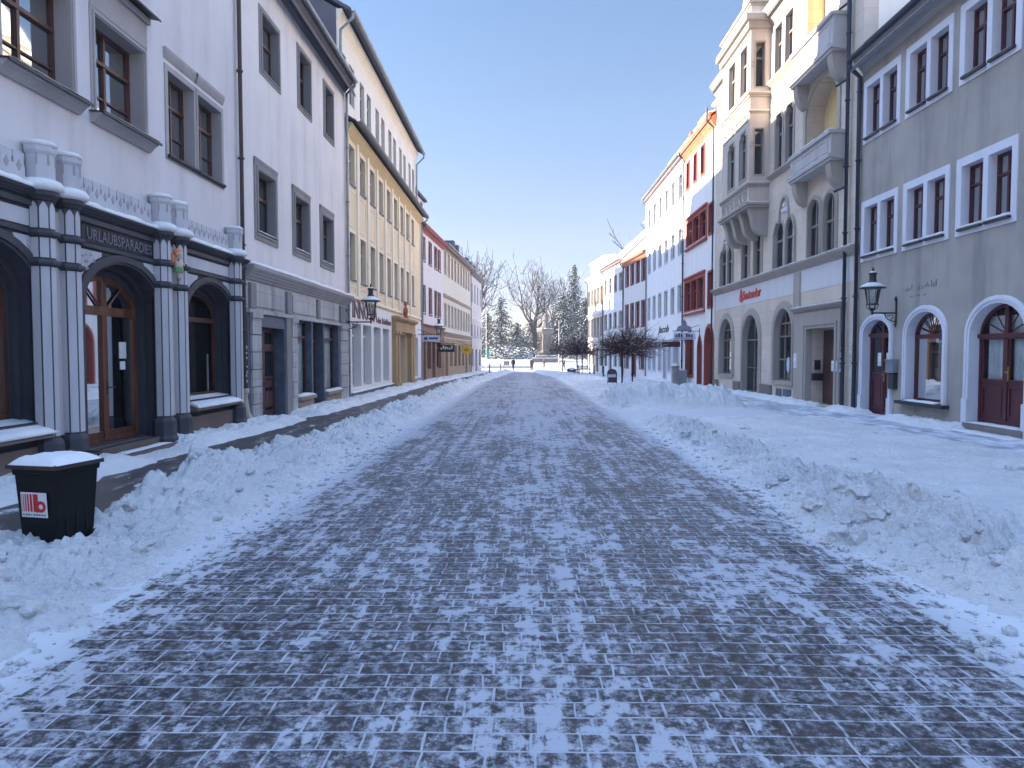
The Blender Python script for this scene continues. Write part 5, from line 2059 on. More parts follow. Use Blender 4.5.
def road_material():
    m, nt, bs = new_mat('snowy_pavers')
    v = objvec(nt)
    sx = N(nt, 'ShaderNodeSeparateXYZ')
    nt.links.new(v, sx.inputs[0])
    RH, BW = .150, .232
    # gentle waviness of the courses
    wob = noise(nt, v, .7, 2, .5)
    wob2 = noise(nt, v, 3.5, 2, .5)
    x = math_n(nt, 'ADD', sx.outputs['X'], math_n(nt, 'MULTIPLY_ADD', wob2, .036, -.018))
    y = math_n(nt, 'ADD', sx.outputs['Y'], math_n(nt, 'ADD', math_n(nt, 'MULTIPLY_ADD', wob, .10, -.05), math_n(nt, 'MULTIPLY_ADD', wob2, .022, -.011)))
    row = math_n(nt, 'FLOOR', math_n(nt, 'DIVIDE', y, RH))
    wn = N(nt, 'ShaderNodeTexWhiteNoise', noise_dimensions='1D')
    nt.links.new(row, wn.inputs['W'])
    x = math_n(nt, 'ADD', x, math_n(nt, 'MULTIPLY', wn.outputs['Value'], .12))
    # uneven stone lengths
    n1 = N(nt, 'ShaderNodeTexNoise', noise_dimensions='2D')
    n1.inputs['Scale'].default_value = 1.0
    n1.inputs['Detail'].default_value = 0
    cb0 = N(nt, 'ShaderNodeCombineXYZ')
    nt.links.new(math_n(nt, 'MULTIPLY', x, 2.1), cb0.inputs[0])
    nt.links.new(math_n(nt, 'MULTIPLY', row, 7.31), cb0.inputs[1])
    nt.links.new(cb0.outputs[0], n1.inputs['Vector'])
    x = math_n(nt, 'ADD', x, math_n(nt, 'MULTIPLY', n1.outputs['Fac'], .16))
    cb = N(nt, 'ShaderNodeCombineXYZ')
    nt.links.new(x, cb.inputs[0])
    nt.links.new(y, cb.inputs[1])
    br = N(nt, 'ShaderNodeTexBrick')
    br.offset = .5
    br.inputs['Scale'].default_value = 1
    br.inputs['Brick Width'].default_value = BW
    br.inputs['Row Height'].default_value = RH
    br.inputs['Mortar Size'].default_value = .0075
    br.inputs['Mortar Smooth'].default_value = .35
    br.inputs['Bias'].default_value = 0
    br.inputs['Color1'].default_value = (0, 0, 0, 1)
    br.inputs['Color2'].default_value = (1, 1, 1, 1)
    br.inputs['Mortar'].default_value = (.5, .5, .5, 1)
    nt.links.new(cb.outputs[0], br.inputs['Vector'])
    per = br.outputs['Color']
    mort = br.outputs['Fac']
    stone = mixc(nt, per, (.011, .009, .011), (.036, .028, .031))
    stone = mixc(nt, sstep(nt, noise(nt, v, 2.6, 4, .6), .48, .7, 0, .5), stone, (.058, .030, .029))
    stone = mixc(nt, sstep(nt, noise(nt, v, 90, 3, .6), .5, .75, 0, .5), stone, (.09, .085, .10))
    # swept and drifted snow
    vs = objvec(nt, (1.0, .55, 1))
    big = noise(nt, vs, .75, 5, .62, .3)
    mid = noise(nt, objvec(nt, (1.0, .8, 1)), 5.2, 7, .68, .35)
    sweep = noise(nt, objvec(nt, (6.5, .30, 1)), 1.0, 7, .70)
    fine = noise(nt, v, 22, 7, .74)
    mid2 = noise(nt, objvec(nt, (1.0, .75, 1)), 11.5, 6, .62, .3)
    cov = math_n(nt, 'ADD', math_n(nt, 'MULTIPLY', big, .24), math_n(nt, 'MULTIPLY', mid2, .34))
    cov = math_n(nt, 'ADD', cov, math_n(nt, 'MULTIPLY', mid, .36))
    cov = math_n(nt, 'ADD', cov, math_n(nt, 'MULTIPLY', sweep, .34))
    cov = math_n(nt, 'ADD', cov, math_n(nt, 'MULTIPLY', fine, .16))
    # more snow left beside the banks than in the swept lane, more farther on
    off = math_n(nt, 'ABSOLUTE', math_n(nt, 'SUBTRACT', sx.outputs['X'], .08))
    edge = sstep(nt, off, 2.2, 3.3, 0, .15)
    cen = sstep(nt, math_n(nt, 'ABSOLUTE', math_n(nt, 'SUBTRACT', sx.outputs['X'], .25)), .1, .9, .035, 0)
    far = sstep(nt, sx.outputs['Y'], 3, 26, 0, .07)
    cov = math_n(nt, 'ADD', math_n(nt, 'ADD', cov, edge), math_n(nt, 'ADD', far, cen))
    cov = math_n(nt, 'ADD', cov, math_n(nt, 'MULTIPLY', math_n(nt, 'SUBTRACT', .5, per), .045))
    film = sstep(nt, cov, .60, .76, .03, .62)
    thick = sstep(nt, cov, .725, .795)
    joint = math_n(nt, 'MULTIPLY', mort, sstep(nt, cov, .60, .74, .25, .97))
    k = math_n(nt, 'MAXIMUM', math_n(nt, 'MAXIMUM', math_n(nt, 'MULTIPLY', film, sstep(nt, fine, .44, .60, .08, 1)), math_n(nt, 'MULTIPLY', thick, .93)), joint)
    col = mixc(nt, k, stone, mixc(nt, sstep(nt, off, 2.4, 3.0), (.40, .405, .45), (.56, .57, .61)))
    nt.links.new(col, bs.inputs['Base Color'])
    nt.links.new(sstep(nt, k, 0, .6, .55, .85), bs.inputs['Roughness'])
    bs.inputs['Specular IOR Level'].default_value = .22
    inv = math_n(nt, 'SUBTRACT', 1.0, mort)
    hgt = math_n(nt, 'ADD', math_n(nt, 'MULTIPLY', math_n(nt, 'MULTIPLY', inv, math_n(nt, 'SUBTRACT', 1.0, math_n(nt, 'MULTIPLY', thick, .8))), .8), math_n(nt, 'MULTIPLY', thick, .9))
    hgt = math_n(nt, 'ADD', hgt, math_n(nt, 'MULTIPLY', fine, .35))
    hgt = math_n(nt, 'ADD', hgt, math_n(nt, 'MULTIPLY', mid, .5))
    bump(nt, bs, hgt, .55, .012)
    return m


def pavement_material(name, col, snowy):
    m, nt, bs = new_mat(name)
    v = objvec(nt)
    br = N(nt, 'ShaderNodeTexBrick')
    br.inputs['Scale'].default_value = 1
    br.inputs['Brick Width'].default_value = .5
    br.inputs['Row Height'].default_value = .5
    br.inputs['Mortar Size'].default_value = .006
    br.inputs['Color1'].default_value = (.8, .8, .8, 1)
    br.inputs['Color2'].default_value = (1.1, 1.1, 1.1, 1)
    br.inputs['Mortar'].default_value = (.5, .5, .5, 1)
    nt.links.new(v, br.inputs['Vector'])
    c = mixc(nt, sstep(nt, noise(nt, v, 1.6, 6, .65), .35, .7), col, tuple(a * 1.55 for a in col))
    c = mixc(nt, 1.0, c, br.outputs['Color'], 'MULTIPLY')
    cov = math_n(nt, 'ADD', math_n(nt, 'MULTIPLY', noise(nt, objvec(nt, (1.4, .5, 1)), 2.2, 6, .68), .7), math_n(nt, 'MULTIPLY', noise(nt, v, 26, 5, .7), .3))
    k = sstep(nt, cov, .62 - snowy, .74 - snowy, 0, .9)
    c = mixc(nt, k, c, (.72, .75, .81))
    nt.links.new(c, bs.inputs['Base Color'])
    nt.links.new(sstep(nt, k, 0, 1, .5, .8), bs.inputs['Roughness'])
    bump(nt, bs, math_n(nt, 'ADD', cov, math_n(nt, 'MULTIPLY', br.outputs['Fac'], -.3)), .4, .015)
    return m


sheet('road', [-4.6, -2, 0, 2, 4, 7, 10.48], [-20, 0, 10, 20, 40, 60, 80, 100, 103], -.004, road_material())
sheet('pavement', [-6.98, -6, -5, -4.1], [-20, 0, 10, 20, 40, 60, 80, 90], .006, pavement_material('grit_pavement', (.050, .043, .044), .085))
sheet('footpath', [8.0, 9, 10.48], [-20, 0, 10, 20, 40, 60, 75], .004, pavement_material('trodden_path', (.30, .325, .38), .17))


def steps_y(y0, y1, a, k):
    out = [y0]
    while out[-1] < y1:
        out.append(out[-1] + a + k * max(0, out[-1] - 3))
    return np.array(out)


# left bank
def left_bank(x, y):
    n1 = fbm(x * .55 + 3, y * .55, 3, 5)
    edge = -2.82 + (fbm(x * 0 + 1.7, y * .8, 3, 9) - .5) * .75 + np.where(y < 6, (6 - y) * .03, 0)
    back = -4.35 + (fbm(x * 0 + 4.1, y * .7, 3, 12) - .5) * .6
    # the heap swells in places, thins out in others; near the bin it spreads to the house side
    near = smooth(6.4, 4.4, y)
    back = back - near * 2.4
    rise = smooth(0, 1.15, (edge - x))
    fall = smooth(0, .42, (x - back))
    H = .27 + .32 * (n1 - .5) + .10 * smooth(7.5, 9.5, y) * smooth(16, 11, y) - .05 * near - .05 * smooth(7.2, 6.3, y) * smooth(4.6, 5.6, y)
    H = H * (1 - .25 * smooth(30, 70, y))
    env = rise * fall
    lump = clods(x, y, .30, 21, .55) * .30 * .38 + clods(x, y, .13, 31, .7) * .13 * .7 + clods(x + 7, y, .06, 41, .7) * .06 * .9 + (fbm(x * 9, y * 9, 4, 44, .65) - .5) * .07
    z = env * (H + (fbm(x * 1.7, y * 1.7, 4, 3) - .5) * .30) + lump * np.clip(env * 2.2, 0, 1) * (.35 + .8 * fbm(x * .8, y * .8, 2, 77)) + np.clip(env * 2, 0, 1) * (billow(x * 7.5, y * 7.5, 91, 4, .68) - .42) * .15 + np.clip(env * 2, 0, 1) * (billow(x * 2.0, y * 2.0, 95, 2) - .4) * .12
    # thin crust at the toe
    toe = smooth(-.35, .15, edge - x) * fall
    z = z + toe * (.030 * fbm(x * 5, y * 4, 3, 51) - .012)
    return z - .024 + (fbm(x * 5, y * 4, 5, 8, .7) - .5) * .065 * smooth(-.5, .1, edge - x) * (1 - .5 * env)


ys = steps_y(1.6, 90, .019, .0042)
xs = np.concatenate([np.linspace(-7.05, -4.7, 60, endpoint=False), np.linspace(-4.7, -2.0, 150)])
X, Y = np.meshgrid(xs, ys)
Xb = X + np.where(Y > 48, (Y - 48) * .048, 0)
zz = left_bank(X, Y)
o = grid_object('snow_bank', Xb, Y, gzv(Y) + zz, SNOW_BANK, keep=zz > -.012)
tag(o, 'ploughed snow bank between the road and the dark pavement on the shopfront side', 'snow bank', kind='stuff')


# strip of snow along the left house fronts
def left_strip(x, y):
    edge = -5.75 + (fbm(x * 0 + 2.2, y * .9, 3, 15) - .5) * .5
    env = smooth(0, .45, edge - x)
    z = env * (.10 + .16 * fbm(x * 1.2, y * .9, 3, 25)) + clods(x, y, .16, 61, .5) * .16 * .5 * env
    door = np.minimum(smooth(.75, 1.4, abs(y - 12.4)), smooth(.6, 1.1, abs(y - 20.1)))
    return z * (.25 + .75 * door) - .02 + (fbm(x * 6, y * 6, 3, 18) - .5) * .02


ys2 = steps_y(4.0, 90, .035, .005)
xs2 = np.linspace(-7.03, -5.3, 60)
X, Y = np.meshgrid(xs2, ys2)
Xb = X + np.where(Y > 48, (Y - 48) * .048, 0)
zz = left_strip(X, Y)
o = grid_object('snow_strip', Xb, Y, gzv(Y) + zz, snow_mat('snow_lumpy', .12, 1.2), keep=zz > .004)
tag(o, 'narrow strip of snow along the foot of the left shopfronts', 'snow', kind='stuff')


# right side: broken dirty bank, smooth field, side lane, big pile, far banks
def right_bank(x, y):
    edge = 2.80 + (fbm(x * 0 + 6.3, y * .7, 3, 19) - .5) * .7 + smooth(6, 3, y) * .25
    crest = 1.0 + .55 * smooth(8, 4, y)
    lane = 1 - smooth(18.8, 20.3, y + (fbm(x * .7, y * .7, 2, 4) - .5) * 1.2) * smooth(24.2, 23.2, y + (fbm(x * .6 + 9, y * .6, 2, 6) - .5) * 1.4)
    far = smooth(22, 24, y)
    rise = smooth(0, 1, (x - edge) / crest)
    # near part: bank crest then a flat field
    hn = (.13 + .20 * smooth(11.5, 6.0, y)) * (1 + .6 * (fbm(x * .6, y * .6, 3, 23) - .5))
    field = .16 + .10 * (fbm(x * .5, y * .4, 3, 27) - .5) + .05 * (fbm(x * 2.2, y * 1.6, 3, 28) - .5)
    t = smooth(.9, 2.6, (x - edge) / crest)
    near_h = rise * (hn * (1 - t) + field * t)
    dirtband = rise * (1 - smooth(1.0, 1.9, (x - edge) / crest))
    # far part: tall heap right behind the lane, then a long bank
    heap = smooth(23.6, 24.7, y) * smooth(30.5, 26.8, y) * smooth(2.6, 3.7, x) * smooth(7.9, 6.9, x)
    hf = rise * smooth(7.4, 5.4, x) * (.17 + .26 * (fbm(x * .5, y * .35, 3, 33) - .4)) + heap * (.46 + .40 * (fbm(x * .9, y * .9, 3, 35) - .4))
    hf = hf + (1 - smooth(6.0, 7.0, x)) * 0
    env = np.where(y > 22.5, np.clip(hf * 2.2, 0, 1), dirtband)
    z = np.where(y > 22.5, hf, near_h)
    lump = clods(x, y, .36, 121, .6) * .36 * .42 + clods(x, y, .15, 131, .75) * .15 * .8 + clods(x + 3, y, .06, 141, .75) * .06 * 1.0 + (fbm(x * 9, y * 9, 4, 144, .65) - .5) * .09
    z = z + lump * env * (.4 + .9 * fbm(x * .8, y * .8, 2, 177)) + env * (billow(x * 6.5, y * 6.5, 191, 4, .68) - .42) * .20 + env * (billow(x * 1.9, y * 1.9, 195, 3) - .4) * .22 + env * (fbm(x * 2.1, y * 2.1, 4, 103) - .5) * .22
    # broken face of the crest
    z = z - dirtband * np.where(y < 22.5, 1, 0) * .13 * smooth(.58, .66, fbm(x * 1.3, y * 1.3, 3, 207))
    # footprints and small lumps on the field
    z = z - rise * t * np.where(y < 22, 1, 0) * clods(x, y * .8, .42, 301, .45) * .42 * .17 * smooth(.35, .6, fbm(x * .5, y * .3, 2, 311))
    z = z + rise * t * (clods(x, y, .22, 151, .25) * .22 * .22) * np.where(y < 22, 1, 0)
    wall = smooth(8.55 + .25, 8.05, x + (fbm(x * 0 + 8, y * .6, 3, 53) - .5) * .5)
    z = z * wall * lane
    toe = smooth(-.35, .2, x - edge) * wall * lane
    z = z + toe * (.03 * fbm(x * 5, y * 4, 3, 61) - .012) + (1 - lane) * smooth(3, 4.5, x) * wall * (.05 * fbm(x * 1.8, y * 2.6, 3, 64) - .022)
    return z - .024 + (fbm(x * 5, y * 4, 5, 68, .7) - .5) * .065 * smooth(-.5, .1, x - edge) * (1 - .5 * env)


ys = steps_y(1.8, 88, .020, .0046)
xs = np.concatenate([np.linspace(2.1, 5.2, 165, endpoint=False), np.linspace(5.2, 8.9, 80)])
X, Y = np.meshgrid(xs, ys)
Xb = X - np.where(Y > 60, (Y - 60) * .075, 0)
zz = right_bank(X, Y)
o = grid_object('snow_bank', Xb, Y, gzv(Y) + zz, SNOW_DIRTY, keep=zz > -.012)
tag(o, 'broad snow field with a broken dirty edge and a tall heap, on the side of the grey house', 'snow bank', kind='stuff')


def right_strip(x, y):
    edge = 9.75 + (fbm(x * 0 + 2.2, y * .9, 3, 215) - .5) * .45
    env = smooth(0, .4, x - edge)
    z = env * (.08 + .13 * fbm(x * 1.2, y * .9, 3, 225)) + clods(x, y, .16, 261, .5) * .16 * .5 * env
    door = np.minimum(np.minimum(smooth(.5, 1.0, abs(y - 20.9)), smooth(.5, 1.0, abs(y - 24.6))), smooth(.9, 1.5, abs(y - 15.6)))
    return z * (.12 + .88 * door) - .02 + (fbm(x * 6, y * 6, 3, 218) - .5) * .02


ys2 = steps_y(5.0, 60, .04, .005)
xs2 = np.linspace(9.2, 10.55, 46)
X, Y = np.meshgrid(xs2, ys2)
zz = right_strip(X, Y)
o = grid_object('snow_strip', X, Y, gzv(Y) + zz, snow_mat('snow_lumpy', .12, 1.2), keep=zz > .004)
tag(o, 'narrow strip of snow along the foot of the grey and sandstone houses', 'snow', kind='stuff')

# loose clods broken off the banks
rc = random.Random(5)
m = MB()
for i in range(1500):
    left = rc.random() < .42
    Y_ = 2.2 + 15 * rc.random() ** 1.5
    if left:
        X_ = -2.72 - rc.expovariate(1.7) + .12
        hb = float(left_bank(np.array([X_]), np.array([Y_]))[0])
    else:
        X_ = 2.75 + rc.expovariate(1.3) - .12
        hb = float(right_bank(np.array([X_]), np.array([Y_]))[0])
    if hb < -.05:
        continue
    deep = hb > .06
    r = min(.13 if deep else .045, .008 + rc.expovariate(38 if deep else 85))
    m.blob((X_, Y_, gz(Y_) + max(hb, -.004) + r * (.0 if deep else .3)), r, 2 if r > .05 else 1, .26, i, rc.uniform(.6, .9))
o = m.build('snow_clods', SNOW_DIRTY, smooth=False)
tag(o, 'loose clods of snow along the edges of both snow banks', 'snow clods', kind='stuff')

# ================================================================== WHEELED BIN
BIN = paint('black_plastic', (.0045, .0045, .006), .5, .2, .08, spec=.25)
bx, by = -4.06, 6.1
bin_ = empty('wheelie_bin', (bx, by, gz(by)), R(-11), 'black wheeled rubbish bin with a snow-covered lid and a red and white sticker', 'rubbish bin')


def taper_box(m, z0, z1, a0, a1, w0, w1, dy0=0, dy1=0):
    p = []
    for z, a, w, dy in ((z0, a0, w0, dy0), (z1, a1, w1, dy1)):
        p.append([m.bm.verts.new(Vector((x * a, y * w + dy, z))) for x, y in ((-1, -1), (1, -1), (1, 1), (-1, 1))])
    m.face(p[0])
    m.face(p[1])
    for i in range(4):
        j = (i + 1) % 4
        m.face([p[0][i], p[0][j], p[1][j], p[1][i]])


m = MB()
taper_box(m, .03, .86, .19, .235, .22, .265)
taper_box(m, .80, .86, .245, .25, .275, .28)
for sx_ in (-1, 1):
    for k in range(3):
        m.box(sx_ * .205 - .01, sx_ * .205 + .01, .2, .75, -.12 + k * .12 - .012, -.12 + k * .12 + .012)
m.build('body', BIN, bin_, bevel=.018)
m = MB()
taper_box(m, .862, .90, .285, .28, .30, .30, -.01, -.01)
taper_box(m, .90, .945, .26, .19, .28, .2, -.01, -.01)
m.tube([Vector((-.2, .3, .93)), Vector((-.2, .36, .95)), Vector((.2, .36, .95)), Vector((.2, .3, .93))], .016, 8)
m.build('lid', paint('dark_brown_plastic', (.035, .024, .02), .4), bin_, bevel=.01)
m = MB()
nx_, ny_ = 16, 16
rows = []
for j in range(ny_ + 1):
    r_ = []
    for i in range(nx_ + 1):
        u_, v_ = i / nx_ * 2 - 1, j / ny_ * 2 - 1
        e = max(0, 1 - max(abs(u_), abs(v_)) ** 5)
        hh = .004 + .012 * (1 - abs(u_) ** 2) * (1 - abs(v_) ** 2) + .06 * float(fbm(np.array([u_ * 2.6 + 5]), np.array([v_ * 2.6]), 4, 4)[0])
        base = .905 + .045 * min(1, max(0, (1 - max(abs(u_) , abs(v_))) * 3))
        r_.append(m.bm.verts.new(Vector((u_ * .272, -.01 + v_ * .285, base + e * hh * .8 - .006))))
    rows.append(r_)
for j in range(ny_):
    for i in range(nx_):
        m.face([rows[j][i], rows[j][i + 1], rows[j + 1][i + 1], rows[j + 1][i]])
m.build('snow_cap', SNOW, bin_, smooth=True)
for e in (-1, 1):
    m = MB()
    n = 18
    prof = []
    for d0, rr in ((0, .02), (0, .095), (.045, .1), (.045, .02)):
        prof.append([m.bm.verts.new(Vector((e * (.175 + d0), .235 + rr * math.cos(t * 2 * math.pi / n), .10 + rr * math.sin(t * 2 * math.pi / n)))) for t in range(n)])
    for a in range(3):
        for t in range(n):
            m.face([prof[a][t], prof[a][(t + 1) % n], prof[a + 1][(t + 1) % n], prof[a + 1][t]])
    m.face(prof[0])
    m.face(prof[3])
    m.build('wheel', BIN, bin_)
# sticker on the face turned to the camera
PAPER = paint('white_sticker', (.78, .78, .78), .5)
tilt = lambda z: -.22 - (z - .03) / .83 * .045 - .012
m = MB()
z0, z1 = .40, .64
v4 = [m.bm.verts.new(Vector((x, tilt(z), z))) for x, z in ((-.165, z0), (.13, z0), (.13, z1), (-.165, z1))]
m.face(v4)
st = m.build('sticker', PAPER, bin_)
REDI = paint('sticker_red', (.55, .02, .02), .5)
m = MB()
w_ = [.006, .009, .013, .018, .024, .03]
x_ = -.155
for i, w in enumerate(w_):
    vv = [m.bm.verts.new(Vector((x, tilt(z) - .003, z))) for x, z in ((x_, z0 + .055), (x_ + w, z0 + .055), (x_ + w, z1 - .015), (x_, z1 - .015))]
    m.face(vv)
    x_ += w + .012
cx_, cz_ = .06, z0 + .105
ro = [(cx_ + .056 * math.cos(t * math.pi / 10), cz_ + .056 * math.sin(t * math.pi / 10)) for t in range(20)]
ri = [(cx_ + .024 * math.cos(t * math.pi / 10), cz_ + .024 * math.sin(t * math.pi / 10)) for t in range(20)]
vo = [m.bm.verts.new(Vector((x, tilt(z) - .003, z))) for x, z in ro]
vi = [m.bm.verts.new(Vector((x, tilt(z) - .003, z))) for x, z in ri]
for t in range(20):
    m.face([vo[t], vo[(t + 1) % 20], vi[(t + 1) % 20], vi[t]])
m.face([m.bm.verts.new(Vector((x, tilt(z) - .0035, z))) for x, z in ((.004, cz_ - .055), (.032, cz_ - .055), (.032, z1 - .015), (.004, z1 - .015))])
m.build('sticker_letter', REDI, st)
m = MB()
for i in range(9):
    a = -.15 + i * .03
    m.face([m.bm.verts.new(Vector((x, tilt(z) - .003, z))) for x, z in ((a, z0 + .018), (a + (.02 if i != 3 else .008), z0 + .018), (a + (.02 if i != 3 else .008), z0 + .032), (a, z0 + .032))])
m.build('sticker_line', paint('sticker_ink', (.03, .04, .10), .5), st)

# ================================================================== WALL LANTERNS
LANT_GLASS = glass_mat('lantern_glass', trans=.9, ior=1.45)


def wall_lantern(loc, rz, label, arm=1.15):
    """origin on the wall at arm height, local +y points into the street"""
    r = empty('wall_lantern', loc, rz, label, 'street lamp', 'old-fashioned lanterns on wall brackets')
    m = MB()
    m.box(-.03, .03, -.35, .42, .0, .035)
    m.lathe((0, .03, .44), [(.02, -.06), (.055, 0), (.03, .06), (.005, .12)], 10)
    m.lathe((0, .03, -.36), [(.005, -.12), (.04, -.03), (.025, .02)], 10)
    m.tube([(0, .02, 0), (0, arm + .02, 0)], .026, 8)
    m.tube([(0, .02, -.28)] + [(0, .02 + arm * .45 * math.sin(t * math.pi / 16), -.28 + .26 * (1 - math.cos(t * math.pi / 16))) for t in range(1, 9)], .018, 6)
    m.tube([(0, arm * .25 + .09 * math.cos(t * .6), -.13 + .07 * math.sin(t * .6)) for t in range(9)], .012, 5)
    m.build('bracket', DARK_METAL, r)
    m = MB()
    m.lathe((0, arm, 0), [(.03, -.06), (.035, .05), (.03, .1), (.06, .12), (.07, .16)], 12)
    for k in range(6):
        a = k * math.pi / 3
        m.tube([(.03 * math.cos(a), arm + .03 * math.sin(a), .08), (.14 * math.cos(a), arm + .14 * math.sin(a), .15), (.17 * math.cos(a), arm + .17 * math.sin(a), .27)], .012, 5)
        m.tube([(.15 * math.cos(a), arm + .15 * math.sin(a), .3), (.225 * math.cos(a), arm + .225 * math.sin(a), .80)], .009, 5)
    m.lathe((0, arm, 0), [(.13, .26), (.18, .265), (.18, .30), (.13, .305)], 12)
    m.build('cradle', DARK_METAL, r)
    m = MB()
    prof = [(.14, .305), (.215, .80)]
    n = 12
    c = [[m.bm.verts.new(Vector((q * math.cos(t * 2 * math.pi / n), arm + q * math.sin(t * 2 * math.pi / n), z))) for t in range(n)] for q, z in prof]
    for t in range(n):
        m.face([c[0][t], c[0][(t + 1) % n], c[1][(t + 1) % n], c[1][t]])
    m.build('lamp_glass', LANT_GLASS, r)
    m = MB()
    m.lathe((0, arm, 0), [(.02, .31), (.02, .42), (.05, .44), (.055, .52), (.02, .56)], 10)
    m.build('bulb', paint('frosted_bulb', (.6, .6, .58), .4), r)
    m = MB()
    m.lathe((0, arm, 0), [(.30, .79), (.385, .80), (.38, .825), (.26, .90), (.14, 1.0), (.10, 1.06), (.095, 1.24), (.125, 1.26), (.12, 1.30), (.05, 1.36), (.03, 1.40), (.035, 1.43), (.005, 1.50)], 20)
    rf = m.build('lamp_roof', DARK_METAL, r)
    m = MB()
    m.lathe((0, arm, 0), [(.37, .83), (.385, .845), (.33, .89), (.24, .945), (.16, .99), (.15, .985), (.25, .91)], 20)
    m.lathe((0, arm, 0), [(.11, 1.30), (.115, 1.315), (.07, 1.36), (.05, 1.362)], 12)
    m.build('snow_cap', SNOW, rf, smooth=True)
    return r


def on_wall(base_x, px_, py_, side):
    """point where the ray through a pixel meets the straight house line"""
    d = ray(px_, py_)
    t = base_x / d.x
    return Vector((base_x, d.y * t, CAM_Z + d.z * t))


p = on_wall(-6.94, 345.5, 322, -1)
wall_lantern(p, R(-90), 'black wall lantern on the off-white house, before the white shop sign', 1.0)
p = on_wall(10.5, 896.5, 313, 1)
wall_lantern(p, R(90), 'black wall lantern with snow on its hood above the narrow wine red door', .74).scale = (.86, .92, .86)
q = bl4.root.matrix_basis @ bl4.L(.5, bl4.Z(421.6, 338), .06)
wall_lantern(q, R(-90) - ANG_L, 'black wall lantern on the brown shopfront of the house with red windows', 1.1)

# ================================================================== HANGING SIGNS


def hang_sign(house, px_, py0, py1, out0, out1, name, label, mat, board=True):
    """sign hung out from the wall on an arm"""
    s = house.S(px_, (py0 + py1) / 2, (out0 + out1) / 2)
    z1, z0 = house.Z(px_, py0, (out0 + out1) / 2), house.Z(px_, py1, (out0 + out1) / 2)
    r = empty(name, house.root.matrix_basis @ house.L(s, (z0 + z1) / 2, 0), house.root.rotation_euler.z, label, 'shop sign', 'signs hung out from the house fronts')
    fr = lambda a, z, d: Vector((a, house.yd * d, z))
    h = (z1 - z0) / 2
    m = MB(fr)
    m.tube([fr(0, h + .08, .01), fr(0, h + .08, out1 + .05)], .022, 6)
    m.box(-.04, .04, h - .1, h + .25, .005, .03)
    m.tube([fr(0, h + .45, .02), fr(0, h + .09, out1 * .7)], .014, 5)
    m.tube([fr(0, h + .08, out0 + .1), fr(0, h - .03, out0 + .1)], .01, 4)
    m.tube([fr(0, h + .08, out1 - .1), fr(0, h - .03, out1 - .1)], .01, 4)
    m.build('bracket', DARK_METAL, r)
    return r, fr, h, s


r, fr, h, s = hang_sign(bl4, 431, 335.5, 341.5, .45, 1.6, 'hanging_sign', 'white and blue sign board under the lantern of the house with red windows', None)
m = MB(fr)
m.box(-.035, .035, -h, h, .45, 1.6)
bo = m.build('board', paint('sign_pale_blue', (.55, .65, .78), .5), r)
m = MB(fr)
m.box(-.04, -.036, -h * .5, h * .5, .55, .8)
m.box(-.04, -.036, -h * .3, h * .4, .9, 1.5)
m.build('lettering', paint('sign_navy', (.03, .06, .2), .5), bo)
r, fr, h, s = hang_sign(bl5, 446.5, 344.5, 352, .4, 1.6, 'hanging_sign', 'black sign board with white script on the cream house', None)
m = MB(fr)
m.box(-.04, .04, -h, h, .4, 1.6)
bo = m.build('board', DARK_METAL, r)
m = MB(fr)
for k in range(6):
    m.box(-.046, -.041, -h * .35 + .05 * (k % 2), h * .1 + .2 * ((k * 3) % 4) * h, .55 + k * .16, .66 + k * .16)
m.build('lettering', paint('paper', (.75, .75, .75), .8), bo)
r, fr, h, s = hang_sign(bl5, 466.5, 346, 354, .3, 1.3, 'hanging_sign', 'round yellow disc sign on the far end of the cream house', None)
m = MB(fr)
pts = [(.8 + .5 * math.cos(t * math.pi / 12), .5 * math.sin(t * math.pi / 12) * h / .5) for t in range(24)]
a = [m.v(-.04, z, d) for d, z in pts]
c = [m.v(.04, z, d) for d, z in pts]
m.face(a)
m.face(c)
for t in range(24):
    m.face([a[t], a[(t + 1) % 24], c[(t + 1) % 24], c[t]])
bo = m.build('disc', paint('sign_yellow', (.80, .48, .02), .5), r)
m = MB(fr)
m.box(-.046, -.041, -h * .25, h * .3, .6, 1.0)
m.build('emblem', paint('sign_ochre', (.45, .22, .02), .5), bo)
r, fr, h, s = hang_sign(H_R, 684.5, 332.5, 339.5, .25, 1.55, 'hanging_sign', 'white sign board with a pointed ornament on the red stone window house', None)
m = MB(fr)
m.box(-.03, .03, -h, h, .25, 1.55)
bo = m.build('board', paint('sign_white', (.70, .72, .78), .5), r)
m = MB(fr)
for k in range(7):
    if k != 3:
        m.box(-.036, -.031, -.08, .09 + .03 * (k % 3), .42 + k * .15, .53 + k * .15)
m.box(-.036, -.031, -h * .75, -h * .62, .4, 1.4)
m.build('lettering', paint('sign_navy', (.03, .06, .2), .5), bo)
m = MB(fr)
pr = [(.45, h + .1), (1.4, h + .1), (1.3, h + .35), (1.1, h + .42), (1.05, h + .6), (.92, h + .78), (.8, h + .6), (.75, h + .42), (.55, h + .35)]
a = [m.v(-.02, z, d) for d, z in pr]
c = [m.v(.02, z, d) for d, z in pr]
m.face(a)
m.face(c)
for t in range(len(pr)):
    m.face([a[t], a[(t + 1) % len(pr)], c[(t + 1) % len(pr)], c[t]])
m.build('ornament', paint('sign_grey', (.25, .26, .33), .5), r)
r, fr, h, s = hang_sign(H_W, 671, 341.5, 347, .3, 1.5, 'hanging_sign', 'dark sign board on the tall white house', None)
m = MB(fr)
m.box(-.035, .035, -h, h, .3, 1.5)
m.build('board', DARK_BROWN, r)

# ================================================================== SMALL STREET THINGS
bin_.scale = (.88, .88, .89)
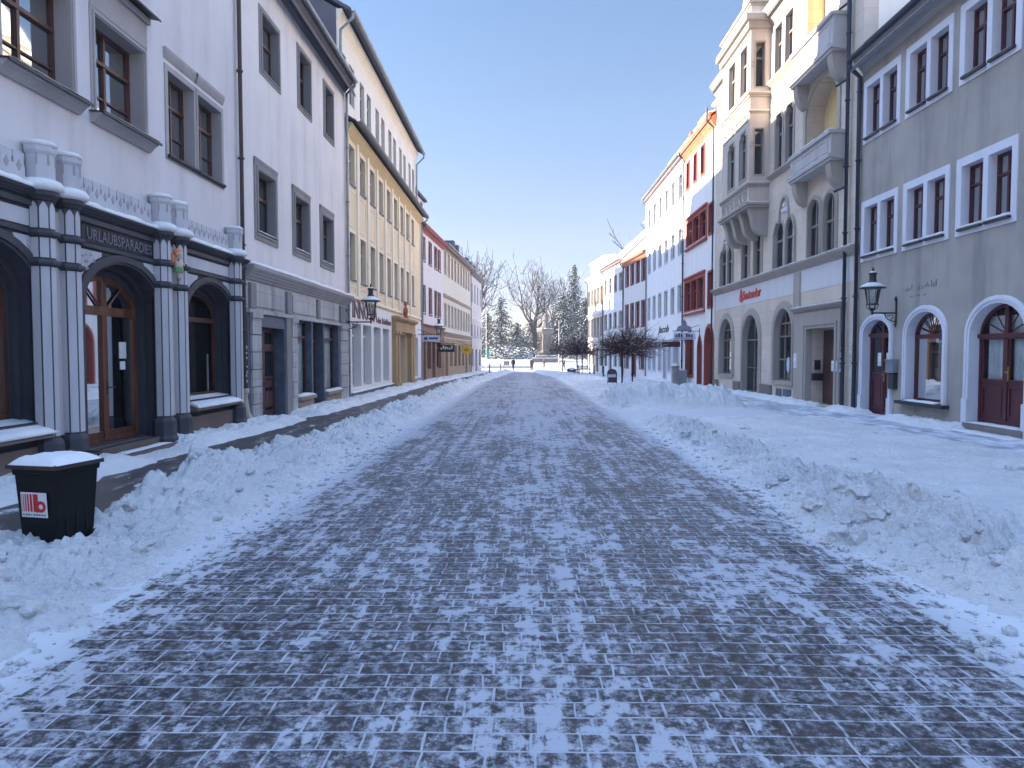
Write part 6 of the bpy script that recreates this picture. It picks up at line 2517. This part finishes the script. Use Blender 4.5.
# gate pillar and cabinet before the tall white house
s = H_W.S(675, 375, .9)
P_ = H_W.root.matrix_basis @ H_W.L(s, 0, .9)
P_.z = gz(P_.y)
r = empty('stone_post', P_, 0, 'pale stone post with a cap of snow before the tall white house', 'stone post')
m = MB()
m.box(-.2, .2, -.2, 1.1, -.2, .2)
m.box(-.25, .25, 1.1, 1.2, -.25, .25)
m.build('shaft', OLD_STONE, r, bevel=.02)
m = MB()
m.blob((0, 0, 1.2), .25, 3, .04, 3, .62)
m.build('snow_cap', SNOW, r, smooth=True)
s = H_W.S(681.5, 375, .45)
P_ = H_W.root.matrix_basis @ H_W.L(s, 0, .45)
P_.z = gz(P_.y)
r = empty('utility_cabinet', P_, 0, 'grey utility cabinet at the corner of the tall white house', 'utility box')
m = MB()
m.box(-.3, .3, -.1, .85, -.2, .2)
m.box(-.34, .34, .85, .91, -.24, .24)
cb = m.build('body', paint('cabinet_grey', (.42, .43, .46), .5), r)
m = MB()
m.box(-.27, .27, .05, .8, -.212, -.2)
m.build('door', paint('cabinet_grey', (.42, .43, .46), .5), r)
m = MB()
m.blob((0, 0, .92), .3, 2, .05, 4, .3)
m.build('snow_cap', SNOW, r, smooth=True)
# hoop stand with white band, standing in the bank
P_ = ground_at(612.2, 41.5)
r = empty('advert_stand', P_ + Vector((0, 0, .42)), 0, 'dark hooped stand with a white band, half sunk in the snow bank', 'advertising stand')
m = MB()
pts = [(-.26, 0, -.2), (-.26, 0, .38)] + [(-.26 * math.cos(t * math.pi / 10), 0, .38 + .24 * math.sin(t * math.pi / 10)) for t in range(1, 10)] + [(.26, 0, .38), (.26, 0, -.2)]
m.tube(pts, .03, 8)
m.build('hoop', DARK_METAL, r)
m = MB()
m.prism([(-.24, .32), (.24, .32)] + [(.24 * math.cos(t * math.pi / 10), .38 + .22 * math.sin(t * math.pi / 10)) for t in range(11)], -.015, .015)
m.box(-.23, .23, -.15, .16, -.012, .012)
m.build('panel', paint('stand_slate', (.06, .07, .11), .5), r)
m = MB()
m.box(-.235, .235, .16, .33, -.017, .017)
m.build('band', SNOW, r)
# bollards
bol = empty('bollard', ground_at(489.6, 84), 0, 'dark bollard alone beside the pale grey end house', 'bollard', 'bollards at the end of the street')
m = MB()
m.lathe((0, 0, 0), [(.09, -.1), (.09, .1), (.065, .14), (.065, .85), (.085, .88), (.085, .95), (.05, 1.02), (.005, 1.04)], 12)
m.build('post', DARK_METAL, bol)
m = MB()
m.lathe((0, 0, 0), [(.087, .93), (.09, .98), (.055, 1.06), (.01, 1.08)], 12)
m.build('snow_cap', SNOW, bol, smooth=True)
for px_, Y_, lb in ((500.4, 92, 'dark bollard at the end of the street, beside the snowy notice frame'), (594.2, 76, 'dark bollard before the mansard corner house'), (577.3, 80, 'dark bollard between the two farther street trees'), (603.5, 66, 'dark bollard before the plain white house')):
    copy_thing(bol, ground_at(px_, Y_), 0, lb)
# notice frame and pole signs on the square
r = empty('notice_frame', ground_at(506.5, 97), 0, 'grey notice board on two posts with snow on top', 'notice board')
m = MB()
for x in (-.35, .35):
    m.box(x - .03, x + .03, -.1, 1.3, -.03, .03)
m.build('post', DARK_METAL, r)
m = MB()
m.box(-.36, .36, .72, 1.28, -.025, .025)
m.build('board', paint('board_grey', (.22, .23, .26), .6), r)
m = MB()
m.box(-.38, .38, 1.3, 1.36, -.05, .05)
m.build('snow_cap', SNOW, r)
r = empty('sign_pole', ground_at(486.3, 103), 0, 'tall pale pole carrying a teal board', 'sign pole')
m = MB()
m.lathe((0, 0, 0), [(.075, -.2), (.075, 2), (.05, 2.1), (.045, 8.2), (.01, 8.25)], 10)
m.build('pole', paint('galvanised', (.55, .54, .52), .5), r)
m = MB()
m.box(.05, .42, 1.75, 2.85, -.1, -.06)
m.build('board', paint('sign_teal', (.02, .28, .22), .5), r)
r = empty('lamp_pole', ground_at(558.8, 112), 0, 'tall pale lamp pole in front of the snowy conifers', 'lamp pole')
m = MB()
m.lathe((0, 0, 0), [(.1, -.2), (.09, 2), (.06, 2.1), (.05, 7.2), (.01, 7.25)], 10)
m.build('pole', paint('galvanised', (.55, .54, .52), .5), r)
m = MB()
m.box(-.09, .09, 7.2, 7.5, -.09, .09)
m.build('lamp_head', paint('galvanised', (.55, .54, .52), .5), r)
# snowed-over bench and litter bin on the right
r = empty('litter_bin', ground_at(571.6, 78), 0, 'low dark planter with snow on it by the farther street trees', 'planter')
m = MB()
taper_box(m, -.1, .5, .42, .5, .3, .36)
m.build('body', DARK_METAL, r)
m = MB()
m.blob((0, 0, .5), .45, 2, .08, 6, .45)
m.build('snow_cap', SNOW, r, smooth=True)
r.name = 'planter'
r = empty('park_bench', ground_at(584.5, 77), R(8), 'dark bench behind the farther street trees', 'bench')
m = MB()
for k in range(3):
    m.box(-.75, .75, .44, .48, -.22 + k * .15, -.1 + k * .15)
m.build('seat', DARK_BROWN, r)
m = MB()
for k in range(3):
    m.box(-.75, .75, .56 + k * .12, .64 + k * .12, .26, .3)
m.build('backrest', DARK_BROWN, r)
for x in (-.6, .6):
    m = MB()
    m.box(x - .03, x + .03, -.1, .44, -.2, .24)
    m.box(x - .03, x + .03, .44, .92, .22, .26)
    m.build('leg', DARK_METAL, r)
m = MB()
m.box(-.74, .74, .481, .55, -.2, .2)
m.build('snow_cap', SNOW, r)

# ================================================================== MONUMENT
MON = plaster('monument_stone', (.17, .15, .135), .5, .2, .4)
mp = ground_at(545.3, 124)
r = empty('monument', mp, 0, 'Gothic stone monument on a stepped base at the end of the street', 'monument')
m = MB()
for k, (a, z0, z1) in enumerate(((2.3, -.5, .5), (1.7, .5, .9), (1.3, .9, 1.5))):
    m.box(-a, a, z0, z1, -a, a)
m.build('base', MON, r)
m = MB()
m.lathe((0, 0, 0), [(1.05, 1.5), (1.0, 1.8), (.86, 1.95), (.80, 4.2), (.95, 4.6), (1.45, 5.0), (1.6, 5.1), (1.6, 5.6), (1.1, 5.61)], 8, rot=math.pi / 8)
for k in range(8):
    a = k * math.pi / 4 + math.pi / 8
    m.tube([(.95 * math.cos(a), .95 * math.sin(a), 1.5), (.92 * math.cos(a), .92 * math.sin(a), 4.6), (1.3 * math.cos(a), 1.3 * math.sin(a), 5.2), (1.3 * math.cos(a), 1.3 * math.sin(a), 5.9)], .14, 6)
m.build('shaft', MON, r)
m = MB()
m.lathe((0, 0, 0), [(.75, 5.5), (.6, 6.2), (.45, 6.9), (.62, 7.1), (.5, 7.35), (.3, 7.7), (.32, 8.0), (.1, 8.3), (.03, 8.4)], 8)
m.build('pinnacle', MON, r)
m = MB()
for a, z in ((2.28, .5), (1.68, .9)):
    m.ring([(-a, z), (a, z), (a, z), (-a, z)], [(-a, z)] * 4, 0, 0) if False else m.box(-a, a, z, z + .12, -a, a)
m.lathe((0, 0, 0), [(1.5, 5.605), (1.5, 5.68), (1.1, 5.72), (.7, 5.71)], 8)
m.build('snow_cap', SNOW, r)

# ================================================================== TREES
BARK = plaster('dark_bark', (.05, .038, .036), .4, .2, .5)
BARK_RED = plaster('reddish_bark', (.09, .045, .045), .4, .2, .4)
NEEDLE = plaster('snowy_needles', (.05, .065, .06), .3, .2, .2)
TWIG_PALE = plaster('grey_twig', (.17, .135, .12), .3, .2, .3)


def grow(m, p, d, length, r, level, rr, spread, up=.1, wob=.22, seg=5, split=(2, 3), snow=None, minr=.012, keepend=1.0):
    pts = [p.copy()]
    q = p.copy()
    dd = d.normalized()
    n = seg if level > 1 else 3
    for i in range(n):
        dd = (dd + Vector((rr.uniform(-1, 1), rr.uniform(-1, 1), rr.uniform(-.6, 1))) * wob * .5 + Vector((0, 0, up))).normalized()
        q = q + dd * (length / n)
        pts.append(q.copy())
    m.mi = 0
    m.tube(pts, r, 6 if level > 2 else (4 if level > 1 else 3), max(minr, r * .55), cap=False)
    if snow and level <= snow and rr.random() < .7:
        m.mi = 1
        m.tube([x + Vector((0, 0, r * .8 + .008)) for x in pts], max(.012, r * .6), 3, max(.01, r * .4), cap=False)
        m.mi = 0
    if level == 0:
        return
    for k in range(rr.randint(*split)):
        t = rr.uniform(.45, 1.0)
        i = min(len(pts) - 1, max(1, int(round(t * n))))
        ax = Vector((rr.uniform(-1, 1), rr.uniform(-1, 1), rr.uniform(-.35, .75))).normalized()
        nd = (dd * (1 - spread) + ax * spread * 1.25)
        grow(m, pts[i], nd, length * rr.uniform(.58, .85), max(minr, r * rr.uniform(.42, .62)), level - 1, rr, spread, up, wob, seg, split, snow, minr)
    grow(m, pts[-1], dd + Vector((rr.uniform(-.4, .4), rr.uniform(-.4, .4), .1)), length * .78, max(minr, r * .55), level - 1, rr, spread, up, wob, seg, split, snow, minr)


def bare_tree(loc, height, label, seed, trunk_r=.45, levels=5, group='leafless trees at the end of the street', spread=.62, lean=0.0, snow=1):
    rr = random.Random(seed)
    r = empty('bare_tree', loc, 0, label, 'tree', group)
    m = MB()
    th = height * .26
    tp = [Vector((lean * .1 * math.sin(i), 0, -.3 + (th + .3) * i / 5)) for i in range(6)]
    m.tube(tp, trunk_r, 9, trunk_r * .72)
    m.build('trunk', BARK, r)
    m = MB()
    for k in range(4):
        a = k * math.pi / 2 + rr.uniform(-.5, .5)
        t = Vector((math.cos(a) * .65, math.sin(a) * .65, rr.uniform(.5, 1.1)))
        grow(m, tp[-1 - (k % 2)], t, height * rr.uniform(.20, .27), trunk_r * rr.uniform(.42, .58), levels - 1, rr, spread, .07, .42, 6, (1, 3), snow, .034)
    grow(m, tp[-1], Vector((lean, 0, 1)), height * .24, trunk_r * .70, levels - 1, rr, spread * .85, .1, .36, 6, (2, 3), snow, .034)
    m.build('crown', [BARK, SNOW], r, recalc=False)
    return r


def conifer(loc, height, width, label, seed, group='snowy conifers in the park', dens=1.0, snowy=.7, shape=.8):
    rr = random.Random(seed)
    r = empty('conifer', loc, 0, label, 'tree', group)
    m = MB()
    m.tube([Vector((0, 0, -.3)), Vector((0, 0, height * .97))], height * .018 + .08, 7, .03)
    m.build('trunk', BARK, r)
    m = MB()
    nl = int(height * 3.6 * dens)
    for k in range(nl):
        t = k / nl
        z = height * (.06 + .93 * t)
        L0 = width * (1 - t) ** shape * (.75 + .25 * math.sin(k * 2.1)) + .15
        nb = max(6, int(14 * (1 - t * .45)))
        for j in range(nb):
            a = rr.uniform(0, 2 * math.pi)
            L = L0 * rr.uniform(.6, 1.18)
            ns = max(2, int(L / .45))
            for i in range(ns):
                f = (i + rr.random()) / ns
                x, y = math.cos(a) * L * f, math.sin(a) * L * f
                zz = z - .32 * L * f * f + rr.uniform(-.1, .1)
                w = rr.uniform(.22, .42) * (1 - .4 * f)
                b_ = a + rr.uniform(-.8, .8)
                dx, dy = math.cos(b_) * w, math.sin(b_) * w
                ex, ey = -math.sin(b_) * w * .55, math.cos(b_) * w * .55
                dz = -rr.uniform(.05, .22)
                m.mi = 0
                m.face([m.bm.verts.new(Vector(v)) for v in ((x - ex, y - ey, zz), (x + dx, y + dy, zz + dz), (x + ex, y + ey, zz + rr.uniform(-.05, .05)), (x - dx * .6, y - dy * .6, zz + .03))])
                m.face([m.bm.verts.new(Vector(v)) for v in ((x - dx * .5, y - dy * .5, zz), (x + dx * .8, y + dy * .8, zz + dz), (x + dx * .5, y + dy * .5, zz - .28), (x - dx * .4, y - dy * .4, zz - .2))])
                if rr.random() < snowy * (.55 + .6 * f):
                    m.mi = 1
                    s_ = rr.uniform(.55, .95)
                    m.face([m.bm.verts.new(Vector(v)) for v in ((x - ex * s_, y - ey * s_, zz + .05), (x + dx * s_, y + dy * s_, zz + dz * .8 + .06), (x + ex * s_, y + ey * s_, zz + .06), (x - dx * .4, y - dy * .4, zz + .09))])
    m.build('crown', [NEEDLE, SNOW], r, recalc=False)
    return r


def snowy_bush(loc, rad, label, seed):
    rr = random.Random(seed)
    r = empty('snowy_bush', loc, 0, label, 'bush', 'bushes bowed under snow')
    m = MB()
    for k in range(7):
        a = rr.uniform(0, 6.28)
        m.tube([Vector((0, 0, -.2)), Vector((math.cos(a) * rad * .3, math.sin(a) * rad * .3, rad * .6)), Vector((math.cos(a) * rad * .75, math.sin(a) * rad * .75, rad * .8))], .05, 5, .015)
    m.build('stem', BARK, r)
    m = MB()
    for k in range(int(260 * rad)):
        a, e = rr.uniform(0, 6.28), math.asin(rr.uniform(-.1, 1))
        q = rad * rr.uniform(.55, 1.05) * (1 + .22 * math.sin(a * 3 + seed) + .12 * math.sin(e * 7))
        p = Vector((math.cos(a) * math.cos(e) * q * 1.15, math.sin(a) * math.cos(e) * q, math.sin(e) * q * .95))
        w = rr.uniform(.14, .34)
        m.mi = 1 if rr.random() < .34 + .25 * math.sin(e) else 0
        n = [Vector((rr.uniform(-1, 1), rr.uniform(-1, 1), rr.uniform(-.3, .5))) * w for _ in range(4)]
        m.face([m.bm.verts.new(p + n[0] - n[1] * .3), m.bm.verts.new(p + n[1]), m.bm.verts.new(p - n[0]), m.bm.verts.new(p - n[1] * .8)])
    m.build('foliage', [NEEDLE, SNOW], r, recalc=False)
    return r


def ball_tree(loc, trunk_h, rad, label, seed, nb=60):
    rr = random.Random(seed)
    r = empty('street_tree', loc, 0, label, 'tree', 'small ball-headed street trees')
    m = MB()
    m.tube([Vector((0, 0, -.3)), Vector((.02, .01, trunk_h * .5)), Vector((0, 0, trunk_h + .15))], .075, 8, .06)
    m.build('trunk', BARK, r)
    m = MB()
    for k in range(nb):
        a = rr.uniform(0, 6.28)
        e = rr.uniform(-.15, 1.25)
        d = Vector((math.cos(a) * math.cos(e), math.sin(a) * math.cos(e), math.sin(e) * .75))
        L = rad * rr.uniform(.75, 1.12)
        pts = [Vector((0, 0, trunk_h)) + d * L * f + Vector((0, 0, -.12 * L * f * f * math.cos(e))) + Vector((rr.uniform(-1, 1), rr.uniform(-1, 1), rr.uniform(-1, 1))) * .04 for f in (0, .33, .66, 1)]
        m.mi = 0
        m.tube(pts, .022, 4, .008, cap=False)
        for j in range(20):
            i = rr.choice((0, 1, 1, 2, 2))
            b0 = pts[i].lerp(pts[i + 1], rr.random())
            dd = (d + Vector((rr.uniform(-1, 1), rr.uniform(-1, 1), rr.uniform(-.7, .9))) * 1.0).normalized() * rr.uniform(.18, .48) * rad
            mid = b0 + dd * .5 + Vector((0, 0, rr.uniform(-.03, .05)))
            m.mi = 0
            m.tube([b0, mid, b0 + dd], .0085, 3, .005, cap=False)
            if rr.random() < .10:
                m.mi = 1
                m.tube([mid + Vector((0, 0, .013)), b0 + dd + Vector((0, 0, .012))], .013, 3, .009, cap=False)
    m.build('crown', [BARK_RED, SNOW], r, recalc=False)
    return r


ball_tree(ground_at(622, 39), 2.0, 1.6, 'ball-headed street tree standing in the snow bank beside the hooped advertising stand', 1, 80)
ball_tree(ground_at(632.3, 43), 2.2, 1.75, 'ball-headed street tree before the red door, touching the one by the hooped stand', 2, 80)
ball_tree(ground_at(576.8, 71), 2.2, 1.9, 'ball-headed street tree beside the dark planter', 3, 60)
ball_tree(ground_at(582, 66), 2.2, 1.9, 'ball-headed street tree beside the bench', 4, 60)
ball_tree(ground_at(562.5, 84), 2.3, 1.9, 'ball-headed street tree standing alone before the monument square', 7, 60)

bare_tree(ground_at(535, 150), 21.5, 'large leafless tree standing highest behind the monument', 42, .62, 5)
bare_tree(ground_at(557, 158), 19.0, 'leafless tree with a crooked crown between the monument and the spruce', 17, .45, 5)
bare_tree(ground_at(474, 118), 19.5, 'leafless tree rising behind the roofs of the cream and pale grey houses', 23, .45, 5, lean=.25)
t_ = bare_tree(Vector((16.5, 96, gz(96))), 21.5, 'leafless tree seen above the snowy roof of the plain white house', 31, .45, 5)
t_.location.x = 19.5
conifer(ground_at(501, 142), 12.3, 4.6, 'broad dark conifer dusted with snow behind the snowy bushes and notice board', 3, shape=.5)
conifer(ground_at(517, 150), 7.5, 4.2, 'lower bushy conifer between the walkers and the large leafless tree', 4, shape=.45)
conifer(ground_at(488, 150), 9.5, 4.0, 'small conifer next to the tall pale sign pole', 5, snowy=.8, shape=.5)
conifer(ground_at(574, 156), 20.5, 6.0, 'tall pointed spruce, highest of the conifers', 6, snowy=.8)
conifer(ground_at(563, 140), 12.5, 5.0, 'broad snowy conifer behind the pale lamp pole', 7, snowy=.85, shape=.5)
conifer(ground_at(585, 138), 12.0, 5.0, 'snowy conifer half hidden by the mansard corner house', 8, snowy=.85, shape=.55)
conifer(ground_at(590, 165), 15.0, 6.0, 'conifer behind the mansard corner house', 12, snowy=.7)
conifer(ground_at(546, 165), 10.5, 7.0, 'dark conifer directly behind the monument', 9, snowy=.5)
conifer(ground_at(531, 168), 9.0, 7.0, 'dark conifer behind the trunk of the large leafless tree', 10, snowy=.45)
conifer(ground_at(472, 165), 10.0, 6.5, 'conifer peeping out past the pale grey end house', 11, snowy=.6)
for i, (px_, Y_, rad, lb) in enumerate(((496, 130, 1.9, 'snowy bush beside the tall pale sign pole'), (505, 129, 2.3, 'large snow-laden bush behind the notice board'), (514, 131, 2.0, 'snow-laden bush above the walkers'), (523, 132, 2.1, 'snow-dusted bush behind the person in the grey-brown jacket'), (533, 134, 1.8, 'dark bush beside the monument base'), (562, 131, 2.0, 'snowy bush behind the farther street trees and lamp pole'), (572, 130, 2.3, 'snowy bush under the spruce'), (582, 128, 2.2, 'snowy bush beside the corner house with dormers'))):
    snowy_bush(ground_at(px_, Y_), rad, lb, i + 40)
# low park wall behind the square
PW = plaster('park_wall_render', (.50, .46, .42), .4, .1, .3)
w0, w1 = ground_at(497, 112), ground_at(532, 112)
r = empty('park_wall', (w0 + w1) / 2, 0, 'low pale park wall capped with snow behind the walkers', 'wall')
m = MB()
L = (w1 - w0).length / 2
m.box(-L - 4, L, -.5, .35, -.18, .18)
m.build('wall', PW, r)
m = MB()
m.box(-L - 4, L, .351, .50, -.22, .22)
m.build('snow_cap', SNOW, r, bevel=.04)

# ================================================================== PEOPLE
SKIN = paint('skin', (.50, .30, .22), .55)


def skin_mesh(name, verts, edges, radii, mat, parent, sub=1, root=0):
    me = bpy.data.meshes.new(name)
    me.from_pydata([Vector(v) for v in verts], edges, [])
    o = bpy.data.objects.new(name, me)
    COL.objects.link(o)
    sk = o.modifiers.new('skin', 'SKIN')
    sv = me.skin_vertices[0].data if me.skin_vertices else None
    if sv is None:
        bm = bmesh.new()
        bm.from_mesh(me)
        bm.verts.layers.skin.verify()
        bm.to_mesh(me)
        bm.free()
        sv = me.skin_vertices[0].data
    for i, r_ in enumerate(radii):
        sv[i].radius = (r_, r_) if isinstance(r_, float) else r_
        sv[i].use_root = i == root
    o.modifiers.new('sub', 'SUBSURF').render_levels = sub
    o.modifiers['sub'].levels = sub
    dg = bpy.context.evaluated_depsgraph_get()
    ev = bpy.data.meshes.new_from_object(o.evaluated_get(dg))
    o.modifiers.clear()
    o.data = ev
    ev.name = name
    ev.materials.clear()
    ev.materials.append(mat)
    ev.shade_smooth()
    o.parent = parent
    return o


def person(loc, rz, label, coat, trousers, hairc, stride=.22, h=1.74, arm=.1, hood=False):
    r = empty('person', loc, rz, label, 'person', 'people walking at the end of the street')
    k = h / 1.74
    V = [(0, 0, .94), (0, .0, 1.12), (0, -.01, 1.36), (0, -.015, 1.47), (0, -.02, 1.545), (0, -.03, 1.64), (0, -.02, 1.71)]
    Rr = [.135, .12, .145, .065, .055, .088, .07]
    E = [(i, i + 1) for i in range(6)]
    jl, ja = [], []
    for sx_, f in ((-1, 1), (1, -1)):
        i0 = len(V)
        V += [(sx_ * .10, 0, .86), (sx_ * .10, -f * stride * .5 - .03, .49), (sx_ * .10, -f * stride + (.06 if f < 0 else 0), .09 + (.02 if f < 0 else 0)), (sx_ * .11, -f * stride - .14, .045)]
        Rr += [.092, .062, .045, .04]
        E += [(0, i0), (i0, i0 + 1), (i0 + 1, i0 + 2), (i0 + 2, i0 + 3)]
        i1 = len(V)
        V += [(sx_ * .19, -.01, 1.38), (sx_ * .235, f * arm, 1.11), (sx_ * .225, f * arm * 1.2 - .12, .89), (sx_ * .215, f * arm * 1.3 - .15, .80), (sx_ * .205, f * arm * 1.3 - .17, .735)]
        Rr += [.062, .047, .036, .036, .018]
        E += [(2, i1), (i1, i1 + 1), (i1 + 1, i1 + 2), (i1 + 2, i1 + 3), (i1 + 3, i1 + 4)]
        jl.append(i0)
        ja.append(i1)
    sc = lambda vs: [tuple(c * k for c in v) for v in vs]
    body = skin_mesh('body', sc(V), E, [q * k for q in Rr], SKIN, r)
    # coat: torso and sleeves
    cv = [V[0], V[1], V[2], V[3], (0, 0, .74)]
    cr = [.185, .165, .175, .085, .19]
    ce = [(0, 1), (1, 2), (2, 3), (0, 4)]
    for i1 in ja:
        i = len(cv)
        cv += [V[i1], V[i1 + 1], V[i1 + 2]]
        cr += [.085, .07, .058]
        ce += [(2, i), (i, i + 1), (i + 1, i + 2)]
    skin_mesh('coat', sc(cv), ce, [q * k for q in cr], coat, r)
    tv = [V[0]]
    tr = [.15]
    te = []
    for i0 in jl:
        i = len(tv)
        tv += [V[i0], V[i0 + 1], V[i0 + 2]]
        tr += [.11, .085, .068]
        te += [(0, i), (i, i + 1), (i + 1, i + 2)]
    skin_mesh('trousers', sc(tv), te, [q * k for q in tr], trousers, r)
    m = MB()
    for sx_, i0 in zip((-1, 1), jl):
        a, b_ = Vector(V[i0 + 2]) * k, Vector(V[i0 + 3]) * k
        m.tube([a + Vector((0, .05, -.03)), a.lerp(b_, .5) + Vector((0, 0, -.01)), b_ + Vector((0, -.03, -.005))], .055 * k, 8, .042 * k)
    m.build('shoes', DARK_METAL, r, smooth=True)
    m = MB()
    m.blob((0, .012, 1.668 * k), .106 * k, 2, .02, 1, 1.05)
    m.build('hair', hairc, r, smooth=True)
    m = MB()
    for x in (-.032, .032):
        m.blob((x * k, -.112 * k, 1.645 * k), .011, 1, 0)
    m.build('eyes', DARK_METAL, r)
    m = MB()
    m.blob((0, -.122 * k, 1.615 * k), .017, 1, 0)
    m.build('nose', SKIN, r)
    return r


NAVY = paint('navy_coat', (.012, .016, .035), .8)
BLACKC = paint('black_coat', (.012, .011, .012), .8)
GREYC = paint('grey_brown_coat', (.10, .085, .08), .8)
PINKC = paint('rust_coat', (.20, .085, .07), .8)
HAIR = paint('dark_hair', (.03, .02, .015), .7)
HAT = paint('grey_hat', (.14, .13, .14), .8)
person(ground_at(513.2, 99), R(200), 'person in a dark navy coat walking before the park wall', NAVY, BLACKC, HAIR, .2)
person(ground_at(531.7, 95), R(5), 'person in a grey-brown jacket and dark trousers in the middle of the street end', GREYC, BLACKC, HAT, .06)
person(ground_at(544, 108), R(80), 'person in a rust coloured coat near the monument steps', PINKC, GREYC, HAIR, .15)
person(ground_at(563.6, 100), R(-60), 'person in a rust jacket by the street tree before the monument square', PINKC, BLACKC, HAIR, .18)

# ================================================================== LIGHT, SKY
EL, AHEAD = R(17), R(9)
sun_dir = Vector((-math.cos(AHEAD) * math.cos(EL), math.sin(AHEAD) * math.cos(EL), math.sin(EL)))
sd = bpy.data.lights.new('sun', 'SUN')
sd.energy = 2.6
sd.angle = R(.5)
sd.color = (1.0, .86, .70)
so = bpy.data.objects.new('sun', sd)
COL.objects.link(so)
so.rotation_euler = sun_dir.to_track_quat('Z', 'Y').to_euler()
so.location = sun_dir * 80

w = bpy.data.worlds.new('World')
SC.world = w
w.use_nodes = True
nt = w.node_tree
bg = nt.nodes['Background']
sky = nt.nodes.new('ShaderNodeTexSky')
sky.sky_type = 'NISHITA'
sky.sun_disc = False
sky.sun_elevation = EL
sky.sun_rotation = math.atan2(sun_dir.x, sun_dir.y)
sky.altitude = 400
sky.air_density = 1.0
sky.dust_density = .3
sky.ozone_density = 1.2
tc = nt.nodes.new('ShaderNodeTexCoord')
sz = nt.nodes.new('ShaderNodeSeparateXYZ')
nt.links.new(tc.outputs['Generated'], sz.inputs[0])
# ramp dims and tints the low sky by hand; overhead stays at full glow
rp = nt.nodes.new('ShaderNodeValToRGB')
cr = rp.color_ramp
stops = [(0.0, (.128, .117, .155)), (.16, (.152, .134, .160)), (.31, (.164, .163, .178)), (.44, (.161, .173, .194)), (.56, (.36, .36, .37)), (.80, (1.03, .94, .915))]
cr.elements[0].position, cr.elements[1].position = stops[0][0], stops[-1][0]
cr.elements[0].color, cr.elements[1].color = (*stops[0][1], 1), (*stops[-1][1], 1)
for p_, c_ in stops[1:-1]:
    cr.elements.new(p_).color = (*c_, 1)
nt.links.new(sz.outputs['Z'], rp.inputs['Fac'])
nt.links.new(mixc(nt, 1.0, sky.outputs[0], rp.outputs['Color'], 'MULTIPLY'), bg.inputs['Color'])
bg.inputs['Strength'].default_value = .15

SC.view_settings.view_transform = 'Standard'
SC.view_settings.look = 'None'
SC.view_settings.gamma = 1
SC.view_settings.exposure = EXPOSURE
SC.render.engine = 'CYCLES'
SC.cycles.max_bounces = 8
SC.cycles.diffuse_bounces = 4
SC.cycles.glossy_bounces = 3
SC.cycles.transparent_max_bounces = 8
SC.cycles.caustics_reflective = False
SC.cycles.caustics_refractive = False
SC.cycles.use_denoising = True

# thin winter haze: one closed box of even air round the whole street
HAZE = 0.0008
if HAZE:
    m = MB()
    m.box(-140, 140, -3.0, 34, -45, 210)
    hm = bpy.data.materials.new('haze_air')
    hm.use_nodes = True
    hn = hm.node_tree
    hn.nodes.remove(hn.nodes['Principled BSDF'])
    pv = hn.nodes.new('ShaderNodeVolumePrincipled')
    pv.inputs['Color'].default_value = (.86, .91, 1, 1)
    pv.inputs['Density'].default_value = HAZE
    pv.inputs['Anisotropy'].default_value = .3
    hn.links.new(pv.outputs[0], hn.nodes['Material Output'].inputs['Volume'])
    tag(m.build('haze', hm), kind='stuff')
